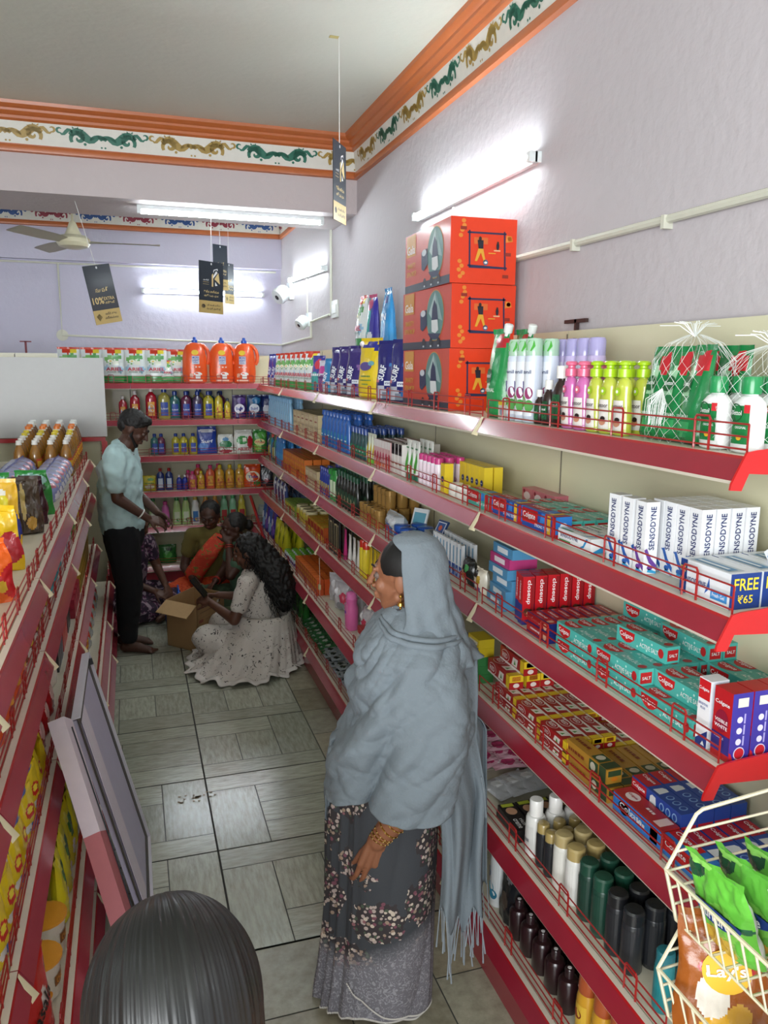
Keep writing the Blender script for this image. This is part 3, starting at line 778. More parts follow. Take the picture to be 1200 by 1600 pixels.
def mk_red(big=False):
    w, d, h = (.175, .05, .048) if big else (.15, .038, .034)
    def deco(b, f, t, r, l):
        for mp in (f, t):
            y0, y1 = (0, h) if mp is f else (-d/2, d/2); k = y1-y0
            b.rect(-w/2, w/2, y0+k*.80 if mp is t else y0, y1 if mp is t else y0+k*.14, mp, ink('#e8e2da'))
            b.ell(-w*.27, y0+k*.5, w*.17, k*.4, mp, ink('#e8e2da')); b.ell(-w*.27, y0+k*.5, w*.16, k*.36, mp, ink('#a0161c'), 2)
            b.text('RED', -w*.27, y0+k*.5, w*.22, mp, ink('#f6f2ee'), height=k*.34)
            b.poly([(w*.0,y0+k*.2),(w*.22,y0+k*.2),(w*.26,y0+k*.8),(w*.06,y0+k*.8)], mp, ink('#ece6dc')); b.poly([(w*.1,y0+k*.3),(w*.18,y0+k*.35),(w*.14,y0+k*.7)], mp, ink('#4f8f3c'), 2)
            b.rect(w*.36, w*.5, y0, y1, mp, ink('#e4c224'))
        b.rect(-d/2, d/2, h*.5, h, r, ink('#e4c224')); b.rect(-d*.3, d*.3, h*.58, h*.9, r, ink('#a83018')); b.ell(0, h*.26, d*.22, h*.16, r, ink('#e8d8d0'))
    return carton('toothpaste_carton', w, d, h, '#a51a1e', deco)
def mk_brown():
    def deco(b, f, t, r, l):
        for mp in (f, t):
            y0, y1 = (0, .040) if mp is f else (-.023, .023); k = y1-y0
            b.text('~', -.045, y0+k*.5, .075, mp, ink('#7a2f18'), height=k*.4)
            b.rect(.015,.055,y0+k*.1,y1-k*.1, mp, ink('#2f4a2c')); b.ell(.033, y0+k*.5, .012, k*.3, mp, ink('#c9c3ae'), 2); b.rect(.06,.09,y0,y1, mp, ink('#31452a'))
        b.rect(-.02,.02,.02,.036, r, ink('#31452a')); b.ell(0,.012,.010,.006, r, ink('#c8741c'))
    return carton('toothpaste_carton', .19, .046, .040, '#b0802c', deco)
# ---- pourable products
def mk_dettol_white():
    sx, sy = 1, .62
    def L(t):
        def d(b, mp):
            b.rect(-.022,.022,.018,.092, mp, ink('#0f7a3c'), 2, 6); b.ell(-.012,.078,.020,.018, mp, ink('#0b5a2e'), 3); b.text('Dettol', -.010,.078,.030, mp, ink('#f0f4f0'), height=.009)
            b.rect(.010,.022,.078,.094, mp, ink('#c4202a'), 4, 2); b.text('ORIGINAL', .004,.05,.026, mp, ink('#e8f2ea'), height=.005); b.ell(.002,.030,.006,.005, mp, ink('#e6b12a'), 3)
        lab(t, .0375, .05, .016, .096, '#e4e8e4', d, sx, sy)
    return bottle('handwash_bottle', [(.030,0),(.036,.003),(.0372,.02),(.0372,.085),(.034,.098),(.024,.108),(.0165,.112),(.0165,.116)], '#eef0ee', [(.0185,.114),(.019,.118),(.019,.142),(.0175,.147),(.010,.149),(0,.149)], '#158a4a', L, sx, sy)
def mk_santoor(c, liq):
    def L(t):
        def d(b, mp):
            b.ell(0,.106,.010,.010, mp, ink(c)); b.ell(0,.106,.004,.004, mp, ink('#f4f4ee'), 2)
            b.text('santoor', 0,.070,.036, mp, ink('#4a3a40'), height=.009); b.ell(.004,.030,.010,.009, mp, ink('#c58a6c'), 3); b.ell(.006,.038,.007,.006, mp, ink('#2c1c1a'), 4)
        b = MB(); mp = cylm(.0275, .0012, 1, .7)
        for k in range(6):
            a, e = -.024+.008*k, -.016+.008*k; b.poly([(a,.012),(e,.012),(e*.8,.085),(a*.8,.085)], mp, card('#e6e2dc'), 1)
        d(b, mp); b.build('label', t)
    t = bottle('handwash_bottle', [(.024,0),(.028,.004),(.0275,.05),(.0225,.10),(.024,.118),(.020,.132),(.013,.138),(.013,.142)], liq, [(.014,.139),(.017,.141),(.017,.160),(.010,.163),(.010,.168),(.016,.170),(.017,.176),(.012,.180),(0,.180)], c, L, 1, .7, mat=M(liq, .12, alpha=.88, coat=.8, var=.03))
    return t
def mk_antiseptic(k):
    def L(t):
        def d(b, mp): b.ell(0,.052*k,.018*k,.026*k, mp, ink('#0f7a3c'), 2); b.text('Dettol', 0,.056*k,.028*k, mp, ink('#f0f4f0'), height=.009*k)
        lab(t, .0285*k, .042*k, .02*k, .085*k, '#114f2c', d, 1, .75)
    return bottle('antiseptic_bottle', [(.026*k,0),(.0285*k,.004*k),(.0285*k,.09*k),(.024*k,.108*k),(.012*k,.122*k),(.012*k,.128*k)], '#2a1410', [(.0145*k,.127*k),(.0145*k,.158*k),(.013*k,.160*k),(0,.160*k)], '#ecebe6', L, 1, .75)
def mk_spray(body, cap, band, h=.25, r=.026, word=None, wc='#3a4a78', leaf=None, capal=None, name='spray_can', flower=None):
    def L(t):
        def d(b, mp):
            if word: b.text(word, 0, h*.60, r*1.7, mp, ink(wc), height=r*.42)
            if flower:
                for q, (a, z, c) in enumerate(flower): b.ell(a*r, z*h, r*.5, h*.07, mp, ink(c), 2+q)
        lab(t, r, r*2.1, h*.08, h*.72, band, d)
        if leaf:
            b = MB(); mp = cylm(r*.95, .001); b.poly([(r*.0,h*.85),(r*.7,h*.84),(r*1.15,h*.90),(r*1.0,h*.96),(r*.4,h*.965),(-r*.05,h*.91)], mp, ink('#4cae3c')); b.build('leaf_emblem', t)
    return bottle(name, [(r*.9,0),(r,.004),(r,h*.76),(r*.93,h*.79)], body, [(r*.95,h*.79),(r*.95,h*.96),(r*.8,h*.99),(0,h)], cap, L, capmat=(M(cap, .15, alpha=capal, coat=.6, var=0) if capal else None))
def mk_cleaner(body, cap, labc, h=.26, r=.042, sy=.6, word=None, wc='#f2f2f2', al=.9, spot=None, neck=.35):
    def L(t):
        def d(b, mp):
            if spot: b.ell(0, h*.35, r*.55, h*.12, mp, ink(spot), 2)
            if word: b.text(word, 0, h*.35, r*1.1, mp, ink(wc), height=h*.055)
        lab(t, r, r*1.25, h*.12, h*.55, labc, d, 1, sy)
    return bottle('cleaner_bottle', [(r*.9,0),(r,.005),(r,h*.62),(r*.9,h*.74),(r*neck,h*.84),(r*neck,h*.87)], body, [(r*neck*1.25,h*.86),(r*neck*1.25,h*.98),(r*neck,h),(0,h)], cap, L, 1, sy, mat=M(body, .15, alpha=al, coat=.6, var=.04))
def mk_softener(body, cap, labc, h=.24, r=.036, word=None, wc='#2a3a80'):
    def L(t):
        def d(b, mp):
            if word: b.text(word, 0, h*.32, r*1.2, mp, ink(wc), height=h*.06)
            b.ell(r*.2, h*.18, r*.4, h*.06, mp, ink(cap), 2)
        lab(t, r, r*1.3, h*.08, h*.46, labc, d, 1, .62)
    return bottle('shampoo_bottle', [(r*.85,0),(r,.006),(r*1.0,h*.45),(r*.78,h*.62),(r*.86,h*.72),(r*.5,h*.84),(r*.42,h*.87)], body, [(r*.5,h*.86),(r*.5,h*.97),(r*.4,h),(0,h)], cap, L, 1, .62)
def mk_jug():
    t = P('detergent_jug'); o = '#e2541c'
    w, d, h = .105, .075, .36
    b = MB()
    b.lathe([(.085,0),(.098,.006),(.104,.03),(.108,.10),(.104,.17),(.103,.22),(.094,.28),(.070,.325),(.045,.345),(.026,.352)], plastic(o), 28, sx=1.0, sy=.66, cx=-.005)
    b.build('body', t)
    MB().tube([(.030,0,.335),(.075,0,.325),(.108,0,.29),(.120,0,.24),(.116,0,.19),(.100,0,.165)], .017, plastic(o), 10).build('handle', t)
    c = MB().lathe([(.026,.350),(.026,.372),(.020,.376),(.015,.385),(.012,.398),(0,.400)], plastic('#1f4fb0'), 18).build('cap', t)
    lb = MB(); mp = cylm(.1075, .0016, 1, .66)
    lb.ell(-.005,.265,.030,.022, lambda x,z,l: (cylm(.099,.001,1,.66)(x,z,l)), ink('#e8c41e'), 2)
    lb.rect(-.032,.030,.165,.235, mp, ink('#c8ccd8'), 1, 6); lb.text('MORE', 0,.222,.052, mp, ink('#2a3fa0'), height=.018); lb.text('LIGHT', 0,.198,.055, mp, ink('#2a3fa0'), height=.018); lb.text('~', 0,.178,.04, mp, ink('#2a3fa0'), height=.008)
    for k in range(3): lb.rect(-.035+.028*k,-.02+.028*k,.135,.145, mp, ink('#f0d8cc'), 1, 2)
    lb.poly([(-.005,.04),(.035,.04),(.038,.075),(.05,.07),(.052,.085),(.03,.097),(.0,.097),(-.02,.085),(-.016,.072),(-.006,.075)], mp, ink('#eceae6'))
    lb.rect(-.055,-.025,.05,.085, mp, ink('#e9b8a0'), 1, 3); lb.rect(-.06,.055,.018,.03, mp, ink('#f0cbb8'), 1, 8)
    lb.build('label', t)
    return t
def mk_oil(cap, liq='#a8741c', ring='#e9e6dc'):
    t = P('oil_bottle')
    MB().lathe([(.036,0),(.041,.005),(.041,.05),(.038,.055),(.041,.06),(.041,.14),(.037,.17),(.028,.20),(.016,.222),(.015,.232)], M(liq, .08, alpha=.82, coat=1., var=.05), 18).build('body', t)
    b = MB(); b.lathe([(.020,.226),(.020,.236),(.018,.236)], plastic(ring), 14); b.lathe([(.018,.236),(.018,.252),(.015,.256),(0,.256)], plastic(cap), 14); b.build('cap', t)
    lab(t, .0412, .11, .065, .13, '#b8402a', lambda b, mp: (b.rect(-.05,.05,.075,.115, mp, ink('#e2b42c'), 2, 8), b.ell(0,.096,.018,.014, mp, ink('#c02a22'), 3)))
    return t
def mk_jar(body, cap, h=.10, r=.04, labc=None):
    return bottle('jar', [(r*.92,0),(r,.004),(r,h*.78),(r*.86,h*.84)], body, [(r*.94,h*.82),(r*.94,h*.98),(r*.9,h),(0,h)], cap, (lambda t: lab(t, r, r*1.8, h*.15, h*.7, labc)) if labc else None)
def mk_tube(body, cap, h=.15, w=.05, acc=None, word=None, wc='#3a7a3a'):
    t = P('cosmetic_tube'); b = MB()
    def f(u, v):
        a = u*2*pi; k = v; rx = w*.30*(1-k)+w*.5*k; ry = w*.30*(1-k)+.0015*k
        return (rx*cos(a), ry*sin(a), .028+v*(h-.028))
    b.grid(f, 16, 8, plastic(body), wrapu=True)
    b.grid(lambda u, v: ((u*2-1)*w*.5, -.0015 if v < 2 else 0, h-.012+v*.012), 4, 1, plastic(body))
    mp = lambda x, z, l=1: (x, -(w*.30*(1-(z-.028)/(h-.028))*sqrt(max(0,1-(x/(w*.5))**2))+.0022+.0008*l), z)
    if acc: b.poly([(-w*.22,.035),(w*.22,.035),(w*.30,h*.5),(w*.1,h*.72),(-w*.28,h*.42)], mp, ink(acc))
    if word: b.text(word, 0, h*.8, w*.6, mp, ink(wc), height=h*.07)
    b.build('body', t); MB().lathe([(w*.27,0),(w*.28,.026),(w*.2,.028)], plastic(cap), 14).build('cap', t)
    return t
# ---- soft packs
SURF = '#2b2a86'
def ariel(seed=0, w=.17, h=.25, name='detergent_pouch', spout=None):
    cf = blot('#dfe6e4', [(0,.10,1.3,.14,'#3f9a4e'),(-.35,.70,.5,.12,'#79b862'),(.15,.62,.35,.09,'#e9eedc'),(.3,.78,.4,.09,'#57a457'),(-.1,.93,.55,.07,'#c83a24'),(.4,.95,.3,.06,'#e6cf3a'),(.5,.40,.3,.10,'#9cc3dd'),(-.6,.45,.25,.08,'#a8c9dc')])
    def d(b, mp):
        b.text('ARIEL', 0, h*.42, w*.72, mp, ink('#c8283a'), height=h*.10, bold=.02); b.text('POWER GEL', 0, h*.33, w*.6, mp, ink('#2e6b44'), height=h*.04)
        b.ell(-w*.15, h*.66, w*.13, h*.05, mp, ink('#f2f4e6')); b.ell(-w*.15, h*.66, w*.05, h*.02, mp, ink('#e8c93a'), 3)
    return pouch(name, w, h, .085, cf, d, spout, seed=seed)
def surf(bg='#262878', sw='#6a3f8e', seed=0, w=.16, h=.27, word='SURF', sp='#e4e4ec', wc='#e8ecf2'):
    cf = blot(bg, [(.5,.35,.55,.30,sw),(.15,.42,.42,.25,bg),(-.3,.16,.5,.12,'#b9c0cc'),(.1,.10,.3,.06,'#7a8694'),(-.65,.36,.22,.05,'#c46a72')])
    def d(b, mp):
        b.text(word, -w*.10, h*.50, h*.26, mp, ink(wc), height=w*.26, rot=radians(78), bold=.03)
        b.rect(w*.02,w*.30,h*.28,h*.36, mp, ink('#dfe6ee')); b.text('₹99', w*.16, h*.32, w*.2, mp, ink('#2a3070'), height=h*.035)
    return pouch('detergent_pouch', w, h, .09, cf, d, (sp, w*.38, h*.90, radians(50)) if sp else None, seed=seed)
def pack(name, w, h, t, cf, word=None, wc='#f0f0f0', wz=.5, ww=.7, seed=0, oval=None, bot=1., wr=.004, rot=0, taper=.02, sub=None, hh=.12, nu=20, nv=24, back=None):
    def d(b, mp):
        if oval: b.ell(0, h*wz, w*oval[1]*.5, h*oval[2]*.5, mp, ink(oval[0]))
        if word: b.text(word, 0, h*wz, w*ww, mp, ink(wc), height=h*hh, rot=rot, bold=.02)
        if sub: b.text(sub[0], 0, h*sub[2], w*.5, mp, ink(sub[1]), height=h*.05)
    return pouch(name, w, h, t, cf, d if (word or oval) else None, None, seed=seed, bot=bot, wr=wr, taper=taper, nu=nu, nv=nv, back=back)
# ============================================================ goods on the right-hand shelves
FX = 1.122; FX2 = 1.048
z1, z2, z3, z4, z5, z6 = [z+.0008 for z in SZ]
def lat(p, desc, cat, group, y0, n, pitch, d, z, nd=1, dp=0, fx=FX, **k):
    lattice(p, desc, cat, group, RIGHT, y0, n, pitch, fx+d/2, nd, dp, z, **k)
# ---- top shelf
lat(mk_dettol_white(), 'white handwash bottle with green cap', 'bottle', 'white handwash bottles under netting', 1.245, 2, .088, .05, z1, nd=3, dp=.056, jit=.002, rj=.06)
GD = lambda s: pouch('refill_pouch', .10, .20, .05, blot('#0f7a3e', [(.35,.86,.5,.12,'#b8222c'),(-.3,.65,.35,.18,'#9fd2a8'),(.0,.16,.4,.08,'#2f9a56')]), lambda b, mp: (b.ell(-.015,.125,.020,.018,mp,ink('#0a5a2c')), b.text('Dettol',-.015,.126,.030,mp,ink('#eef4ee'),height=.009), b.text('ORIGINAL',0,.055,.05,mp,ink('#dfeee2'),height=.008)), seed=s)
g = GD(1)
for i, (y, x, rz, rx, lb) in enumerate([(1.425,1.16,-.15,-.10,'netted green refill pouch with red corner beside white bottles'),(1.495,1.165,.1,-.14,'netted green refill pouch between two others on top shelf'),(1.565,1.17,.05,-.12,'netted green refill pouch next to the lime bottles'),
        (1.44,1.27,.1,-.05,'rear green pouch behind the netted pouches, nearer the camera'),(1.52,1.27,-.1,-.05,'rear green pouch behind the netted pouches, farther one'),(1.25,1.33,0,0,'green pouch behind the white handwash bottles, nearest camera'),(1.34,1.33,.1,0,'green pouch behind the white handwash bottles, farther one')]):
    put(g, (x, y, z1+.002), RIGHT+rz, lb, 'pouch', 'green refill pouches', rx=rx)
# plastic netting round pouches and bottles
net_m = M('#e9eeea', .35, coat=.5, var=0)
def net_bag(lb, c, rx, ry, h, tuft):
    m = MB(); n = 22
    def pt(a, v):
        r = (1 - .10*v - .75*max(0, v-.86)/.14)
        return Vector((rx*r*cos(a)+.003*sin(9*a+v*11), ry*r*sin(a)+.003*cos(7*a+v*9), h*v*(1 if v < .86 else 1+.1)))
    for k in range(n):
        for s_ in (-1, 1): m.tube([pt(2*pi*k/n+s_*v/12*1.9, v/12) for v in range(13)], .00036, net_m, 3)
    for k in range(16):
        a = R.uniform(-.9, .9); p = Vector((0, 0, h*1.08)); q = p+Vector((.05*sin(a*2), .05*R.uniform(-1,1)+.02, .035*cos(a)))
        m.tube([p, (p+q)/2+Vector((0,R.uniform(-.01,.01),.012)), q], .0009, net_m, 3)
    if tuft:
        for k in range(40):
            a = R.uniform(-1, 1); p = Vector((-rx, 0, h*.55)); q = p+Vector((-.012-R.random()*.012, a*.03, -.055-R.random()*.035))
            m.tube([p, (p+q)/2+Vector((-.006, a*.02, .005)), q], .0006, net_m, 3)
    o = m.build('net_bag'); o.location = c; tag(o, lb, 'net bag')
net_bag('white plastic netting with frayed end around the green pouches', (1.205,1.49,z1), .076, .118, .215, True)
net_bag('white plastic netting tied over the white handwash bottles', (1.235,1.285,z1), .118, .098, .19, False)
lat(mk_santoor('#a8cf1c', '#c6cf4a'), 'lime handwash bottle with yellow-green cap', 'bottle', 'lime handwash bottles', 1.655, 3, .060, .04, z1, nd=2, dp=.055, jit=.003, rj=.1)
lat(mk_santoor('#e06a8c', '#d672b8'), 'pink handwash bottle with pink pump cap', 'bottle', 'pink handwash bottles', 1.835, 2, .062, .04, z1, nd=2, dp=.055, jit=.002, rj=.1)
ab = mk_antiseptic(1.0)
put(ab, (1.150,1.960,z1), RIGHT, 'tallest dark antiseptic bottle with white cap', 'bottle', None, s=1.05)
put(ab, (1.145,2.020,z1), RIGHT, 'middle-sized dark antiseptic bottle with white cap', 'bottle', None, s=.80)
put(ab, (1.142,2.068,z1), RIGHT, 'smallest dark antiseptic bottle beside air freshener cans', 'bottle', None, s=.62)
od = mk_spray('#cfd8e6', '#b9e0c4', '#dfe4ea', .25, .0262, 'odonil', '#2a3a6a', leaf='#3f9a3a', capal=.75, flower=[(.6,.35,'#8c2a5e'),(-.2,.25,'#6aa83a'),(.7,.2,'#4f9a46'),(-.7,.42,'#b6a6dc')])
lat(od, 'air freshener can with green cap', 'spray can', 'air freshener cans on the top shelf', 2.125, 3, .056, .054, z1, nd=2, dp=.056)
od2 = mk_spray('#c6b8e2', '#b4aee0', '#ddd8ea', .25, .0262, 'odonil', '#2a3a6a', leaf=None, capal=.8, flower=[(.3,.3,'#8f8fd8'),(-.5,.2,'#7a9ae0'),(.6,.45,'#c3b0e8')])
lat(od2, 'air freshener can with lilac cap', 'spray can', 'lilac air freshener cans', 1.975, 4, .062, .054, z1, nd=1, fx=FX+.118)
ds = pouch('refill_pouch', .13, .27, .07, blot('#1a8c46', [(.2,.9,.8,.08,'#b8222c'),(-.5,.72,.45,.22,'#9fcf9f'),(-.5,.45,.4,.12,'#cfe2cc'),(-.6,.08,.3,.05,'#e2a82a')]), lambda b, mp: (b.ell(-.02,.135,.026,.024,mp,ink('#0a5a2c')), b.text('Dettol',-.02,.136,.040,mp,ink('#eef4ee'),height=.012), b.text('ORIGINAL',-.005,.09,.075,mp,ink('#dfeee2'),height=.012)), ('#e8ece8', .040, .262, radians(20)), seed=5)
put(ds, (1.158,2.365,z1), RIGHT, 'tall green liquid soap pouch with white spout', 'pouch', None)
put(ds, (1.235,2.350,z1), RIGHT, 'green soap pouch standing behind the tall spouted one', 'pouch', None, rx=0)
put(carton('soap_box', .045, .03, .055, '#d9d4c6', lambda b,f,t,r,l: (b.rect(-.0225,.0225,.044,.055,f,ink('#d9c22a')), b.ell(0,.024,.012,.012,f,ink('#8a96a8')))), (1.142,2.285,z1), RIGHT, 'small cream box with yellow top beside green pouch', 'box')
# orange mop cartons
def mop_box():
    w, d, h = .52, .262, .232
    o1, o2, nv, te, yl = '#c6452e', '#dc3a12', ink('#262c4e'), ink('#5d8480'), ink('#d9a032')
    b = MB(); b.box(-w/2, w/2, -d/2, d/2, 0, h, card(o1), right=card(o2), top=card('#b83a20'), left=card(o2))
    f, r = front(d), rightm(w)
    b.rect(-w/2, w/2, 0, h*.13, f, ink('#363a48'))
    b.rect(-w*.46, -w*.24, h*.62, h*.98, f, ink('#c9903a'), 2); b.text('Gala', -w*.35, h*.73, w*.19, f, ink('#f0e8e4'), height=h*.15, bold=.02)
    b.text('SMARTY', -w*.34, h*.46, w*.20, f, ink('#d2a63c'), height=h*.09); b.text('SPIN MOP', -w*.335, h*.32, w*.23, f, ink('#d2a63c'), height=h*.09)
    cx, cy = w*.20, h*.54
    b.ell(cx, cy, w*.175, h*.42, f, ink('#c98a34'), 1, 32); b.ell(cx, cy, w*.168, h*.405, f, te, 2, 32)
    b.poly([(cx-w*.12,cy+h*.05),(cx,cy+h*.38),(cx+w*.03,cy+h*.2),(cx-w*.02,cy-h*.1)], f, ink('#a9bdbb'), 3); b.poly([(cx+w*.02,cy+h*.36),(cx+w*.15,cy-h*.1),(cx+w*.06,cy-h*.05)], f, ink('#8fa8a8'), 3)
    b.poly([(cx-w*.05,cy+h*.12),(cx-w*.01,cy+h*.26),(cx+w*.04,cy+h*.14),(cx+w*.07,cy-h*.08),(cx-w*.06,cy-h*.08)], f, nv, 4)
    b.poly([(cx-w*.06,cy-h*.07),(cx+w*.06,cy-h*.07),(cx+w*.08,cy-h*.24),(cx+w*.02,cy-h*.29),(cx-w*.05,cy-h*.26)], f, ink('#d6dada'), 5)
    b.poly([(cx-w*.14,cy-h*.28),(cx+w*.12,cy-h*.30),(cx+w*.06,cy-h*.385),(cx-w*.07,cy-h*.38)], f, nv, 3)
    b.poly([(-w*.10,h*.62),(w*.03,h*.66),(w*.05,h*.40),(-w*.04,h*.30),(-w*.09,h*.34)], f, nv, 4); b.ell(-w*.035,h*.60,w*.05,h*.055, f, ink('#c8cdd2'), 5)
    for k in range(3): b.ell(-w*.02+w*.15*k, h*.10, w*.035, h*.08, f, ink('#20242e'), 3); b.rect(-w*.035+w*.15*k,-w*.005+w*.15*k,h*.03,h*.06, f, ink('#c9ccd0'), 4)
    # end panel: framed room scene
    D = d/2
    fr = [(-D*.42,h*.27),(D*.66,h*.25),(D*.62,h*.77),(-D*.44,h*.77)]
    for (x0,y0),(x1,y1) in zip(fr, fr[1:]+fr[:1]):
        dx, dy = x1-x0, y1-y0; L = math.hypot(dx,dy); nx, ny = -dy/L*.0032, dx/L*.0032; ex, ey = dx/L*.008, dy/L*.008
        b.poly([(x0-ex+nx,y0-ey+ny),(x0-ex-nx,y0-ey-ny),(x1+ex-nx,y1+ey-ny),(x1+ex+nx,y1+ey+ny)], r, nv, 2)
    b.rect(-D*.40,D*.66,h*.235,h*.265, r, nv, 3)
    b.rect(-D*.30,D*.12,h*.60,h*.70, r, ink('#d4662c'), 2)
    b.ell(-D*.12,h*.68,.006,.008, r, ink('#3a2620'), 4); b.poly([(-D*.20,h*.66),(-D*.02,h*.66),(-D*.02,h*.53),(-D*.16,h*.53)], r, ink('#221f2c'), 4)
    b.poly([(-D*.17,h*.53),(-D*.02,h*.53),(D*.06,h*.34),(D*.0,h*.34),(-D*.09,h*.47),(-D*.20,h*.34),(-D*.27,h*.34)], r, yl, 4)
    b.ell(D*.06,h*.325,.010,.010, r, ink('#4a6484'), 4); b.ell(D*.06,h*.322,.006,.004, r, ink('#e0e0da'), 5)
    b.ell(D*.42,h*.58,.006,.014, r, ink('#221f2c'), 4); b.ell(D*.42,h*.63,.004,.005, r, ink('#3a2620'), 5); b.rect(D*.30,D*.50,h*.50,h*.52, r, ink('#e0b48a'), 5); b.rect(D*.14,D*.36,h*.46,h*.475, r, yl, 4)
    for px_, py_ in ((-.62,.94),(-.6,.87),(-.66,.80),(-.7,.72),(-.72,.33),(-.66,.26),(-.74,.2),(-.62,.15),(-.7,.1),(.78,.70)):
        b.ell(D*px_, h*py_, .009, .008, r, ink('#d9822e'), 2, 7)
    b.poly([(D*.66,h*.64),(D*.88,h*.66),(D*.84,h*.74),(D*.68,h*.75)], r, ink('#d9822e'), 2)
    for px_, py_ in ((-.62,.83),(.74,.46),(.68,.12)): b.rect(D*px_-.012, D*px_+.012, h*py_-.006, h*py_+.006, r, ink('#8e2c1c'), 3)
    return b.build('mop_carton')
mb_ = mop_box()
for i, (lb, dy, rz) in enumerate((('orange mop carton, lowest of the stack of three', 0, 0), ('orange mop carton in the middle of the stack', -.004, .012), ('orange mop carton on top of the stack of three', -.012, -.02))):
    put(mb_, (1.268-.002*i, 3.015+dy, z1+i*.2335), RIGHT+rz, lb, 'box', 'orange mop cartons')
def topb(p, y, lb, dx=.062, rz=.45, g='liquid detergent pouches on the top shelf', s=None, z=z1, rx=0): put(p, (FX+dx, y, z), RIGHT+rz, lb, 'pouch', g, rx=rx, s=s)
sf = surf('#22246e', '#2f6fae', 3)
topb(sf, 3.40, 'dark blue detergent pouch right beside the orange cartons'); topb(sf, 3.60, 'dark blue detergent pouch beside the yellow pouch', rz=.55)
yp = pouch('detergent_pouch', .18, .29, .09, blot('#e0c41c', [(.1,.93,.8,.05,'#2a2f86'),(.6,.88,.25,.07,'#2a2f86')]), lambda b, mp: (b.ell(-.01,.165,.045,.022,mp,ink('#5a4a8c')), b.ell(.03,.18,.02,.012,mp,ink('#6fa8b4')), b.text('~', .0,.115,.07,mp,ink('#2a7a4a'),height=.012), b.text('~',0,.095,.08,mp,ink('#2a7a4a'),height=.010), b.text('~',0,.075,.05,mp,ink('#2a7a4a'),height=.010)), ('#e8e4ec', -.05, .26, radians(-50)), seed=9)
topb(yp, 3.90, 'bright yellow liquid detergent pouch with spout')
sp2 = surf('#34286e', '#7a5a96', 7, .16, .26, 'SURF', None)
for y, l in ((4.17,'purple detergent pouch next to the yellow pouch'),(4.36,'purple detergent pouch, second from the yellow pouch'),(4.54,'purple detergent pouch, third from the yellow pouch')): topb(sp2, y, l, rz=.5+R.uniform(-.1,.1))
bs = surf('#2c7fb8', '#3fa0c8', 8, .13, .20, 'RIN', None)
topb(bs, 4.76, 'small light blue detergent pouch beside purple ones')
pb = pack('detergent_pouch', .11, .19, .07, blot('#c9c6d2',[(.2,.3,.8,.3,'#7a4a86'),(-.2,.75,.6,.14,'#b8408a')]), '~', '#3a2a6a', bot=.3, seed=12)
topb(pb, 4.93, 'small pink and lilac pouch on the top shelf')
tp_ = pack('detergent_pouch', .13, .22, .08, blot('#3a3490',[(-.2,.3,.7,.3,'#1f9a96'),(.3,.8,.6,.15,'#c8384a')]), '~', '#e8eef0', bot=.3, seed=13, ww=.8)
topb(tp_, 5.09, 'teal and violet pouch beside the white detergent pouches')
ar = [ariel(s) for s in (1, 2)]
for i in range(7): topb(ar[i % 2], 5.28+i*.185, 'white and green detergent pouch, %s on right top shelf' % (['nearest','second','third','fourth','fifth','sixth','farthest'][i]), g='white and green detergent pouches on right top shelf', rz=.45+R.uniform(-.15,.15))
sb = surf('#2a2f96', '#3f6fc0', 15, .15, .25, 'SURF', '#2f9ad8', '#dfe6f6')
topb(sb, 6.60, 'blue violet pouch with light blue cap, nearer corner', rz=.5); topb(sb, 6.78, 'blue violet pouch with light blue cap, in the corner', rz=.5)
# rear row and the packs lying on top of it
for i in range(5): put(ar[i % 2], (1.335, 4.12+i*.19, z1), RIGHT+R.uniform(-.1,.1), 'rear row detergent pouch, %s, behind the purple pouches' % ORDL[i], 'pouch', 'rear row pouches on the top shelf')
put(ariel(21, .17, .30), (1.345, 4.62, z1+.262), RIGHT, 'big white green pouch leaning on wall above the row', 'pouch', None, rx=-.02)
put(pack('detergent_pouch', .15, .29, .06, blot('#2a9a98',[(.6,.6,.5,.6,'#34309a'),(-.2,.88,.6,.12,'#b83a6a'),(.1,.25,.4,.1,'#dfe8ee')]), None, bot=.4, seed=22, taper=.3), (1.345, 4.41, z1+.262), RIGHT+.15, 'teal and purple pouch leaning on the wall', 'pouch')
put(pack('detergent_pouch', .18, .30, .07, blot('#2f8cc8',[(-.4,.35,.4,.3,'#7cc0e6'),(.2,.85,.3,.08,'#2a4a8c'),(-.3,.6,.3,.12,'#3fa8dc')]), 'RIN', '#eaf2f8', wz=.55, ww=.5, bot=.4, seed=23, taper=.35), (1.345, 4.13, z1+.262), RIGHT, 'light blue pouch leaning on the wall, nearest of three', 'pouch')

# ---- second shelf
lat(mk_sensodyne_free(), 'white toothpaste gift box with FREE end panel', 'box', 'toothpaste gift boxes with window', 1.300, 1, .18, .075, z2, nd=3, dp=.080)
sdu = mk_sensodyne(True); sdp = mk_sensodyne(True, '#6a3f96')
lat(sdu, 'upright white toothpaste carton', 'carton', 'upright white toothpaste cartons', 1.412, 4, .0435, .036, z2, nd=4, dp=.040, fx=FX+.060, rj=.02)
put(sdp, (1.143,1.530,z2), RIGHT, 'upright toothpaste carton with purple wave, near group of three', 'carton')
for i, y in enumerate((1.585, 1.64)): put(sdu, (1.150,y,z2), RIGHT+.06, 'upright white toothpaste carton %s the purple waved one' % ('just beyond','farther beyond'), 'carton') if False else put(sdu, (1.143,y,z2), RIGHT+.06, ('upright white toothpaste carton just beyond purple waved one','outermost upright white toothpaste carton on its shelf')[i], 'carton')
for i, (x, dz) in enumerate(((1.30, 0), (1.348, 0))):
    o = put(sdu, (x, 1.300, z2+.0745), RIGHT, ('white toothpaste carton leaning over gift boxes, front one','white toothpaste carton leaning over gift boxes, rear one')[i], 'carton')
    o.rotation_euler = (0, radians(52), RIGHT)
sdf = mk_sensodyne(False, '#2b8fc8')
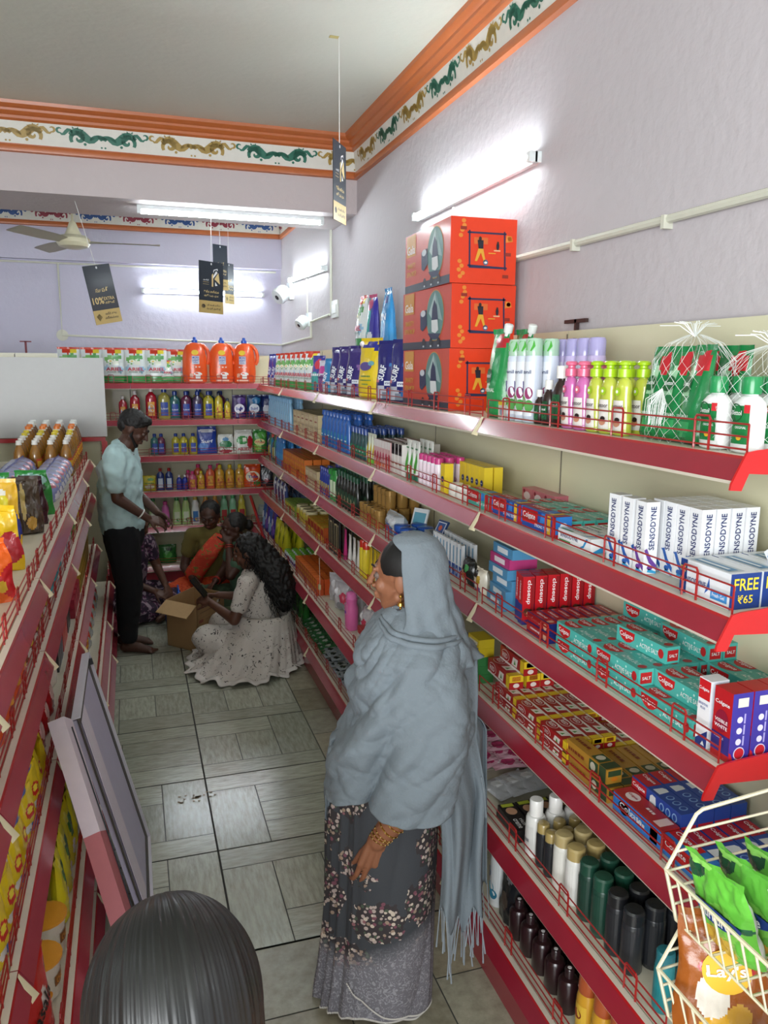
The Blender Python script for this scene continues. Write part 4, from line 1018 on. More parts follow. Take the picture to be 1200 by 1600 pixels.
lat(sdf, 'flat white toothpaste carton', 'carton', 'flat white toothpaste cartons', 1.675, 1, .17, .042, z2, nd=1, nl=1) if False else None
lat(sdf, 'flat white toothpaste carton', 'carton', 'flat white toothpaste cartons', 1.83 - .02, 1, .17, .042, z2, nd=5, dp=.044)
cb = mk_colgate_big()
put(cb, (1.152,2.015,z2), RIGHT, 'large blue and red toothpaste carton, nearer of the two', 'carton', 'large blue toothpaste cartons'); put(cb, (1.152,2.222,z2), RIGHT, 'large blue and red toothpaste carton, farther of the two', 'carton', 'large blue toothpaste cartons')
put(mk_colgate_big('#43ada0', .2, .058, .052, 'ACTIVE SALT', '#b82024'), (1.152,2.43,z2), RIGHT, 'large teal toothpaste carton beside the blue ones', 'carton')
ct = mk_colgate_teal()
lat(ct, 'teal toothpaste carton on second shelf', 'carton', 'teal toothpaste cartons on the second shelf', 2.03, 2, .195, .042, z2, nd=4, dp=.044, fx=FX+.062)
pkb = carton('soap_box', .075, .055, .05, '#c9707c', lambda b,f,t,r,l: (b.ell(0,.024,.024,.014,f,ink('#ecd6d8')), b.ell(-.022,.038,.008,.007,f,ink('#8e2038')), b.ell(0,.024,.018,.014,r,ink('#ecd6d8'))))
lat(pkb, 'small pink soap box', 'box', 'pink soap boxes at the back', 2.42, 2, .08, .055, z2, nd=1, fx=FX+.225)
put(pkb, (1.372, 2.34, z2+.0), RIGHT, 'small pink soap box nearest the camera, against panel', 'box')
def nivea(): return carton('lotion_carton', .040, .035, .115, '#e3c62e', lambda b,f,t,r,l: (b.ell(0,.055,.012,.012,f,ink('#1c2f6e')), b.text('~',0,.055,.016,f,ink('#eef0f6'),height=.004), b.rect(-.012,.012,.02,.034,f,ink('#d0a818'))))
ny = nivea()
lat(ny, 'tall yellow cream carton', 'carton', 'tall yellow cream cartons', 2.62, 7, .0435, .035, z2, nd=2, dp=.04, fx=FX+.10, rj=.02)
put(ny, (1.142, 2.765, z2), RIGHT, 'tall yellow cream carton standing alone in front', 'carton')
lat(mk_jar('#eceae4', '#f0efe9', .05, .028, '#d8d4cc'), 'small white cream jar', 'jar', 'small white cream jars', 2.56, 3, .064, .056, z2, nd=1)
lat(mk_spray('#e6dfe6', '#c23a7c', '#e9d8e2', .13, .019, None, capal=None, name='face_wash_bottle', flower=[(0,.3,'#c05a8c')]), 'clear bottle with pink cap', 'bottle', 'clear bottles with pink caps', 2.845, 5, .044, .038, z2, nd=3, dp=.045)
lat(mk_tube('#e6e9e2', '#1f6a50', .17, .052, '#4fae3c', '~', '#2f7a4a'), 'white tube with green swoosh', 'tube', 'white and green face wash tubes', 3.085, 3, .056, .04, z2, nd=2, dp=.06)
whc = carton('cream_carton', .042, .03, .14, '#e6e2dc', lambda b,f,t,r,l: (b.rect(-.021,.021,.09,.14,f,ink('#2a2226')), b.text('~',0,.05,.03,f,ink('#8c6a2a'),height=.01), b.ell(0,.115,.01,.012,f,ink('#d8b4a0'))))
lat(whc, 'white cream carton with black top', 'carton', 'black topped cream cartons', 3.26, 3, .05, .03, z2, nd=4, dp=.05, fx=FX)
pkc = carton('cream_carton', .040, .032, .135, '#d9b0b0', lambda b,f,t,r,l: (b.rect(-.02,.02,.1,.135,f,ink('#e9e4e0')), b.ell(0,.06,.012,.02,f,ink('#b83a5a')), b.rect(-.014,.014,.012,.03,f,ink('#d8703a'))), top='#7a5448')
lat(pkc, 'pale pink cream carton', 'carton', 'pale pink cream cartons', 3.42, 6, .043, .032, z2, nd=4, dp=.052, rj=.02)
lat(mk_tube('#dfe6d2', '#6cc82a', .15, .045, '#e0c82c', None), 'pale tube with bright green cap', 'tube', 'pale tubes with green caps', 3.70, 3, .05, .04, z2, nd=1)
oil2 = bottle('hair_oil_bottle', [(.022,0),(.026,.004),(.026,.075),(.020,.105),(.012,.128),(.012,.133)], '#22464a', [(.015,.132),(.015,.16),(.013,.165),(0,.165)], '#1c3f86', lambda t: lab(t,.0262,.05,.02,.07,'#2f7a5a', lambda b, mp: b.text('~',0,.045,.02,mp,ink('#e6f0e8'),height=.01),1,.7), 1, .7)
lat(oil2, 'dark oil bottle with navy cap', 'bottle', 'dark oil bottles with navy caps', 3.86, 5, .060, .04, z2, nd=5, dp=.048, rj=.05)
bsh = mk_softener('#2c64b4', '#1f55a6', '#2f86b0', .215, .036, '~', '#eaf2f6')
lat(bsh, 'blue shampoo bottle', 'bottle', 'blue shampoo bottles on second shelf', 4.22, 8, .080, .05, z2, nd=3, dp=.062, rj=.08)
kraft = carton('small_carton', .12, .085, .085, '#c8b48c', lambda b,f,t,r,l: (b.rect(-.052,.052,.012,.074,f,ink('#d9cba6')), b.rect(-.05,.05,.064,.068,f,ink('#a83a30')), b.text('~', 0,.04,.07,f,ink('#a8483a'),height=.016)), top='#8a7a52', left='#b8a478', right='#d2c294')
lat(kraft, 'beige carton', 'carton', 'beige cartons stacked on second shelf', 4.93, 6, .135, .085, z2, nd=3, dp=.09, nl=2, lp=.0865, rj=.02)
put(kraft, (1.165, 4.99, z2+.175), RIGHT, 'beige carton topping the stack beside blue bottles', 'carton') if False else None
lat(mk_softener('#8fbfe0', '#7fb2da', '#9fc8e0', .235, .036, None), 'light blue fabric softener bottle', 'bottle', 'light blue softener bottles', 5.90, 11, .088, .05, z2, nd=2, dp=.08, rj=.05)

# ---- third shelf
vw = mk_visible_white()
lat(vw, 'red and purple whitening toothpaste carton', 'carton', 'red and purple toothpaste cartons', 1.215, 1, .06, .05, z3, nd=5, dp=.053)
put(mk_sensitive(), (1.146,1.272,z3), RIGHT, 'white and red sensitive toothpaste carton', 'carton')
lat(ct, 'teal toothpaste carton', 'carton', 'teal toothpaste cartons on the third shelf', 1.395, 3, .193, .042, z3, nd=6, dp=.0435, nl=2, lp=.0428, rj=.012, skip=lambda i,k,l: (l == 1 and k == 0 and i == 0) or (i == 0 and k > 2 and l == 1))
for k, (x, y, l) in enumerate(((1.335,1.58,2),(1.380,1.58,2),(1.382,1.395,1),(1.338,1.395,1),(1.36,1.775,2),(1.22,1.60,2))):
    put(ct, (x, y, z3+l*.0428+.0004), RIGHT+R.uniform(-.05,.05), 'loose teal carton on top of the pile, %s' % ['beside panel','touching the panel','nearest camera at the panel','nearest camera one off panel','farthest from camera','mid pile'][k], 'carton')
lat(mk_closeup(False), 'flat red toothpaste carton', 'carton', 'flat red toothpaste cartons', 1.985, 1, .14, .034, z3, nd=7, dp=.0365, nl=2, lp=.0305)
cu = mk_closeup(True)
for k in range(2):
    for i in range(6): put(cu, (1.152+i*.0435+k*.01, 2.115+k*.040, z3), radians(-8), 'upright red toothpaste carton, %s from the aisle, %s' % (ORDL[i], ('front row','second row')[k]), 'carton', 'upright red toothpaste cartons')
bbx = carton('soap_case_box', .15, .10, .034, '#4f8fb8', lambda b,f,t,r,l: (b.rect(-.04,.04,.008,.026,f,ink('#dfe6ea')), b.rect(-.06,.06,-.035,.035,t,ink('#79b4cc'))))
pbx = carton('soap_case_box', .15, .10, .034, '#b83c78', lambda b,f,t,r,l: (b.rect(-.04,.04,.008,.026,f,ink('#e9dfe4')), b.rect(-.06,.06,-.035,.035,t,ink('#e9e4e6'))))
for i in range(6):
    put(pbx if i == 4 else bbx, (1.19+R.uniform(0,.02), 2.30+R.uniform(-.012,.012), z3+.0348*i), RIGHT+R.uniform(-.1,.1), ['blue clear-lidded box, lowest of the stack','blue clear-lidded box, second from the bottom','blue clear-lidded box, third from the bottom','blue clear-lidded box, fourth from the bottom','pink clear-lidded box near top of stack','blue clear-lidded box on top of stack'][i], 'box', 'clear lidded boxes')
put(carton('tiffin_box', .14, .09, .05, '#c9ccce', lambda b,f,t,r,l: (b.rect(-.07,.07,0,.022,f,ink('#c83a28')), b.rect(-.05,.05,-.03,.03,t,ink('#8f979a')))), (1.172,2.175 + .0,z3), RIGHT, 'clear lidded tiffin box with red base', 'box') if False else None
fl1 = pack('floral_pouch', .085, .085, .05, blot('#e6dfcc',[(-.3,.3,.25,.2,'#4a3a86'),(.3,.6,.3,.2,'#c8a43c'),(.4,.2,.2,.15,'#7a4a8c'),(-.3,.8,.5,.15,'#222222')]), seed=31)
fl2 = pack('floral_pouch', .085, .10, .05, blot('#1e2220',[(-.3,.4,.3,.2,'#c8843c'),(.3,.7,.3,.15,'#4a9a5a'),(.1,.2,.3,.12,'#b8b0a0')]), seed=32)
put(fl1, (1.16, 2.46, z3), RIGHT, 'cream pouch printed with purple and yellow flowers', 'pouch'); put(fl2, (1.16, 2.565, z3), RIGHT, 'black pouch printed with flowers', 'pouch')
tb = carton('toothbrush_pack', .028, .012, .13, '#dfe3e6', lambda b,f,t,r,l: (b.rect(-.014,.014,0,.045,f,ink('#284f9c')), b.ell(0,.022,.008,.012,f,ink('#dfe6f0')), b.rect(-.004,.004,.05,.115,f,ink('#4a90b8'))))
lat(tb, 'white and blue toothbrush pack', 'toothbrush', 'toothbrush packs in a rack', 2.66, 9, .034, .012, z3, nd=2, dp=.05, rj=.1, fx=FX+.04)
put(carton('tray_box', .34, .10, .05, '#3a4048', None, front='#8a8f96'), (1.18 + .085, 2.83, z3), RIGHT, 'grey tray box behind the toothbrush packs', 'box') if False else None
for i in range(5):
    put(carton('card_pack', .16, .11, .018, ['#9aa4ac','#5c6874','#c8ccd0','#3c5a8a','#aab0b4'][i], lambda b,f,t,r,l: b.rect(-.06,.06,-.04,.04,t,ink('#6d7a88'))), (1.24, 3.06, z3+.0185*i), RIGHT+R.uniform(-.2,.2), 'flat grey or blue pack, %s of pile behind her head' % ['lowest','second','third','fourth','top'][i], 'pack')
bl = MB().lathe([(.03,0),(.038,.004),(.038,.03),(.03,.034),(0,.035)], plastic('#2c5ab0'), 20).build('round_tin')
lattice(bl, 'flat round blue tin', 'tin', 'flat round blue tins', RIGHT, 3.22, 3, .085, 1.18, 2, .085, z3, nl=2, lp=.036)
cbag = pack('clear_bag', .22, .10, .09, blot('#b9c0c4',[(0,.3,.5,.3,'#4a76b8'),(.4,.7,.3,.2,'#d9dde0'),(-.5,.6,.3,.25,'#8f979c')]), seed=33, wr=.012)
put(cbag, (1.19, 3.50, z3), RIGHT, 'crumpled clear plastic bag holding blue items', 'bag')
o = carton('picture_card', .09, .008, .14, '#dfe4e6', lambda b,f,t,r,l: b.rect(-.036,.036,.02,.12,f,ink('#5fa0b4'))); put(o, (1.25, 3.40, z3+.0), RIGHT+.5, 'white and teal card leaning behind clear bag', 'card', rx=-.35)
o = carton('picture_card', .07, .008, .07, '#23406e', lambda b,f,t,r,l: (b.rect(-.03,.03,.008,.062,f,ink('#dfe4ea')), b.rect(-.026,.026,.012,.058,f,ink('#28508c'),2), b.ell(0,.035,.012,.012,f,ink('#c85a3a'),3))); put(o, (1.20, 2.99, z3+.095), RIGHT+.2, 'small dark blue card on the pile', 'card', rx=-.5)
gj = MB().lathe([(.026,0),(.028,.004),(.028,.062),(.030,.064),(.030,.088),(.026,.092),(0,.092)], M('#b08a4c', .25, metal=.4, coat=.5), 18).build('gold_jar')
lattice(gj, 'gold topped cosmetic jar', 'jar', 'gold topped cosmetic jars in clear wrap', RIGHT, 3.66, 5, .066, 1.155, 4, .064, z3, nl=1)
lattice(gj, 'gold cosmetic jar in the upper layer', 'jar', 'upper gold cosmetic jars', RIGHT, 3.69, 4, .066, 1.22, 3, .064, z3+.0925)
dk = bottle('oil_bottle', [(.026,0),(.029,.004),(.029,.10),(.024,.13),(.011,.165),(.011,.175)], '#181c18', [(.014,.172),(.014,.20),(.011,.204),(0,.204)], '#1c4a34', lambda t: lab(t,.0292,.055,.02,.10,'#2c4636', lambda b, mp: b.ell(0,.06,.012,.016,mp,ink('#b9b48c'),2),1,.7), 1, .7)
lat(dk, 'tall dark bottle with green cap', 'bottle', 'tall dark bottles with green caps', 4.02, 7, .066, .04, z3, nd=3, dp=.055)
lat(bottle('oil_bottle', [(.030,0),(.033,.004),(.033,.13),(.028,.15),(.028,.155)], '#3f9a4c', [(.031,.154),(.031,.185),(.028,.188),(0,.188)], '#2f8a3c', lambda t: lab(t,.0332,.06,.03,.12,'#cfe0c0',None,1,.7), 1, .7), 'bright green bottle', 'bottle', 'bright green bottles', 4.495, 2, .075, .05, z3, nd=3, dp=.06)
lat(mk_softener('#2a3f9c', '#22348c', '#d8c44c', .17, .024, None), 'slim blue bottle', 'bottle', 'slim blue bottles', 4.64, 5, .054, .04, z3, nd=2, dp=.05, fx=FX)
lat(mk_softener('#2a2f86', '#22266c', '#3c4fa8', .23, .036, None), 'large violet blue bottle', 'bottle', 'large violet blue bottles', 4.63, 4, .085, .05, z3, nd=2, dp=.07, fx=FX+.11)
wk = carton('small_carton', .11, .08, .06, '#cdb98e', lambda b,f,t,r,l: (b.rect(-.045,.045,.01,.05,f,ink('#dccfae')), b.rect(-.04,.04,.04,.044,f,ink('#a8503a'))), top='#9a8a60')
lat(wk, 'beige carton on third shelf', 'carton', 'beige cartons on the third shelf', 4.97, 3, .12, .08, z3, nd=3, dp=.085, nl=2, lp=.061, rj=.03)
os_ = carton('soap_pack', .075, .055, .038, '#d9742a', lambda b,f,t,r,l: (b.rect(-.03,.03,.012,.028,f,ink('#e8a83c')), b.ell(0,.02,.012,.008,f,ink('#b8401c')), b.rect(-.037,.037,-.006,.006,t,ink('#e9a24c'))))
lat(os_, 'orange soap pack', 'soap', 'orange soap packs on third shelf', 5.33, 10, .082, .055, z3, nd=3, dp=.062, nl=4, lp=.0388, rj=.03)
lat(mk_softener('#2f7fc0', '#2a6fb4', '#4fa0cc', .22, .034, None), 'sky blue bottle with blue cap', 'bottle', 'sky blue bottles on third shelf', 6.19, 4, .08, .05, z3, nd=3, dp=.065)
cl2 = [mk_cleaner('#1f86b8', '#c8402c', '#2c5a9c', .22, .034), mk_cleaner('#2f8a5a', '#1f5a3c', '#cfe0c4', .22, .034), mk_cleaner('#3a3f46', '#22262c', '#e0c83c', .20, .034)]
for i in range(6): put(cl2[i % 3], (1.155, 6.52+i*.072, z3), RIGHT, ['teal cleaner bottle, nearest of the corner group','green cleaner bottle, second of corner group','dark cleaner bottle, third of corner group','teal cleaner bottle, fourth of corner group','green cleaner bottle, fifth of corner group','dark cleaner bottle, last in the corner'][i], 'bottle')

# ---- fourth shelf
clb = mk_colgate_blue()
lat(mk_colgate_red(), 'red and blue toothpaste carton on the front edge', 'carton', 'red and blue cartons on the front edge', 1.465, 1, .195, .05, z4, nd=1)
put(mk_colgate_big('#2f78c6', .19, .05, .045, 'STRONG TEETH', '#c4161c'), (1.149,1.272,z4), RIGHT, 'light blue toothpaste carton at the near shelf end', 'carton')
lat(clb, 'blue toothpaste carton', 'carton', 'blue toothpaste cartons on the fourth shelf', 1.272, 2, .193, .046, z4, nd=4, dp=.048, fx=FX+.056, nl=1)
lat(clb, 'upper blue toothpaste carton', 'carton', 'upper blue toothpaste cartons', 1.470, 1, .193, .046, z4+.0405, nd=4, dp=.048, fx=FX+.056)
br = mk_brown()
lat(br, 'golden brown toothpaste carton', 'carton', 'golden brown toothpaste cartons', 1.680, 1, .195, .046, z4, nd=5, dp=.050, nl=1)
put(br, (1.150,1.700,z4+.041), RIGHT+.03, 'golden brown carton on top at the front edge', 'carton')
rd = mk_red()
lat(rd, 'red herbal toothpaste carton', 'carton', 'red toothpaste cartons', 1.865, 3, .154, .038, z4, nd=6, dp=.0405, nl=2, lp=.0345, rj=.01, skip=lambda i,k,l: i == 0 and l == 1 and k > 3)
rdb = mk_red(True)
for i, (x, y, l, lb) in enumerate(((1.16,2.255,0,'large red herbal carton, third layer at the fence'),(1.215,2.25,0,'large red herbal carton behind the one at fence'),(1.27,2.25,0,'large red herbal carton nearest the panel'),(1.20,2.24,1,'large red herbal carton on top of the pile'))):
    put(rdb, (x, y, z4+.0698+l*.0485), RIGHT+R.uniform(-.04,.04), lb, 'carton', 'large red toothpaste cartons')
gs = [carton('soap_box', .09, .06, .032, c, lambda b,f,t,r,l: (b.rect(-.035,.035,.010,.022,f,ink('#e0dcc0')),)) for c in ('#3f8a4c', '#d8c028', '#a8402c')]
for i in range(8): put(gs[[0,0,0,1,1,0,1,2][i]], (1.155, 2.44 if i < 5 else 2.545, z4+.0325*(i if i < 5 else i-5)), RIGHT, ['green soap box, lowest beside red cartons','green soap box, second from bottom beside red cartons','green soap box, third from bottom beside red cartons','yellow soap box, fourth in the stack','yellow soap box, top of the taller stack','green soap box, lowest of the shorter stack','yellow soap box, middle of the shorter stack','brown soap box, top of the shorter stack'][i], 'soap box')
mis = [mk_tube('#d8b82c', '#c8a01c', .19, .05, None), mk_tube('#e6e4de', '#d0ccc4', .17, .045, None), mk_tube('#c8387c', '#a82a68', .18, .045, None), mk_spray('#e0c82c', '#c8301c', '#e4ce3c', .20, .022, None)]
put(mis[2], (1.15, 4.30, z4), RIGHT, 'bright pink tube beside the black comb cards', 'tube')
for i, y in enumerate((4.20, 4.11, 4.02)): put(mis[1], (1.15, y, z4), RIGHT, ['white tube right beside the pink tube','white tube, second from the pink tube','white tube beside the yellow can'][i], 'tube', 'white cosmetic tubes')
for i, y in enumerate((3.93, 3.87)): put(mis[3], (1.15, y, z4), RIGHT, ['tall yellow can with red cap, farther one','tall yellow can with red cap, nearer one'][i], 'can')
for i, y in enumerate((3.79, 3.72, 3.66)): put(mis[0], (1.15, y, z4), RIGHT, ['yellow tube nearest the yellow cans','yellow tube in the middle of three','yellow tube beside the white cartons'][i], 'tube')
wc_ = carton('cream_carton', .045, .035, .15, '#e4e2dc', lambda b,f,t,r,l: (b.text('~',0,.08,.10,f,ink('#3a4a6a'),height=.014,rot=pi/2), b.rect(-.0225,.0225,.13,.15,f,ink('#c8a43c'))))
lat(wc_, 'tall white carton with gold top', 'carton', 'tall white cartons with gold top', 3.45, 4, .05, .035, z4, nd=2, dp=.05)
cmb = carton('comb_card', .05, .012, .21, '#1c1c1e', lambda b,f,t,r,l: (b.rect(-.018,.018,.02,.19,f,ink('#c8b88c')), b.rect(-.012,.012,.03,.18,f,ink('#26221e'),2)))
lat(cmb, 'black comb card', 'comb', 'black comb cards', 4.37, 5, .056, .012, z4, nd=3, dp=.04, rj=.15)
pb1 = pack('clear_bag', .13, .14, .08, blot('#b0b4b0',[(-.3,.4,.3,.3,'#3f7a96'),(.3,.7,.4,.2,'#d6d9d6'),(.2,.2,.3,.15,'#7a8a86')]), seed=41, wr=.012)
for i, y in enumerate((3.05, 3.22)): put(pb1, (1.17, y, z4), RIGHT+.2*i, ['crumpled plastic bag of small goods near her face','crumpled plastic bag of small goods beside white cartons'][i], 'bag')
blk = [carton('small_box', .10, .06, .05, c, lambda b,f,t,r,l: b.rect(-.04,.04,.012,.038,f,ink('#b9bdc0'))) for c in ('#2c3138','#4a5a7a','#8a8f96','#b04030')]
for i in range(6): put(blk[i % 4], (1.165, 2.66+.13*(i//2), z4+.051*(i % 2)), RIGHT+R.uniform(-.1,.1), ['black small box, lower, hidden side of the woman','slate blue small box on the black one','grey small box, lower, behind the woman','red small box on the grey one','black small box, lower, farthest from red','slate blue small box on the farther black one'][i], 'box')
yl = carton('tea_box', .085, .06, .10, '#c9a028', lambda b,f,t,r,l: (b.rect(-.036,.036,.045,.085,f,ink('#a8281c')), b.rect(-.03,.03,.012,.035,f,ink('#e0d23c'))), right='#a84a1c')
lat(yl, 'yellow and red box', 'box', 'yellow and red boxes on fourth shelf', 4.78, 5, .095, .06, z4, nd=3, dp=.065)
jl = mk_jar('#c8b060', '#cfc69a', .11, .045, '#b8a83c')
lat(jl, 'glass jar with cream lid', 'jar', 'jars with cream lids', 5.28, 4, .105, .09, z4, nd=2, dp=.1)
lat(carton('small_box', .07, .05, .085, '#7a9a3c', lambda b,f,t,r,l: (b.rect(-.03,.03,.04,.07,f,ink('#d8d048')), b.rect(-.03,.03,.01,.03,f,ink('#e6e2d0')))), 'small green and yellow box', 'box', 'small green and yellow boxes', 5.70, 5, .078, .05, z4, nd=3, dp=.056)
dkp = [pack('toothbrush_pack', .045, .17, .03, blot(c,[(0,.8,.6,.1,'#d9dce0'),(0,.4,.4,.15,'#8a4a6a')]), seed=50+i) for i, c in enumerate(('#3a4a7c','#c9ccd2','#4a3a50'))]
for i in range(11): put(dkp[i % 3], (1.15, 6.13+i*.05, z4), RIGHT, ('navy','white','dark violet')[i % 3]+' slim pack, %s along the fourth shelf row' % ORDL[i], 'pack', 'slim packs on fourth shelf')
dkb = pack('dark_bag', .20, .14, .09, blot('#2a3a50',[(.2,.4,.5,.2,'#5a7a9a'),(-.4,.6,.3,.2,'#8a9ab0')]), seed=55, wr=.012)
for i in range(4): put(dkb, (1.28, 6.08+i*.21, z4), RIGHT, 'crumpled dark blue bag behind slim packs, %s' % ['nearest','second','third','farthest'][i], 'bag', 'dark blue bags')

# ---- fifth shelf (deeper)
dcol = [('#1c7a80','#1c6a74'),('#26282c','#1e2024'),('#222428','#1c1d20'),('#1c4034','#1e4a3a'),('#1a3a30','#1c4436'),('#e0dfda','#b09a64'),('#dedcd4','#b3a070')]
words = ['EGG', None, None, None, None, None, None]
for i, (bc, cc) in enumerate(dcol):
    p = mk_spray(bc, cc, bc, .165 if i else .15, .0265 if i else .022, None, name='deodorant_can')
    nm = ['teal','black','charcoal','dark green','deep green','white and gold','pale and gold'][i]
    lattice(p, nm+' deodorant can', 'spray can', nm+' deodorant cans', RIGHT, 1.325+i*.064, 1, .06, FX2+.03, 5, .060, z5) if i else lattice(p, nm+' deodorant can', 'spray can', nm+' deodorant cans', RIGHT, 1.268, 1, .06, FX2+.028, 5, .060, z5)
gsm = mk_spray('#24262a', '#a8925a', '#24262a', .135, .019, None, name='deodorant_can')
lattice(gsm, 'slim black can with gold cap', 'spray can', 'slim gold capped cans', RIGHT, 1.765, 2, .046, FX2+.025, 5, .052, z5)
wb = bottle('white_bottle', [(.026,0),(.029,.004),(.029,.12),(.025,.128),(.019,.13)], '#e2e1dd', [(.020,.129),(.020,.175),(.018,.178),(0,.178)], '#eceae6', lambda t: lab(t,.0292,.05,.03,.10,'#d9d8d4',lambda b, mp: b.rect(-.012,.012,.05,.06,mp,ink('#8a8c90'),2,2)))
lattice(wb, 'white lotion bottle', 'bottle', 'white lotion bottles', RIGHT, 1.865, 1, .07, FX2+.03, 4, .064, z5)
hc = carton('hair_colour_pack', .15, .055, .020, '#1c1a1c', lambda b,f,t,r,l: (b.ell(-.03,.0,.02,.018,t,ink('#c99a7c')), b.ell(-.036,.004,.026,.022,t,ink('#1c1416'),0.5) , b.text('rich', .035,.010,.035,t,ink('#eceae8'),height=.013), b.text('creme', .04,-.010,.05,t,ink('#eceae8'),height=.013), b.rect(-.072,-.055,-.02,.02,t,ink('#b8c43c'))))
for i in range(8): put(hc, (FX2+.035+(i % 4)*.062, 2.0+.0*i, z5+.0205*(i//4)), RIGHT+R.uniform(-.06,.06), 'black hair colour pack, %s from aisle, %s layer' % (ORDL[i % 4], ('lower','upper')[i//4]), 'pack', 'black hair colour packs')
sil = pack('sachet_pack', .13, .16, .016, blot('#b9bcc0',[(.2,.6,.5,.2,'#4f8a3c'),(-.3,.3,.3,.15,'#dfe2e4')]), seed=61)
for i in range(4): put(sil, (FX2+.04+i*.055, 2.20, z5+.012+.008*i), RIGHT+R.uniform(-.2,.2), 'silver and green sachet lying flat, %s from the aisle' % ORDL[i], 'sachet', 'silver and green sachets', rx=-pi/2+.06)
pks = pack('sachet_pack', .08, .105, .012, blot('#d9a8b8',[(.1,.6,.6,.25,'#b83a6a'),(-.3,.25,.4,.12,'#ece4e6')]), seed=62)
pkd = pack('sachet_pack', .08, .10, .014, blot('#7a2a4c',[(.1,.5,.5,.2,'#b8607c'),(-.2,.8,.5,.12,'#3a1c2a')]), seed=63)
for i in range(12): put(pks, (FX2+.05+.06*(i % 3)+R.uniform(0,.02), 2.36+.05*(i//3), z5+.014+.010*(i//3)), RIGHT+R.uniform(-.5,.5), 'pink and white sachet, %s in its loose pile' % ORDL[i], 'sachet', 'pink and white sachets in a loose pile', rx=-pi/2+.08)
for i in range(8): put(pkd, (FX2+.07+.07*(i % 2)+R.uniform(0,.02), 2.62+.045*(i//2), z5+.016+.012*(i//2)), RIGHT+R.uniform(-.5,.5), 'dark maroon sachet, %s in its loose pile' % ORDL[i], 'sachet', 'dark maroon sachets in a pile', rx=-pi/2+.08)
rwb = carton('appliance_box', .16, .12, .11, '#d9d6d2', lambda b,f,t,r,l: (b.rect(-.08,.08,.075,.11,f,ink('#b02a2c')), b.rect(-.06,.02,.02,.06,f,ink('#a8a4a0'))), top='#b02a2c')
for i in range(3): put(rwb, (FX2+.07, 3.30+.17*i, z5), RIGHT, 'white box with red top, %s along the fifth shelf' % ['nearest','middle','farthest'][i], 'box', 'white boxes with red tops')
pbt = bottle('water_bottle', [(.034,0),(.038,.006),(.038,.12),(.030,.15),(.034,.17),(.034,.175)], '#e06aa8', [(.030,.172),(.030,.205),(.024,.212),(.012,.216),(0,.217)], '#e87ab8', lambda t: lab(t,.0384,.06,.09,.15,'#d878a8',lambda b, mp: (b.ell(-.01,.13,.010,.010,mp,ink('#d8a83c'),2), b.ell(.01,.105,.009,.009,mp,ink('#7a3a9c'),3))))
put(pbt, (FX2+.05, 3.98, z5), RIGHT, 'pink water bottle with cartoon stickers in clear wrap', 'bottle')
for o_ in (): pass
cw = pack('clear_bag', .14, .17, .09, blot('#c0bcc0',[(.3,.5,.3,.2,'#c8405a'),(-.3,.7,.3,.15,'#e0dee0'),(.0,.2,.4,.15,'#8a8a90')]), seed=71, wr=.014)
for i, y in enumerate((3.80, 4.14, 4.32, 4.50)): put(cw, (FX2+.10+.02*(i % 2), y, z5), RIGHT+.3*i, ['clear wrapped toys, between the boxes and pink bottle','clear wrapped toys just beyond the pink bottle','clear wrapped toys, third bundle on fifth shelf','clear wrapped toys beside the orange soap boxes'][i], 'bag')
ob = carton('soap_box', .058, .045, .034, '#c8501e', lambda b,f,t,r,l: (b.rect(-.022,.022,.008,.026,f,ink('#e09a3c')), b.rect(-.02,.02,-.012,.012,t,ink('#e8782c'))), top='#e0702a')
lattice(ob, 'small orange soap box', 'box', 'small orange soap boxes', RIGHT, 4.68, 11, .062, FX2+.03, 5, .050, z5, nl=3, lp=.0345)
gc = MB().lathe([(.022,0),(.024,.004),(.024,.05),(.020,.056),(0,.057)], plastic('#cfd8e0'), 14).lathe([(.0245,.01),(.0245,.03)], plastic('#2a4a9c'), 14, caps=False).lathe([(.021,.054),(.021,.062),(0,.063)], plastic('#6fb83a'), 14).build('small_tub')
lattice(gc, 'small white tub with green lid', 'tub', 'small tubs with green lids', RIGHT, 5.40, 7, .055, FX2+.03, 4, .055, z5)
yg = pack('snack_pouch', .14, .20, .07, blot('#c8c42c',[(0,.5,.5,.15,'#8a9a1c'),(.2,.8,.4,.1,'#e0da4c')]), bot=.4, seed=73)
lattice(yg, 'yellow detergent pouch', 'pouch', 'yellow detergent pouches on fifth shelf', RIGHT, 5.87, 3, .16, FX2+.05, 2, .1, z5, rj=.1)
pv = pack('detergent_pouch', .15, .23, .07, blot('#3c2f8c',[(.2,.35,.5,.2,'#7a5ab8'),(-.3,.6,.4,.15,'#c8ccd8')]), bot=.4, seed=74)
bv = pack('detergent_pouch', .15, .22, .07, blot('#2f5fae',[(.2,.35,.5,.2,'#8ab0d8'),(-.3,.6,.4,.15,'#dfe6ee')]), bot=.4, seed=75)
for i in range(4): put([pv, bv][i % 2], (FX2+.05, 6.36+i*.155, z5), RIGHT+.1, ['violet pouch beside the yellow pouches, low shelf','blue pouch, second beyond yellow pouches','violet pouch, third beyond yellow pouches','blue pouch deepest in the corner, low shelf'][i], 'pouch')

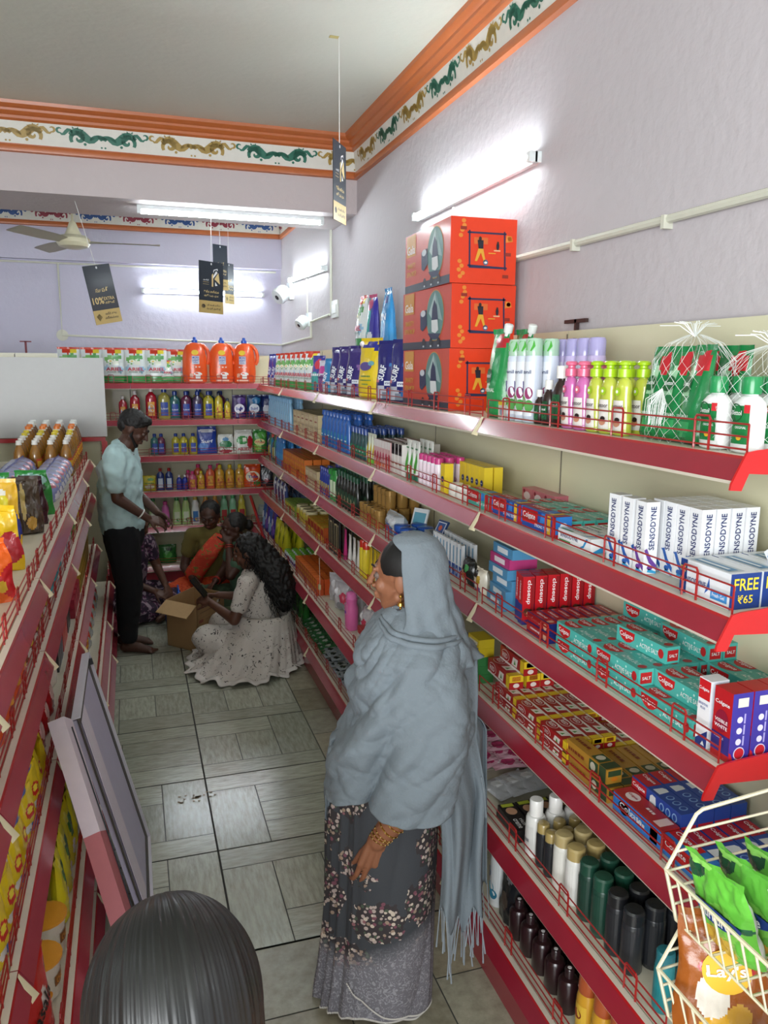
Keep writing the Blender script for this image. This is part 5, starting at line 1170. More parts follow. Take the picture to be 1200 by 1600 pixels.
# ---- bottom shelf
scols = [('#3f7a4c','#d9e0d4','green'),('#a8b0b6','#2c3a34','grey'),('#d8c82c','#5a5a1c','yellow')]
for j, (a, b_, nm) in enumerate(scols):
    s_ = pack('sachet', .076, .070, .012, blot(a,[(.1,.5,.5,.22,b_),(-.4,.75,.25,.12,'#dfe0dc')]), seed=80+j, nu=10, nv=8)
    y0_ = (4.55, 3.93, 3.31)[j]
    for i in range(64):
        c_, r_, l_ = i % 4, (i//4) % 8, i//32
        put(s_, (FX2+.004+.078*c_+.02*l_+R.uniform(-.003,.003), y0_+.079*r_+.03*l_+R.uniform(-.003,.003), z6+.010+.028*l_+.004*((r_+c_) % 2)), RIGHT+R.uniform(-.2,.2), nm+' foil sachet in the heap on the bottom shelf', 'sachet', nm+' sachets heaped on the bottom shelf', rx=-pi/2+R.uniform(.04,.12))
gb = pack('snack_pouch', .15, .16, .06, blot('#2a6a2c',[(0,.5,.5,.2,'#4a9a3c'),(.2,.8,.4,.1,'#1c3a1c')]), bot=.4, seed=90)
lattice(gb, 'dark green pouch on the bottom shelf', 'pouch', 'dark green pouches on the bottom shelf', RIGHT, 5.20, 5, .17, FX2+.05, 2, .1, z6, rj=.1)
fr = mk_spray('#d9dcdc', '#2f9a96', '#d4d8d8', .24, .031, None, flower=[(0,.3,'#3fa0b4'),(.4,.2,'#2f7a96'),(-.4,.5,'#8a9ab8')])
put(fr, (FX2+.05, 2.12, z6), RIGHT, 'white spray can with teal cap, bottom shelf', 'spray can')
pb3 = bottle('perfume_bottle', [(.026,0),(.030,.006),(.030,.09),(.024,.10),(.012,.105)], '#2a1418', [(.013,.104),(.013,.128),(.011,.131),(0,.131)], '#2c1a1e', lambda t: MB().lathe([(.006,.1312),(.006,.1318),(0,.132)], plastic('#e0dcdc'), 10).build('cap_dot', t))
lattice(pb3, 'dark maroon perfume bottle', 'bottle', 'dark maroon perfume bottles', RIGHT, 1.66, 5, .075, FX2+.04, 4, .075, z6, rj=.1)
bkb = pack('black_pouch', .11, .20, .06, blot('#1c1e22',[(0,.4,.4,.15,'#4a4038'),(.2,.8,.3,.08,'#6a6a6e')]), bot=.4, seed=91)
for i in range(3): put(bkb, (FX2+.05+.08*i, 2.03, z6), RIGHT, 'black pouch beside the teal capped can, %s' % ['front','middle','rear'][i], 'pouch', 'black pouches on the bottom shelf')
yc = bottle('lotion_bottle', [(.028,0),(.031,.005),(.031,.12),(.026,.145),(.016,.15)], '#c9952a', [(.027,.140),(.029,.150),(.026,.19),(.02,.196),(0,.197)], '#a8502a', lambda t: lab(t,.0312,.055,.03,.11,'#d8b03c',lambda b, mp: b.ell(0,.08,.014,.014,mp,ink('#8a3a20'),2)))
lattice(yc, 'yellow lotion bottle with brown cap', 'bottle', 'yellow lotion bottles with brown caps', RIGHT, 1.42, 3, .072, FX2+.04, 3, .075, z6)
rdp = MB().lathe([(.03,0),(.042,.01),(.046,.04),(.040,.07),(.02,.085),(0,.087)], plastic('#a81c24'), 20).build('red_pot')
lattice(rdp, 'glossy red pot', 'pot', 'glossy red pots on the bottom shelf', RIGHT, 1.25, 2, .095, FX2+.05, 2, .1, z6)
rj_ = MB().lathe([(.038,0),(.04,.004),(.04,.03),(.036,.032)], plastic('#b8202c'), 20).lathe([(.034,.031),(.034,.10),(.03,.11),(0,.111)], plastic('#1c2436'), 20).build('red_based_jar')
put(rj_, (FX2+.10, 2.50, z6), RIGHT, 'dark jar with red base beside the hanging shawl', 'jar')
bb = carton('blue_tray', .30, .22, .03, '#2a5a80', lambda b,f,t,r,l: b.rect(-.12,.12,-.08,.08,t,ink('#1c3a56')))
put(bb, (1.22, 2.88, z5), RIGHT, 'flat dark blue tray lying on fifth shelf behind woman', 'tray')

m = MB(); m.tube([(0,0,0),(.004,.004,-.14),(0,-.004,-.27)], .0014, M('#d8d4c8',.7), 5); m.box(-.006,.006,-.012,.012,-.20,-.17,M('#c8bc8c',.5)); o = m.build('hanging_string'); o.location = (1.052,4.56,.80)
tag(o, 'thin white string with a tag hanging before orange soap boxes', 'string')
# ============================================================ goods on the back wall shelves (x grows to the right)
BZS = [z+.0128 for z in SZ]; BFY = 7.12
def bk(p, desc, cat, group, x0, n, pitch, d, lv, nd=1, dp=0, fy=BFY, **k):
    lattice(p, desc, cat, group, BACK, x0, n, pitch, fy+d/2, nd, dp, BZS[lv], **k)
for i in range(4): put(ar[i % 2], (-.30+.175*i, BFY+.055, BZS[0]), R.uniform(-.12,.12), 'white and green detergent pouch on back shelf, %s from the left' % ORDL[i], 'pouch', 'white and green pouches on the back shelf', s=1.12)
put(ar[1], (-.48, BFY+.055, BZS[0]), .1, 'white green pouch half hidden by the white board', 'pouch', s=1.12)
put(ar[0], (.335, BFY+.07, BZS[0]+.03), .35, 'crumpled white green pouch slumped beside the orange jugs', 'pouch', s=.78, rx=-.35) if False else put(ar[0], (.40, BFY+.16, BZS[0]), 0, 'white green pouch behind the nearest orange jug', 'pouch', s=1.1)
put(ar[0], (.315, BFY+.03, BZS[0]+.01), .4, 'crumpled white green pouch slumped before the others', 'pouch', s=.72, rx=-.25)
jg = mk_jug()
for i, x in enumerate((.555, .785, .985)): put(jg, (x, BFY+.08, BZS[0]), [0,0,-.35][i], 'big orange detergent jug with blue cap, %s of three' % ['left','middle','right'][i], 'jug', 'orange detergent jugs')
hp = mk_cleaner('#a8182c', '#e6e4e2', '#d89a3c', .25, .042, .6, 'HARPIC', '#3a3a8c', .98, '#c8d8e4')
for i, x in enumerate((-.07, .03, .165)): put(hp, (x, BFY+.05, BZS[1]), 0, 'red bottle with white cap, %s of three' % ['left','middle','right'][i], 'bottle', 'red toilet cleaner bottles', s=[.82,1.,1.12][i])
LZL = lambda c, s=1: mk_cleaner(c, '#1f3f96', '#2f4aa0', .245, .046, .6, 'Lizol', '#e8ecf4', .92, '#28408f')
lz = [LZL('#a8a04a'), LZL('#2f6a6a'), LZL('#6a2a4c'), LZL('#4a3c5a'), LZL('#b8ac2c')]
for i, x in enumerate((.275, .365, .462, .56, .655)): put(lz[i], (x, BFY+.05, BZS[1]), 0, ['olive yellow floor cleaner, nearest the red bottles','teal floor cleaner bottle on second back shelf','wine coloured floor cleaner bottle on second back shelf','grey violet floor cleaner bottle','bright yellow floor cleaner on the second back shelf'][i], 'bottle', s=[1.12,1,1,1,1][i])
lzs = mk_cleaner('#c8b42c', '#1a2440', '#e2c83c', .24, .036, .6, None, al=.92, spot='#c85a3a')
put(lzs, (.745, BFY+.05, BZS[1]), 0, 'slim yellow bottle with navy cap', 'bottle'); put(lzs, (.82, BFY+.04, BZS[1]), 0, 'smallest slim yellow bottle on its shelf', 'bottle', s=.76)
for i, x in enumerate((.40,.51,.61,.71,.80)): put(lz[(i+2) % 4], (x-.03, BFY+.15, BZS[1]), 0, 'rear row cleaner bottle on second back shelf, %s from left' % ORDL[i], 'bottle', 'rear row cleaner bottles')
def dpack(bg, spots, word, wc, seed, w=.13, h=.20, oval=None, **k): return pack('powder_bag', w, h, .06, blot(bg, spots), word, wc, seed=seed, bot=.35, oval=oval, taper=.05, **k)
q = dpack('#3a2460', [(.3,.8,.6,.15,'#5c3a8c')], 'Surf', '#2a3a9c', 101, oval=('#e4e0ea',.7,.42), wz=.45, ww=.5)
put(q, (.885-.045, BFY+.23-.0, BZS[1]), 0, 'unused', 'bag') if False else put(q, (.965-.04, BFY+.045, BZS[1]), 0, 'violet detergent powder bag on the second back shelf', 'bag')
q = dpack('#1c3a6a', [(.3,.8,.6,.15,'#2f7ab0')], 'Surf', '#2a3a9c', 102, oval=('#dfe4ee',.7,.42), wz=.45, ww=.5); put(q, (1.06, BFY+.045, BZS[1]), -.1, 'navy and teal powder bag beside the violet one', 'bag')
q = dpack('#22306e', [(.0,.4,.5,.2,'#c8ccd8')], None, '#fff', 103); put(q, (1.18, BFY+.075, BZS[1]), -.3, 'blue powder bag in the corner, second back shelf', 'bag')
# third back shelf
for i, (x, c) in enumerate(((.23,1),(.285,2),(.36,4),(.428,4),(.51,4))): put(lz[c], (x+(-.05 if i < 2 else 0), BFY+.05, BZS[2]), 0, ['teal cleaner bottle beside the man\'s face','wine cleaner bottle beside the man\'s face','small yellow cleaner, left of three','small yellow cleaner, middle of three','small yellow cleaner, right of three'][i], 'bottle', s=.78)
q = dpack('#22409c', [(.0,.9,.9,.06,'#c9ccd8'),(-.4,.3,.5,.15,'#3f7ac8')], 'Surf', '#eef2f8', 104, .17, .235, wz=.5, ww=.6); put(q, (.60+.03, BFY+.05, BZS[2]), 0, 'glossy blue detergent powder bag', 'bag')
q = dpack('#dfe2da', [(0,.5,.8,.25,'#2f7a4c'),(0,.8,.4,.1,'#4a8ab8'),(0,.15,.8,.1,'#a83a4a')], 'ARIEL', '#eef2ee', 105, .14, .165, wz=.3); put(q, (.80-.005, BFY+.05, BZS[2]), 0, 'smaller white powder bag with green emblem', 'bag')
q = dpack('#e0e2da', [(-.1,.6,.6,.2,'#3f9a4c'),(.7,.5,.3,.3,'#b82a3a'),(.1,.62,.25,.1,'#eceada')], 'ARIEL', '#b82a3a', 106, .17, .20, wz=.2); put(q, (.965-.01, BFY+.05, BZS[2]), 0, 'larger white powder bag with red side', 'bag')
q = dpack('#3a8a3c', [(.3,.8,.7,.15,'#5cb04c'),(-.3,.25,.5,.15,'#8cc04c')], 'Wheel', '#c83a3a', 107, .13, .20, oval=('#e0dc8c',.75,.3), wz=.5); put(q, (1.11-.005, BFY+.06, BZS[2]), -.1, 'green detergent powder bag', 'bag')
q = dpack('#2f5cb0', [(0,.15,.9,.12,'#d8a8b0')], 'Rin', '#c82a3a', 108, .13, .19, oval=('#e2e4ec',.8,.42), wz=.52, ww=.5); put(q, (1.235+.01, BFY+.12, BZS[2]), -.35, 'blue and white powder bag in the third shelf corner', 'bag')
# fourth back shelf
q = dpack('#c8bc2c', [(0,.3,.7,.15,'#d8d8b8'),(.2,.8,.5,.1,'#4a8a2c')], '~', '#3a7a2c', 109, .11, .13, wz=.55); put(q, (.12, BFY+.05, BZS[3]), 0, 'small yellow powder bag beside the man\'s elbow', 'bag')
hb = mk_cleaner('#22387c', '#b02a2c', '#c8d4e4', .20, .033, .6, None, al=.98)
for i, x in enumerate((.215, .29)): put(hb, (x, BFY+.05, BZS[3]), 0, 'navy toilet cleaner with red cap, %s one' % ('left','right')[i], 'bottle')
cl = mk_cleaner('#2436a0', '#e6e8ec', '#2c3a98', .135, .024, .8, None, al=.95)
for i, x in enumerate((.375, .425)): put(cl, (x, BFY+.04, BZS[3]), 0, 'small royal blue spray bottle, %s one' % ('left','right')[i], 'bottle')
vm = lambda c, cap, h=.17, r=.036: mk_cleaner(c, cap, '#d8a03c' if c != '#c85a8c' else '#d86a6a', h, r, .6, None, al=.92, spot='#b83a2a')
vv = [vm('#c8587c','#d8387c',.165), vm('#d8a82c','#e0cc2c',.165,.032), vm('#d8603c','#e0387c',.215,.040), vm('#c8952a','#e0c82c',.215,.040)]
for i, (x, k) in enumerate(((.492,0),(.567,1),(.65,2),(.735,3),(.825,3),(.915,3))): put(vv[k], (x, BFY+.05, BZS[3]), 0, ['short pink dish liquid bottle','short yellow dish liquid bottle','tall coral dish liquid with pink cap','tall amber dish liquid, left of three','tall amber dish liquid, middle of three','tall amber dish liquid, right of three'][i], 'bottle')
for i in range(4): put(vv[2 if i % 2 else 0], (.46+.09*i, BFY+.14, BZS[3]), 0, 'rear row coral bottle on fourth back shelf, %s from left' % ORDL[i], 'bottle', 'rear coral bottles')
q = dpack('#d8501c', [(0,.9,.9,.05,'#c8442c'),(.5,.2,.4,.12,'#3f8a3c')], 'Tide', '#22308c', 110, .15, .20, oval=('#e8dcc0',.85,.5), wz=.5, ww=.6); put(q, (1.05-.02, BFY+.05, BZS[3]), 0, 'orange detergent bag with round white emblem', 'bag')
q = dpack('#2a2c34', [(0,.45,.6,.18,'#8a8a94'),(.1,.3,.3,.1,'#a83a4a')], None, '#fff', 111, .13, .19); put(q, (1.16, BFY+.07, BZS[3]), -.2, 'black and grey powder bag beside the orange one', 'bag')
# fifth back shelf
ph = lambda c, cap, lb, h=.255, r=.037: mk_softener(c, cap, lb, h, r, None)
pp = [ph('#d870b8','#e0489c','#d88cc8',.215), ph('#b8d88c','#2fa04c','#dfe8cc'), ph('#e4e6e2','#d8b83c','#3f7ab8'), ph('#d8883c','#e0a42c','#b84a3c'), ph('#8cc8a0','#3fb060','#b83a3c'), ph('#d8cc4c','#e0c82c','#b83a3c')]
for i, (x, k) in enumerate(((.245,0),(.345,1),(.425,1),(.508,2),(.600,3),(.685,3),(.765,4),(.845,4),(.925,5))):
    put(pp[k], (x, BFY+.05, BZS[4]), 0, ['pink floor cleaner bottle beside the hands','pale green bottle with green cap, left one','pale green bottle with green cap, right one','white bottle with yellow cap and blue label','orange cleaner bottle, left one','orange cleaner bottle, right one','mint green bottle, left one','mint green bottle, right one','yellow ribbed bottle with yellow cap'][i], 'bottle')
q = pack('clear_bag', .20, .13, .10, blot('#b8c0bc',[(0,.4,.4,.2,'#e0e4e2'),(.3,.7,.3,.15,'#6a9a8c')]), seed=112, wr=.01); put(q, (1.18, BFY+.08, BZS[4]), -.3, 'white and green plastic bag in the low corner', 'bag')
for i, x in enumerate((-.1, .02, .14)): put(pp[[0,2,1][i]], (x, BFY+.05, BZS[4]), 0, ['pink bottle behind the standing man\'s hip','white bottle behind the standing man','green bottle behind the standing man'][i], 'bottle')
for i, x in enumerate((.05,.25,.45)): put(gb, (x, BFY+.06, BZS[5]), 0, 'green pouch on lowest back shelf, %s one' % ['left','middle','right'][i], 'pouch', 'green pouches on the lowest back shelf')

# ============================================================ goods on the left gondola
lz1, lz2, lz3, lz4, lz5 = [z+.0008 for z in LZ+[.13]]
oils = [mk_oil('#e07a2c'), mk_oil('#e4e2da', '#9c6a1c'), mk_oil('#d8c42c'), mk_oil('#e6eae6','#8a5a20')]
nm_ = ['orange','white','yellow','pale']
rows_ = [(5.96, 3), (5.86, 3), (5.76, 0), (5.66, 0), (5.56, 2), (5.46, 2), (5.36, 1), (5.26, 1), (5.16, 1)]
for r, (y, k) in enumerate(rows_):
    for i in range(4):
        put(oils[k], (-.395-.088*i, y, lz1), LEFT, '%s capped oil bottle, %s row, %s from the aisle' % (nm_[k], ORD[::-1][r+7] if False else ['farthest','eighth','seventh','sixth','fifth','fourth','third','second','nearest'][r], ORDL[i]), 'bottle', 'cooking oil bottles', s=[1.16,1.14,1.10,1.08,1.0,.97,.93,.9,.88][r])
pu = pack('wrapped_noodle_block', .24, .13, .17, blot('#8088b8',[(-.3,.4,.3,.2,'#d8dae0'),(.3,.7,.3,.12,'#c8a86a'),(.1,.25,.4,.1,'#34389c'),(.5,.5,.2,.3,'#3a3c9a'),(-.6,.8,.3,.1,'#b86a7a')]), seed=121, bot=1., wr=.008)
for i in range(7):
    for k in range(2): put(pu, (-.44-.20*k, 5.02-.155*i, lz1+.0), LEFT+R.uniform(-.05,.05), 'violet and silver wrapped pack, %s from camera, %s' % ((['nearest']+ORDL[1:])[6-i], ('aisle side','far side')[k]), 'pack', 'violet and silver wrapped packs', s=1.0)
def snack(lb, bg, spots, x, y, z, rz, w=.19, h=.25, rx=0., word=None, wc='#eee', s=None, seed=0, t=.07, **k):
    p = pack('snack_bag', w, h, t, blot(bg, spots), word, wc, seed=seed, bot=k.pop('bot', .5), wr=.014, nu=34, nv=40, taper=.16, **k); rz += .25*sin(seed*2.3)
    put(p, (x, y, z), rz, lb, 'bag', None, rx=rx, s=s)
FC = -.15       # packs face the camera
snack('green and yellow snack bag with clear top, nearer aisle', '#2f8a3c', [(0,.85,.9,.14,'#8ab8ac'),(-.3,.55,.5,.12,'#d8cc2c'),(.3,.68,.5,.12,'#1c3c1c')], -.44, 3.86, lz1, FC, .17, .20, .2, seed=131)
snack('green and yellow snack bag with clear top, farther left', '#2f8a3c', [(0,.85,.9,.14,'#8ab8ac'),(-.3,.6,.5,.1,'#d8cc2c'),(.4,.5,.4,.15,'#22366e')], -.61, 3.88, lz1, FC, .16, .19, .2, seed=132)
snack('dark maroon and red chip bag leaning by the fence', '#3a1420', [(0,.22,.8,.24,'#c83222'),(-.4,.1,.4,.1,'#e09a3c'),(.2,.8,.5,.1,'#5a2030')], -.42, 3.62, lz1, FC, .12, .20, .1, seed=133)
snack('dark brown snack box bag beside the maroon one', '#4a3c30', [(.2,.2,.3,.12,'#d8a84c'),(-.2,.6,.15,.35,'#c8b06a')], -.425, 3.40, lz1, FC+.4, .13, .22, -.1, seed=134)
snack('white and yellow blue chip bag', '#e0b02c', [(-.7,.5,.3,.5,'#2c3a8c'),(.0,.82,.5,.1,'#e8e6dc'),(.3,.7,.3,.1,'#e0d22c'),(.7,.3,.3,.3,'#2c3a8c')], -.50, 3.18, lz1, FC, .16, .24, -.12, seed=135)
snack('blue and white noodle bag lying at far left', '#2c3a9c', [(0,.4,.5,.2,'#e0e2e6')], -.64, 3.72, lz1, FC, .16, .16, -.3, seed=136)
gbx = [('#6a6a62','grey snack carton top behind the yellow bag'),('#5a2c2c','brown snack carton at far left')]
for i, (c, l) in enumerate(gbx): put(carton('snack_carton', .16, .12, .14, c, lambda b,f,t,r,l_: b.rect(-.06,.06,.02,.10,f,ink('#b8a880')), top=('#7c7c74','#4a2a24')[i]), (-.60+.0*i, 3.42-.2*i, lz1), FC, l, 'carton')
snack('bright yellow noodle bag with red corner', '#e8c01c', [(-.4,.35,.55,.28,'#d8b468'),(.7,.4,.35,.25,'#b82a34'),(0,.85,.6,.1,'#ecd048')], -.455, 2.82, lz1, FC, .19, .21, .1, seed=141, word='~', wc='#c82a2c', wz=.62, ww=.4, rot=.2)
snack('second yellow noodle bag, farther left', '#e4ba1c', [(.2,.4,.5,.3,'#d8b064'),(.0,.85,.6,.1,'#ecd048')], -.63, 2.98, lz1, FC, .15, .20, .1, seed=142)
snack('orange and red noodle bag lying near the photographer', '#e8641c', [(.95,.35,.3,.3,'#c8242a'),(-.3,.7,.5,.2,'#f07a28'),(.7,.3,.15,.1,'#e0b83c')], -.445, 2.42, lz1, FC, .20, .19, .25, seed=143)
snack('second orange noodle bag partly out of frame', '#e86a1c', [(.7,.35,.3,.3,'#c82a2a'),(-.3,.7,.5,.2,'#f07a28')], -.63, 2.40, lz1, FC, .16, .18, .2, seed=144)
snack('yellow noodle packet peeking at the left frame edge', '#e0d02c', [(.2,.5,.5,.2,'#c83a2a')], -.46, 2.14, lz1, FC, .18, .15, .2, seed=145)
for i, (x, y, c, l) in enumerate(((-.90,5.35,'#1c4a24','dark green seed pouch beyond the gondola'),(-.88,5.05,'#a8a83c','lime green pouch beyond the gondola'),(-.86,4.7,'#8a8f8c','silver pouch beyond the gondola'),(-1.0,5.6,'#8c2a2c','dark red pouch at far left beyond the gondola'))):
    snack(l, c, [(0,.5,.5,.2,'#d0d0c0'),(.3,.8,.5,.1,'#3a3a2c')], x, y, 1.2758, FC, .16, .26, 0, seed=150+i)
# second board of the gondola
def lft(p, desc, cat, group, y0, n, pitch, d, z, nd=1, dp=0, fx=-.333, **k):
    lattice(p, desc, cat, group, LEFT, y0, n, pitch, fx-d/2, nd, -dp if dp else 0, z, **k)
maggi = pack('noodle_pack', .13, .13, .05, blot('#e8cc1c',[(.0,.55,.45,.14,'#c8281c'),(.0,.57,.3,.06,'#ecd640'),(.3,.2,.5,.12,'#2f62b8'),(-.4,.25,.3,.1,'#e6e4da')]), '2-Minute', '#2a4aa0', wz=.2, ww=.5, seed=161, bot=.6)
orp = pack('noodle_pack', .13, .12, .05, blot('#d8501c',[(0,.5,.5,.2,'#e8a02c'),(.3,.8,.4,.1,'#b82424')]), seed=162, bot=.6)
rdp2 = pack('snack_pack', .15, .16, .06, blot('#b01c20',[(0,.5,.5,.2,'#d8a8a0'),(.3,.85,.4,.08,'#e0701c')]), seed=163, bot=.6)
mix = pack('snack_pack', .13, .13, .05, blot('#8a3a20',[(0,.5,.5,.2,'#d8c03c'),(.4,.8,.4,.1,'#3a6ab0'),(-.4,.2,.3,.15,'#e0dcd0')]), seed=164, bot=.6)
lft(orp, 'orange noodle pack on second board', 'pack', 'orange packs on second left board', 1.45, 8, .14, .06, lz2, nd=2, dp=.07, rj=.1)
lft(mix, 'mixed colour snack pack on second board', 'pack', 'brown snack packs on second left board', 2.60, 5, .15, .06, lz2, nd=2, dp=.07, rj=.1)
tq = pack('wipes_pack', .16, .14, .06, blot('#3fb0b8',[(0,.5,.5,.2,'#e4eaea'),(.4,.2,.3,.12,'#d8c84c')]), seed=165, bot=.6)
lft(tq, 'teal and white pack on second board', 'pack', 'teal packs on second left board', 3.38, 3, .18, .07, lz2, nd=2, dp=.08, rj=.1)
sn = carton('napkin_pack', .20, .11, .12, '#e2e2e4', lambda b,f,t,r,l: b.ell(.02,.06,.02,.03,f,ink('#5a4a9a')))
lft(sn, 'white pack with violet emblem', 'pack', 'white packs on second left board', 3.98, 2, .22, .11, lz2)
gsb = carton('soap_box', .11, .08, .05, '#3f9a3c', lambda b,f,t,r,l: b.rect(-.04,.04,.01,.03,f,ink('#c8d83c')))
lft(gsb, 'bright green box', 'box', 'bright green boxes on second left board', 4.45, 3, .13, .08, lz2, nl=3, lp=.051)
yps = pack('snack_pouch', .14, .20, .06, blot('#d8cc1c',[(0,.2,.6,.2,'#d8701c'),(.1,.7,.4,.12,'#3a4a1c')]), seed=166, bot=.5)
lft(yps, 'yellow and orange pouch at the far end', 'pouch', 'yellow pouches on second left board', 4.92, 6, .16, .07, lz2, rj=.1)
# third board
lft(maggi, 'yellow noodle pack', 'pack', 'yellow noodle packs', 1.72, 8, .125, .06, lz3, nd=3, dp=.085, fx=-.315, nl=1, rj=.25)
lft(maggi, 'upper yellow noodle pack', 'pack', 'upper yellow noodle packs', 1.60, 6, .14, .06, lz3+.131, nd=1, rj=.3)
put(pack('noodle_multipack', .22, .20, .09, blot('#e4c81c',[(.2,.85,.7,.12,'#c88a2c'),(-.1,.62,.9,.12,'#2248a8'),(.5,.62,.2,.05,'#e8e6e0'),(-.5,.3,.4,.1,'#dfe0d4')]), '₹83', '#f0f0ec', wz=.60, ww=.35, seed=167, bot=.6), (-.40, 1.62, lz3+.26), .9, 'large yellow multipack with blue 83 rupee band', 'pack') if False else put(pack('noodle_multipack', .22, .24, .09, blot('#e4c81c',[(.2,.88,.7,.12,'#c88a2c'),(-.1,.62,.9,.12,'#2248a8'),(-.5,.3,.4,.1,'#dfe0d4')]), '₹83', '#f0f0ec', wz=.60, ww=.35, seed=167, bot=.6, sub=('2 Minute Noodles','#2a4aa0',.3)), (-.385, 1.50, lz3), 1.25, 'large yellow multipack with blue 83 rupee band', 'pack')
lft(rdp2, 'red snack pack', 'pack', 'red snack packs on third board', 2.72, 3, .17, .07, lz3, nd=2, dp=.08, rj=.1)
silk = pack('tissue_pack', .22, .20, .10, blot('#e2decf',[(0,.95,1.2,.12,'#cfd6d6')]), 'Silky', '#c0303a', wz=.55, ww=.55, seed=168, bot=.7, wr=.005, rot=0)
put(silk, (-.41, 3.30, lz3), LEFT-.3, 'cream soft tissue pack with red Silky lettering', 'tissue')
nb = [carton('snack_box', .10, .07, .05, c, lambda b,f,t,r,l: (b.rect(-.04,.04,.012,.038,f,ink(w_)), b.rect(-.04,.04,-.02,.02,t,ink(w_)))) for c, w_ in (('#1a2848','#3a78c0'),('#20242c','#c8b02c'),('#c82424','#e0706a'),('#1c1c20','#3a3a40'),('#a01c34','#c84a5c'),('#b8982c','#8c6a1c'))]
for r_, (c, y) in enumerate(((1,3.50),(0,3.58),(0,3.66),(2,3.76),(2,3.84),(2,3.92),(3,4.03),(3,4.12))):
    for i in range(2):
        for l in range(2): put(nb[c], (-.40-.105*i, y, lz3+.0508*l), 0, '%s small box, %s step, %s side, %s' % (['navy','black and gold','red','charcoal'][[1,0,2,3].index(c) if False else {0:0,1:1,2:2,3:3}[c]], ORDL[r_], ('aisle','inner')[i], ('lower','upper')[l]), 'box', 'small boxes stepping along the third left board', s=(.98,1,1))
lft(nb[4], 'crimson box at third board', 'box', 'crimson boxes on third left board', 4.28, 4, .11, .07, lz3, nd=2, dp=.08, nl=2, lp=.051)
lft(nb[5], 'golden yellow box at third board', 'box', 'golden boxes on third left board', 4.78, 9, .11, .07, lz3, nd=2, dp=.08, nl=3, lp=.051)
# fourth board
snk2 = pack('noodle_pack', .13, .20, .06, blot('#d8cc1c',[(.2,.65,.5,.2,'#3f7a2c'),(0,.3,.4,.12,'#e2e0d8'),(-.3,.85,.3,.1,'#e0d84c')]), seed=171, bot=.5)
lattice(snk2, 'yellow and green tall noodle pack', 'pack', 'tall yellow green packs on fourth left board', LEFT, 2.24, 4, .13, -.275, 3, -.09, lz4, rj=.15)
cupn = bottle('noodle_cup', [(.036,0),(.038,.003),(.050,.098),(.053,.100)], '#d8d2c4', [(.0545,.100),(.0545,.106),(0,.107)], '#e09a2c', lambda t: lab(t,.0455,.18,.012,.085,'#cfc8b6',lambda b, mp: (b.rect(-.03,.03,.04,.066,mp,ink('#8a5a2c'),2,6), b.text('CHICKEN',0,.053,.05,mp,ink('#e8a03c'),height=.014), b.ell(-.05,.03,.012,.012,mp,ink('#d88a1c'),2))))
put(cupn, (-.295, 2.09, lz4), LEFT, 'instant noodle cup with orange foil lid', 'cup', s=1.1); put(cupn, (-.44, 2.02, lz4), LEFT, 'instant noodle cup behind the orange lidded one', 'cup', s=1.1)
put(cupn, (-.295, 1.93, lz4), LEFT, 'instant noodle cup nearest the photographer', 'cup', s=1.1)
rmas = pack('snack_bag', .20, .22, .08, blot('#b8201c',[(.4,.6,.2,.12,'#d8ccc4'),(-.3,.25,.3,.12,'#8c1414')]), 'Masala', '#1c1414', wz=.55, ww=.7, seed=172, bot=.6, rot=.3, hh=.16)
put(rmas, (-.300, 1.74, lz4), LEFT-.3, 'glossy red noodle bag with black script lettering', 'bag')
lattice(pack('noodle_pack', .14, .16, .06, blot('#5a2c20',[(0,.5,.5,.2,'#c8a04c'),(.3,.8,.4,.1,'#a83a2c')]), seed=173, bot=.5), 'brown pack on fourth left board', 'pack', 'brown packs on fourth left board', LEFT, 2.80, 6, .16, -.28, 2, -.09, lz4, rj=.1)
lattice(oils[2], 'yellow capped bottle on the fourth board', 'bottle', 'yellow capped bottles on fourth left board', LEFT, 4.0, 5, .10, -.33, 2, -.1, lz4)
lattice(pack('clear_bag', .16, .16, .08, blot('#a8aca8',[(0,.5,.4,.2,'#c83a3c'),(.3,.3,.3,.1,'#d8b83c')]), seed=174, bot=.6, wr=.01), 'clear bag of sweets on the fourth board', 'bag', 'clear bags on fourth left board', LEFT, 4.60, 6, .19, -.33, 1, 0, lz4)
lattice(pack('snack_pack', .16, .15, .07, blot('#8c2420',[(0,.5,.5,.2,'#c89a5c')]), seed=175, bot=.6), 'dark red pack on the lowest left board', 'pack', 'dark red packs on the lowest left board', LEFT, 1.5, 8, .19, -.31, 2, -.1, lz5, rj=.1)

# ============================================================ leaning boards in the aisle
def lean_panel(label, A, B, L, th, cols, frame):
    """A = foot far corner, B = top far corner, the panel runs L towards the camera"""
    A, B = Vector(A), Vector(B); u = (B-A); H = u.length; u.normalize(); v = Vector((0,-1,0)); n = v.cross(u); n.normalize()
    if n.x < 0: n = -n
    t = empty('leaning_board', A); tag(t, label, 'board')
    def sl(mb, a0, a1, b0, b1, t0, t1, m): mb.obox(u*(a0+a1)/2+v*(b0+b1)/2+n*(t0+t1)/2, u*(a1-a0)/2, v*(b1-b0)/2, n*(t1-t0)/2, m)
    m = MB(); sl(m, .006, H-.006, .006, L-.006, 0, th*.55, cols[0]); m.build('sheet', t)
    if frame:
        m = MB()
        for a in ((0,.035),(H-.035,H)): sl(m, a[0], a[1], 0, L, th*.55, th*.62, cols[1])
        for b in ((0,.052),(L-.030,L)): sl(m, .035, H-.035, b[0], b[1], th*.55, th*.62, cols[1])
        m.build('dark_frame', t)
        m = MB(); sl(m, -.004, 0, -.004, L, 0, th, cols[2]); sl(m, H, H+.004, -.004, L, 0, th, cols[2]); sl(m, -.004, H+.004, -.006, -.0, 0, th, cols[2]); m.build('white_edge', t)
    return t, u, v, n, H
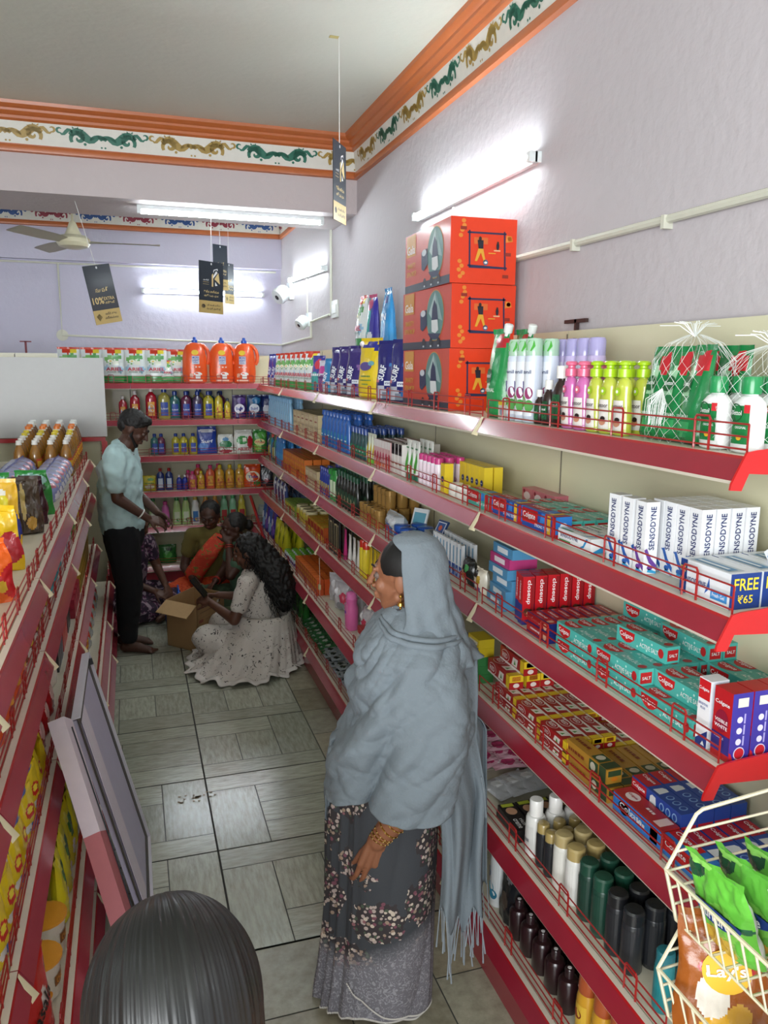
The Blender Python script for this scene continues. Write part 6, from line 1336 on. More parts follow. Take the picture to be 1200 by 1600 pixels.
lp_, u_, v_, n_, H_ = lean_panel('large framed lilac board leaning on the left shelves', (-.040,3.14,.0), (-.238,3.22,.80), .62, .030, [M('#bcb8cf', .5), M('#46403a', .5), M('#dcd8e2', .5)], True)
m = MB(); 
for q in range(2): m.obox(u_*(H_-.03)+v_*(.012+.004*q)+n_*.022, u_*.012, v_*.003, n_*.012, M('#3a3a3c',.4))
m.build('clip', lp_)
def strip(label, A, B, w, d, m1, m2, side):
    A, B = Vector(A), Vector(B); u = B-A; H = u.length; u.normalize(); v = Vector((0,-1,0)); v = (v-u*v.dot(u)).normalized(); n = u.cross(v); 
    if n.x < 0: n = -n
    t = empty('wrapped_carton', A); tag(t, label, 'carton')
    m = MB(); m.obox(u*H*.32+v*w/2, u*H*.32, v*w/2, n*d/2, m2); m.build('pink_half', t)
    m = MB(); m.obox(u*H*.82+v*w/2, u*H*.18, v*w/2, n*d/2, m1); m.build('white_half', t)
    m = MB(); m.tube([u*H*.05+n*(d/2+.002)+v*w*.15, u*H*.6+n*(d/2+.003)+v*w*.2, u*H*.97+n*(d/2+.002)+v*w*.45], .0022, M('#22242c',.6), 5); m.build('black_cord', t)
    m = MB(); m.obox(u*H*.28+v*w/2, u*.008, v*(w/2+.001), n*(d/2+.001), M('#7a5a3c',.5)); m.build('brown_tape', t)
    return t
strip('long narrow carton, white above and pink below, before the board', (.015,2.02,.002), (-.255,2.56,.815), .10, .05, M('#d9ccd6',.5), M('#b86a70',.5), 0)
# narrow paper strip taped on the board
m = MB(); m.obox(u_*H_*.52+v_*.50+n_*.021, u_*H_*.44, v_*.07, n_*.0012, M('#ddd4e0',.6)); m.build('paper_strip', lp_)

# ============================================================ wire basket rack with crisps (bottom right)
wr_ = M('#ddd6b8', .35, coat=.3)
t = empty('wire_basket_rack', (1.03,.74,0)); tag(t, 'cream wire basket rack with snack bags at the lower right', 'rack')
def basket(z0, nm):
    b = MB(); X0, X1, Xb, Y0, Y1 = .834-1.03, .865-1.03, 1.20-1.03, .50-.74, 1.0-.74
    zr, zb, zt = z0, z0-.105, z0+.098
    r = .0034
    for y in (Y0, Y1):
        b.tube([(X1,y,zb),(X0,y,zr),(X0+.054,y,zt-.004),(X0+.066,y,zt+.003),(Xb,y,zt+.03),(Xb,y,zb),(X1,y,zb)], r, wr_, 6)
        for k in range(5):
            zz = zb+(zt-zb)*(k+1)/6.; x_ = X0+(.054*(zz-zr)/.098 if zz > zr else .031*(zr-zz)/.105)
            b.tube([(x_,y,zz),(Xb,y,zz+.012)], r*.75, wr_, 5)
    b.tube([(X0,Y0,zr),(X0,Y1,zr)], r, wr_, 6); b.tube([(X1,Y0,zb),(X1,Y1,zb)], r*.8, wr_, 6)
    b.tube([(Xb,Y0,zt+.03),(Xb,Y1,zt+.03)], r, wr_, 6)
    n = 17
    for k in range(1, n):
        y = Y0+(Y1-Y0)*k/n; b.tube([(X0,y,zr),(X1,y,zb),(Xb,y,zb),(Xb,y,zt+.03)], r*.75, wr_, 5)
    for k in range(1, 6): x = X1+(Xb-X1)*k/6; b.tube([(x,Y0,zb),(x,Y1,zb)], r*.75, wr_, 5)
    b.build('basket', t)
for z in (1.108, .915, .60, .30): basket(z, '')
b = MB()
for x, y in ((Xb_, y_) for Xb_ in (.172,) for y_ in (-.25, .27)): b.tube([(x,y,.0),(x,y,1.30)], .009, wr_, 8)
b.build('post', t)
b = MB(); b.box(-.17,.19,-.26,.28,.0,.02,wr_); b.build('base', t)
def crisps(lb, X, Y, Z, rz, rx, bg, spots, word, wc, w=.14, h=.19, seed=0, oval=None, **k):
    p = pack('crisp_bag', w, h, .05, blot(bg, spots), word, wc, seed=seed, bot=.6, wr=.006, oval=oval, nu=44, nv=52, back='#d5d6d2', **k)
    put(p, (X, Y, Z), rz, lb, 'crisps', None, rx=rx)
GRN = [(-.8,.92,.5,.14,'#174a30'),(-.6,.99,.5,.04,'#8cd060'),(.2,.45,.5,.2,'#7ec850'),(-.2,.12,.7,.14,'#c8a43c'),(.2,.5,.9,.05,'#1c5a3c')]
for i, (x, y, rz) in enumerate(((.915,.915,-1.5),(.970,.910,-1.48),(1.025,.905,-1.45))):
    crisps('bright green snack bag edge on, %s from the aisle' % ORDL[i], x, y, 1.010, rz, .38, '#62b83e', GRN, 'Kurkure', '#f0f0f0', seed=181+i, w=.125, h=.165, oval=('#22408c',.8,.2), wz=.5, ww=.5)
crisps('dark green snack bag with large white lettering', 1.12, .835, 1.015, -.75, .05, '#1c5236', [(0,.1,.8,.14,'#d8a82c'),(0,.95,1,.08,'#4fae3c'),(.4,.75,.4,.08,'#4fae3c')], 'Kurkure', '#f2f2f2', seed=185, oval=('#2048a0',1.0,.26), wz=.62, ww=.75, h=.21, w=.15, sub=('PLAYZ','#eef0ee',.45))
crisps('orange snack bag with yellow top edge in the basket', .985, .735, 1.008, -1.45, .30, '#d85a1c', [(0,.92,1,.1,'#e8641c'),(-.5,.75,.4,.1,'#e0b81c'),(.1,.4,.5,.15,'#a82a1c')], 'Kurkure', '#f2f2f2', seed=186, oval=('#22408c',.8,.2), wz=.55)
crisps('brown and white snack bag against the front wires', .905, .74, 1.008, -1.5, .22, '#a8401c', [(0,.9,1,.1,'#e4e0da'),(-.5,.78,.35,.1,'#d8b01c'),(0,.3,.6,.2,'#c8861c')], 'Kurkure', '#f2f2f2', seed=187, oval=('#22408c',.85,.22), wz=.5)
crisps('orange snack bag at the right frame edge', 1.09, .65, 1.008, -1.2, .1, '#e0601c', [(0,.9,1,.1,'#c8281c'),(-.3,.6,.4,.15,'#e0c01c')], None, '#f2f2f2', seed=188)
LY_ = [(0,.63,.62,.075,'#b8222a'),(0,.16,.5,.14,'#d8a42c'),(.3,.28,.25,.1,'#c89a3c'),(-.25,.42,.35,.2,'#e4ddd0')]
crisps('orange brown crisp bag with round Lay\'s emblem, lower basket', .915, .93, .816, -.50, -.10, '#94501c', LY_, "Lay's", '#f4f0ea', seed=191, w=.155, h=.215, oval=('#e0b02c',.52,.34), wz=.62, ww=.42, rot=.12)
crisps('orange brown crisp bag leaning left in lower basket', .905, .79, .816, -1.3, .35, '#9a541c', LY_, None, '#f4f0ea', seed=192, w=.13, h=.13)
crisps('orange brown crisp bag behind the round emblem one', 1.02, .90, .816, -.5, -.05, '#8c4818', LY_, "Lay's", '#f4f0ea', seed=193, w=.15, h=.20, oval=('#e0b02c',.52,.34), wz=.62, ww=.42)
crisps('orange brown crisp bag at the right of lower basket', 1.06, .76, .816, -.5, -.05, '#904a18', LY_, None, '#f4f0ea', seed=194)

# ============================================================ floor carton
def carton_open():
    t = empty('cardboard_carton', (.36,5.29,0)); kb = M('#a48258', .75, var=.08, scale=12); dk_ = M('#7a5c3c', .8)
    # corner at origin; a = left edge, b = right edge
    a = Vector((-.195,.217,0)); b_ = Vector((.215,.29,0)); A, B = a.length, b_.length; a.normalize(); b_.normalize(); H = .335; Z_ = Vector((0,0,1)); th = .005
    m = MB()
    def wall(o, d, L, n): m.obox(o+d*L/2+Z_*H/2+n*th/2, d*L/2, n*th/2, Z_*H/2, kb)
    wall(Vector((0,0,0)), a, A, b_); wall(Vector((0,0,0)), b_, B, a); wall(a*A, b_, B, -a); wall(b_*B, a, A, -b_)
    m.obox((a*A+b_*B)/2+Z_*.004, a*A/2, b_*B/2, Z_*.003, kb); m.build('body', t)
    for o, d, L, n, s_ in ((Vector(), a, A, -b_, .14),):
        f = MB(); o2 = o+Z_*H; e = (n*.85+Z_*(-.35 if s_ > .13 else .15)).normalized(); f.obox(o2+d*L/2+e*s_/2, d*L/2*.98, e*s_/2, e.cross(d)*.002, M('#b8976a', .75)); f.build('flap', t)
    f = MB()
    mp = lambda x, z, l=1: tuple(b_*x - a*(.0008*l) + Z_*z)
    f.rect(.02,.075,.20,.222, mp, ink('#8c4a38')); f.text('~', .14,.21,.07, mp, ink('#8a6440'), height=.022); f.rect(.26,.285,.285,.305, mp, ink('#d8d4c8')); f.rect(.288,.305,.285,.30, mp, ink('#3a3430'))
    f.text('~', .12,.27,.17, mp, ink('#6a4c30'), height=.013); f.rect(.0,B,.232,.2335, mp, ink('#7a5c3c'))
    f.build('print', t); tag(t, 'open brown cardboard carton on the floor among people', 'box')
    return t
carton_open()
tag(MB().box(-.16,.16,-.12,.12,0,.18,M('#4a5a3c',.6)).build('green_bundle'), 'dark green bundle on the floor behind the carton', 'bundle').location = (.72,5.72,0)
# blue plastic tub with handle beside the sari
t = empty('plastic_tub', (.27,5.90,0)); tag(t, 'blue plastic tub with upright handle beside the carton', 'tub')
MB().lathe([(.075,0),(.095,.01),(.115,.17),(.12,.175),(.112,.172),(.09,.012),(0,.012)], plastic('#1c3f8c'), 24).build('body', t)
MB().tube([(.0,.10,.17),(.0,.11,.26),(.0,.05,.31),(.0,-.05,.31),(.0,-.11,.26),(.0,-.10,.17)], .006, plastic('#2a5ab8'), 8).build('handle', t)
# ============================================================ people
def V(*a): return Vector(a)
def bone(mb, p, q, r1, r2, mat, seg=12):
    p, q = Vector(p), Vector(q); n = 5
    mb.tube([p.lerp(q, i/n) for i in range(n+1)], 0, mat, seg, rs=[r1+(r2-r1)*i/n for i in range(n+1)])
    mb.ball(p, r1, mat, seg, 8); mb.ball(q, r2, mat, seg, 8)
def chain(mb, pts, rs, mat, seg=12):
    for i in range(len(pts)-1): bone(mb, pts[i], pts[i+1], rs[i], rs[i+1], mat, seg)
_fold = {}
def blob(name, parent, fill, mat, voxel=.008, smooth=4, fold=0, fscale=.08, sub=0):
    mb = MB(); fill(mb, mat); o = mb.build(name, parent, sharp=0)
    m = o.modifiers.new('join', 'REMESH'); m.mode = 'VOXEL'; m.voxel_size = voxel; m.use_smooth_shade = True
    if smooth: s = o.modifiers.new('soft', 'SMOOTH'); s.factor = .5; s.iterations = smooth
    if fold:
        k = (fscale,)
        if k not in _fold:
            t = bpy.data.textures.new('folds', 'CLOUDS'); t.noise_scale = fscale; t.noise_depth = 1; _fold[k] = t
        d = o.modifiers.new('folds', 'DISPLACE'); d.texture = _fold[k]; d.strength = fold; d.mid_level = .5; d.texture_coords = 'LOCAL'
        s = o.modifiers.new('soft2', 'SMOOTH'); s.factor = .5; s.iterations = 1
    return o
def hand(mb, wrist, d, n, side, mat, L=.17, curl=.5, spread=.12, thumb_out=.6):
    """d = direction of the fingers, n = palm normal, side = +1/-1 where the thumb lies (along n x d)"""
    wrist, d, n = Vector(wrist), Vector(d).normalized(), Vector(n); n = (n-d*n.dot(d)).normalized(); s = n.cross(d)*side
    k = L/.17; r0 = .0105*k
    for i, off in enumerate((.027, .009, -.009, -.026)):
        base = wrist+s*off*.62*k; kn = wrist+d*(.080-.004*abs(i-1))*k+s*off*1.22*k
        bone(mb, base, kn, .0125*k, .0105*k, mat, 8)
        ln = (.040, .045, .042, .033)[i]*k; dd = (d+s*(off*spread*6)).normalized(); p = kn; a = 0
        for j in range(3):
            a += curl*(.55+.25*j); u = dd*cos(a)+n*sin(a); q = p+u*ln*(1, .68, .52)[j]
            bone(mb, p, q, (.0086-.0008*j)*k, (.0080-.0009*j)*k, mat, 8); p = q
    p = wrist+s*.020*k+d*.018*k; u = (d*.62+s*thumb_out+n*.35).normalized(); q = p+u*.042*k; bone(mb, p, q, .0125*k, .0105*k, mat, 8)
    u2 = (u*.8+d*.5+n*.25*curl).normalized(); r = q+u2*.034*k; bone(mb, q, r, .0102*k, .0092*k, mat, 8); bone(mb, r, r+(u2+n*.3*curl).normalized()*.024*k, .009*k, .0075*k, mat, 8)
def head_frame(c, yaw, pitch=0, roll=0):
    return Matrix.Translation(Vector(c)) @ Euler((pitch, roll, yaw)).to_matrix().to_4x4()
def head(mb, F, mat, s=1.0):
    """F: frame at the head centre, local y = face direction"""
    def B(c, r, sc): 
        mb.ball(F @ Vector([x*s for x in c]), r*s, mat, 18, 12, sc, rot=F.to_3x3())
    def bn(p, q, a, b): bone(mb, F @ Vector([x*s for x in p]), F @ Vector([x*s for x in q]), a*s, b*s, mat, 10)
    B((0,-.012,.018), .09, (.86,1.08,.98)); B((0,.02,-.03), .07, (.86,1.0,1.05)); B((0,.045,-.075), .040, (1.0,.9,.8)); B((0,.066,-.092), .018, (1.1,.9,.9))
    for e in (-1,1):
        B((e*.036,.062,-.028), .024, (1,.8,1)); bn((e*.012,.088,.022), (e*.042,.078,.022), .010, .008); bn((e*.02,.055,-.088), (e*.058,.005,-.055), .018, .018)
        B((e*.078,-.008,-.012), .024, (.32,.75,1.25)); B((e*.016,.095,-.033), .0085, (1,1,.8))
    bn((0,.090,.012), (0,.112,-.026), .0085, .0105); B((0,.113,-.028), .0105, (1,1,.9))
    bn((-.020,.088,-.056), (.020,.088,-.056), .0075, .0075); bn((-.016,.087,-.066), (.016,.087,-.066), .0085, .0085)
def face_bits(parent, F, s=1.0, lid=False, brow='#17120f', lip='#7a3f38'):
    for e in (-1,1):
        m = MB(); m.ball(F @ Vector((e*.030*s,.0745*s,.001*s)), .0118*s, M('#6c5c54', .6), 14, 10); c = F @ Vector((e*.030*s,.0820*s,.000*s)); m.ball(c, .0062*s, M('#1c120c', .5), 12, 8); m.build('eye', parent)
        m = MB(); m.tube([F @ Vector(((e*(.014+.034*t))*s, (.096-.016*t*t-.004*t)*s, (.027+.007*sin(t*2.6))*s)) for t in [i/6 for i in range(7)]], .0028*s, M(brow, .8), 6, rs=[.0032*s*(1-.55*abs(i/6-.3)) for i in range(7)]); m.build('eyebrow', parent)
    m = MB(); m.tube([F @ Vector((x*s, (.0945-14*x*x)*s, -.058*s)) for x in (-.022,-.014,-.006,0,.006,.014,.022)], .0, M(lip, .5), 6, rs=[.001,.0035*s,.0044*s,.004*s,.0044*s,.0035*s,.001])
    m.tube([F @ Vector((x*s, (.0940-14*x*x)*s, -.0655*s)) for x in (-.018,-.010,0,.010,.018)], .0, M(lip, .5), 6, rs=[.001,.0042*s,.0052*s,.0042*s,.001]); m.build('lips', parent)
skin = lambda h: M(h, .52, var=.10, scale=14, bump=.05, bscale=300)
hair_m = M('#0d0b0a', .62, var=.25, scale=60)

# ---------------------------------------------------------------- woman in the grey shawl
def saree_material():
    m = bpy.data.materials.new('floral_saree'); m.use_nodes = True; nt = m.node_tree; P_ = nt.nodes['Principled BSDF']; N = nt.nodes.new; Lk = nt.links.new
    tc = N('ShaderNodeTexCoord'); P_.inputs['Roughness'].default_value = .8
    sp = N('ShaderNodeSeparateXYZ'); Lk(tc.outputs['Object'], sp.inputs[0])
    # clusters of small rosettes
    big = N('ShaderNodeTexVoronoi'); big.inputs['Scale'].default_value = 5.6; big.inputs['Randomness'].default_value = .55; Lk(tc.outputs['Object'], big.inputs['Vector'])
    nz = N('ShaderNodeTexNoise'); nz.inputs['Scale'].default_value = 34; nz.inputs['Detail'].default_value = 3; Lk(tc.outputs['Object'], nz.inputs['Vector'])
    ad = N('ShaderNodeMath'); ad.operation = 'MULTIPLY_ADD'; ad.inputs[1].default_value = .42; Lk(nz.outputs['Fac'], ad.inputs[0]); Lk(big.outputs['Distance'], ad.inputs[2])
    mask = N('ShaderNodeMath'); mask.operation = 'LESS_THAN'; mask.inputs[1].default_value = .69; Lk(ad.outputs[0], mask.inputs[0])
    sm = N('ShaderNodeTexVoronoi'); sm.inputs['Scale'].default_value = 74; Lk(tc.outputs['Object'], sm.inputs['Vector'])
    cr = N('ShaderNodeValToRGB'); e = cr.color_ramp.elements; cr.color_ramp.interpolation = 'CONSTANT'
    e[0].color = (*srgb('#b9a8a0'),1); e[0].position = 0; e[1].color = (*srgb('#7a4a58'),1); e[1].position = .38
    for p_, c_ in ((.5,'#a08a78'),(.66,'#4c5a48'),(.76,'#cdbfae'),(.92,'#8c5c62')): q = e.new(p_); q.color = (*srgb(c_),1)
    sx = N('ShaderNodeSeparateColor'); Lk(sm.outputs['Color'], sx.inputs[0]); Lk(sx.outputs[0], cr.inputs[0])
    dk = N('ShaderNodeMix'); dk.data_type = 'RGBA'; dk.inputs[7].default_value = (*srgb('#3a3436'),1); Lk(cr.outputs[0], dk.inputs[6])
    dm = N('ShaderNodeMath'); dm.operation = 'GREATER_THAN'; dm.inputs[1].default_value = .47; Lk(sm.outputs['Distance'], dm.inputs[0]); Lk(dm.outputs[0], dk.inputs[0])
    base = N('ShaderNodeMix'); base.data_type = 'RGBA'; base.inputs[6].default_value = (*srgb('#3f4247'),1); Lk(mask.outputs[0], base.inputs[0]); Lk(dk.outputs[2], base.inputs[7])
    # grey lace border at the foot of the cloth
    lace = N('ShaderNodeTexNoise'); lace.inputs['Scale'].default_value = 60; lace.inputs['Detail'].default_value = 2; lace.inputs['Distortion'].default_value = 2.5; Lk(tc.outputs['Object'], lace.inputs['Vector'])
    lr = N('ShaderNodeValToRGB'); lr.color_ramp.elements[0].position = .52; lr.color_ramp.elements[1].position = .60; lr.color_ramp.elements[0].color = (*srgb('#75737a'),1); lr.color_ramp.elements[1].color = (*srgb('#9c9ba1'),1); Lk(lace.outputs['Fac'], lr.inputs[0])
    zz = N('ShaderNodeMath'); zz.operation = 'MULTIPLY_ADD'; zz.inputs[1].default_value = .42; Lk(sp.outputs['Y'], zz.inputs[0]); Lk(sp.outputs['Z'], zz.inputs[2])
    ft = N('ShaderNodeMapRange'); ft.inputs['From Min'].default_value = .24; ft.inputs['From Max'].default_value = .31; Lk(zz.outputs[0], ft.inputs['Value'])
    fin = N('ShaderNodeMix'); fin.data_type = 'RGBA'; Lk(ft.outputs[0], fin.inputs[0]); Lk(lr.outputs[0], fin.inputs[6]); Lk(base.outputs[2], fin.inputs[7]); Lk(fin.outputs[2], P_.inputs['Base Color'])
    bp = N('ShaderNodeBump'); bp.inputs['Strength'].default_value = .2; bp.inputs['Distance'].default_value = .003; Lk(lace.outputs['Fac'], bp.inputs['Height']); Lk(bp.outputs[0], P_.inputs['Normal'])
    return m
W_ = empty('person', (.690, 2.060, 0), radians(70)); tag(W_, 'standing woman in grey head scarf and shawl over dark floral saree', 'person')
HF = head_frame((.0,-.036,1.370), radians(-17), radians(-4))
sk = skin('#8f5d42')
EL, WR = V(-.20,-.140,.885), V(-.185,.030,.648)
def wbody(mb, m):
    head(mb, HF, m, .97)
    chain(mb, [(0,-.055,1.30),(0,-.06,1.22),(0,-.05,1.10),(0,-.02,.92),(0,-.01,.80)], [.052,.058,.115,.125,.135], m)
    bone(mb, (0,-.065,1.18), (-.14,-.085,1.16), .06, .055, m); bone(mb, (0,-.065,1.18), (.14,-.05,1.16), .06, .055, m)
    chain(mb, [(-.155,-.09,1.15), tuple(EL), tuple(EL.lerp(WR,.35)), tuple(WR)], [.056,.050,.048,.029], m)
    hand(mb, WR, V(-.0,.20,-.97), V(.95,.3,.1), 1, m, .175, .42, .16, .15)
    chain(mb, [(.155,-.05,1.15),(.20,-.0,.90),(.15,.13,.78)], [.05,.042,.028], m); hand(mb, (.15,.13,.78), V(-.6,.5,-.4), V(-.5,-.3,-.8), -1, m, .165, .5)
    for e in (-1,1): chain(mb, [(e*.08,0,.80),(e*.075,.02,.44),(e*.07,.0,.08)], [.10,.06,.04], m); chain(mb, [(e*.07,-.03,.035),(e*.08,.10,.025),(e*.085,.155,.020)], [.033,.028,.018], m)
blob('body', W_, wbody, sk, .0042, 2)
face_bits(W_, HF, .97)
# centre-parted hair under the scarf
m = MB()
def hairf(u, v):
    a = (u-.5)*2*2.35; th_ = .10+v*1.42
    rr = 1.0+.015*sin(a*40)
    return HF @ Vector((sin(a)*sin(th_)*.0855*rr, -.010-cos(a+pi)*0+cos(a)*sin(th_)*.098*rr*(1 if abs(a) > .0 else 1)-.012, .020+cos(th_)*.100))
m.grid(lambda u, v: HF @ Vector((.087*sin(v*pi*.56)*cos(u*2*pi), -.022+.094*sin(v*pi*.56)*sin(u*2*pi), .028+.085*cos(v*pi*.56)+.0012*sin(u*120))), 60, 14, hair_m, wrapu=True)
m.build('hair', W_)
shawl_m = M('#747e85', .92, bump=.22, bscale=120., var=.07, scale=6)
def ridge(x): return 1-2*abs((x % 1)-.5)
def fold(p, k=1.0):
    q = p.z+1.45*p.y; w = p.y-.62*p.z; fr = min(1, max(.25, (p.y+.12)*5))
    d = (abs(noise.noise(Vector((q*6.5+p.x*1.2, w*1.3, 3.1))))**.7)*.075*fr + (abs(noise.noise(Vector((q*17, w*3.0, 7.7))))-.2)*.034*fr
    d += noise.noise(Vector((p.x*4, p.y*5, p.z*4)))*.012 + (abs(noise.noise(Vector((p.x*9-p.z*6, p.y*10+p.z*9, p.z*7))))-.2)*.024 + (abs(noise.noise(Vector((p.x*20+p.z*9, p.y*20-p.z*16, p.z*18))))-.2)*.009
    return (d-.018*fr)*k
# cape part: rings (z, front y, back y, half x, x shift)
CR = [(1.285,-.005,-.125,.060,0),(1.262,.022,-.150,.085,0),(1.235,.040,-.170,.125,-.002),(1.205,.060,-.190,.170,-.004),(1.165,.080,-.205,.200,-.006),(1.10,.092,-.215,.222,-.008),(1.02,.106,-.225,.236,-.01),(.95,.124,-.228,.244,-.012),(.88,.152,-.215,.248,-.014),(.82,.168,-.205,.250,-.016),(.775,.175,-.200,.252,-.018)]
def interp(T, t):
    t = t*(len(T)-1); i = min(len(T)-2, int(t)); f = t-i
    return [T[i][k]*(1-f)+T[i+1][k]*f for k in range(len(T[0]))]
def sg(x, e): return math.copysign(abs(x)**e, x)
def cape(u, v):
    z, f, b, hx, sx = interp(CR, v); a = u*2*pi; cy, hy = (f+b)/2, (f-b)/2; e = .72+.28*(1-min(1, v*2.5))
    c, s_ = sg(cos(a), e), sg(sin(a), e)
    # sleeve over the near arm: bulge with a soft crease in front of it
    da = (a-pi*1.13); da = (da+pi) % (2*pi)-pi; k = min(1, max(0, v-.30)*2.6)
    bul = k*(.034*math.exp(-(da/.52)**4) - .020*math.exp(-((da+.66)/.13)**2))
    p = Vector((sx+hx*c, cy+hy*s_, z)); slv = math.exp(-(da/.6)**4)
    p.z += v**4*(.016*sin(a*2+.6)+.008*sin(a*5)) - (v**5)*.030*slv + (v**5)*.02*(1-slv)
    n = Vector((cos(a), sin(a), .15)); return p + n*(fold(p)*min(1, v*3+.1)+.004+bul)
m = MB(); m.grid(cape, 260, 150, shawl_m, wrapu=True)
# the edge of the shawl turned over the near shoulder, running to the back
for k in range(2):
    pts = []; rs = []
    for i in range(24):
        t = i/23; a = pi*(.62+.80*t); v = .12+.035*k+.10*sin(pi*t)+ (.16*t**3)
        pts.append(cape(a/(2*pi), min(.98, v))+Vector((cos(a), sin(a), .3))*.004); rs.append(.0005+.0070*sin(pi*t))
    m.tube(pts, 0, shawl_m, 8, rs=rs)
# scarf bunched in front of the neck
for k in range(4):
    pts = []; rs = []
    for i in range(24):
        t = i/23; a = pi*(-.02+1.04*t); e_ = sin(pi*t)**.5
        pts.append(Vector((.002+(.070+.013*k)*cos(a), -.050+(.050+.018*k)*sin(a), 1.262-.024*k-.016*k*e_*.6+.005*sin(5*a+k)))); rs.append(.004+.012*e_)
    m.tube(pts, 0, shawl_m, 8, rs=rs)
o = m.build('shawl', W_, sharp=0); md = o.modifiers.new('thick', 'SOLIDIFY'); md.thickness = .003
# hood over the head
HR = [ # v, radius x, radius y, centre y offset, z   (in head frame, opening towards +y)
 (.000,.004,.004,-.016,.122),(.001,.045,.050,-.016,.117),(.002,.070,.080,-.018,.100),(.003,.088,.098,-.021,.070),(.004,.095,.105,-.022,.030),(.005,.097,.108,-.024,-.020),(.006,.100,.112,-.026,-.065),(.007,.106,.118,-.030,-.105),(.008,.117,.124,-.034,-.140),(.009,.134,.130,-.040,-.175),(.010,.155,.142,-.048,-.215),(.011,.180,.152,-.052,-.25)]
def hood(u, v):
    _, rx, ry, cy, z = interp(HR, v); op = radians(90)*(1 if v < .66 else 1-(v-.66)*1.2)*min(1, .25+v*3.2)
    a = pi/2+op + u*(2*pi-2*op)
    fl = .012*(abs(sin(a*4.5+v*4))-.5)*max(0, v-.25)+.007*sin(a*13-v*6)*max(0, v-.3)
    p = Vector(((rx+fl)*cos(a), cy+(ry+fl)*sin(a), z)); q = HF @ p
    return q + Vector((0,0,0)) + (q-HF @ Vector((0,cy,z)))*(noise.noise(q*14)*.10*v+noise.noise(q*30)*.03+(.16-abs(noise.noise(Vector((q.x*10, q.y*13+q.z*9, q.z*4)))))*.30*max(0,v-.15))
m = MB(); m.grid(hood, 90, 60, shawl_m)
o = m.build('head_scarf', W_, sharp=0); md = o.modifiers.new('thick', 'SOLIDIFY'); md.thickness = .0035; md.offset = 1
# tail of the shawl down her back
def tail(u, v):
    z = 1.14-(.82-.16*abs(u-.62)-.03*sin(u*17))*v; h = min(1, max(0, (z-.74)/.18))
    y = (-.135-.135*u)*(1-h)+(-.125-.120*u)*h - .012*(1-h)*v
    x = (.06*max(0, 1-v/.12)) -.185*(1-h)-.262*h + u*(.11+.06*h) + (.022*sin(u*9+v*2.5)+.006*sin(u*23-v*5))*(1.15-.85*h) + .02*h*(1-u)
    return Vector((x, y+.010*sin(v*6+u*3)*(1-h), z))
m = MB(); m.grid(tail, 44, 50, shawl_m)
def tail2(u, v): return Vector((-.00+.03*sin(u*9), -.222-.060*u*min(1,v*6)-.02*v*u+.06*max(0,1-v/.12), 1.0-(.66+.04*sin(u*5))*v))
m.grid(tail2, 20, 40, shawl_m)
def drop(u, v): return Vector((-.06+.10*u+.014*sin(u*13+v*2), .168+.030*v+.012*sin(u*9)-.02*(1-u)*v-.11*max(0,1-v/.2), .90-(.32-.20*abs(u-.45))*v))
m.grid(drop, 30, 24, shawl_m); o = m.build('shawl_end', W_, sharp=0); md = o.modifiers.new('thick', 'SOLIDIFY'); md.thickness = .003
m = MB(); tm = M('#8f989f', .9)
for k in range(26):
    u = k/25; p = tail(u, .995); L = R.uniform(.10,.17); sw = R.uniform(-.02,.02)
    m.tube([p+Vector((0,0,.006)), p+Vector((.004*sin(k),sw*.4,-L*.4)), p+Vector((-.004*sin(k*2),sw,-L))], 0, tm, 5, rs=[.0024,.0016,.0026])
for k in range(7):
    p = tail2(k/6, .995); m.tube([p, p+Vector((.0,-.004,-.05)), p+Vector((.01*sin(k),-.01,-.12))], .0014, tm, 4)
for k in range(8): 
    p = Vector((-.10+.012*k,-.262+.004*sin(k),.80-.006*k)); m.tube([p, p+Vector((.0,-.012+.006*sin(k*2),-.06)), p+Vector((.004,-.018+.008*sin(k*3),-.13))], .0013, tm, 4)
m.build('fringe', W_)
# saree skirt with pleats
sar = saree_material()
SR = [(.90,.095,-.110,.125),(.82,.150,-.140,.165),(.70,.180,-.142,.172),(.55,.182,-.140,.172),(.40,.184,-.138,.170),(.25,.190,-.136,.160),(.12,.202,-.134,.156),(.055,.212,-.132,.155),(.018,.218,-.132,.155)]
def skirt(u, v):
    z, f, b, hx = interp(SR, v); a = u*2*pi - pi*.0; cy, hy = (f+b)/2, (f-b)/2
    fr = max(0, sin(a))**2.2       # towards the front
    pl = (ridge(a*3.6+.15*v)-.5)*.042*fr*min(1, .25+v*1.2) + sin(a*13+v*4)*.006*fr
    dg = (abs(sin(a*3.1+v*3.6+.7))**.7-.5)*.010*(1-fr)*min(1,v*2+.15)+sin(a*7-v*5)*.004*(1-fr)*v
    p = Vector((hx*cos(a), cy+hy*sin(a), z + .020*v**5*sin(a*2.4+.5)+.004*sin(a*9)*v**5)); n = Vector((cos(a), sin(a), 0)); return p+n*(pl+dg)
m = MB(); m.grid(skirt, 220, 60, sar, wrapu=True)
# wrapped over-layer edge running diagonally with white trim
def over(u, v):
    p = skirt(.42+.26*u, .16+.80*v*(1-.30*(1-u)**2)); a = (.42+.26*u)*2*pi; return p+Vector((cos(a),sin(a),0))*(.006+.006*sin(u*pi))
m.grid(over, 40, 40, sar)
o = m.build('saree', W_, sharp=0); md = o.modifiers.new('thick', 'SOLIDIFY'); md.thickness = .002
m = MB(); wt = M('#cfcbc4', .8)
for k in range(220): m.ball(skirt(k/220, 1.0)+Vector((0,0,-.001)), .0045, wt, 6, 4)
for k in range(70): m.ball(over(k/69*.9, 1.0)+Vector((0,0,-.002)), .0040, wt, 6, 4)
m.build('saree_trim', W_)
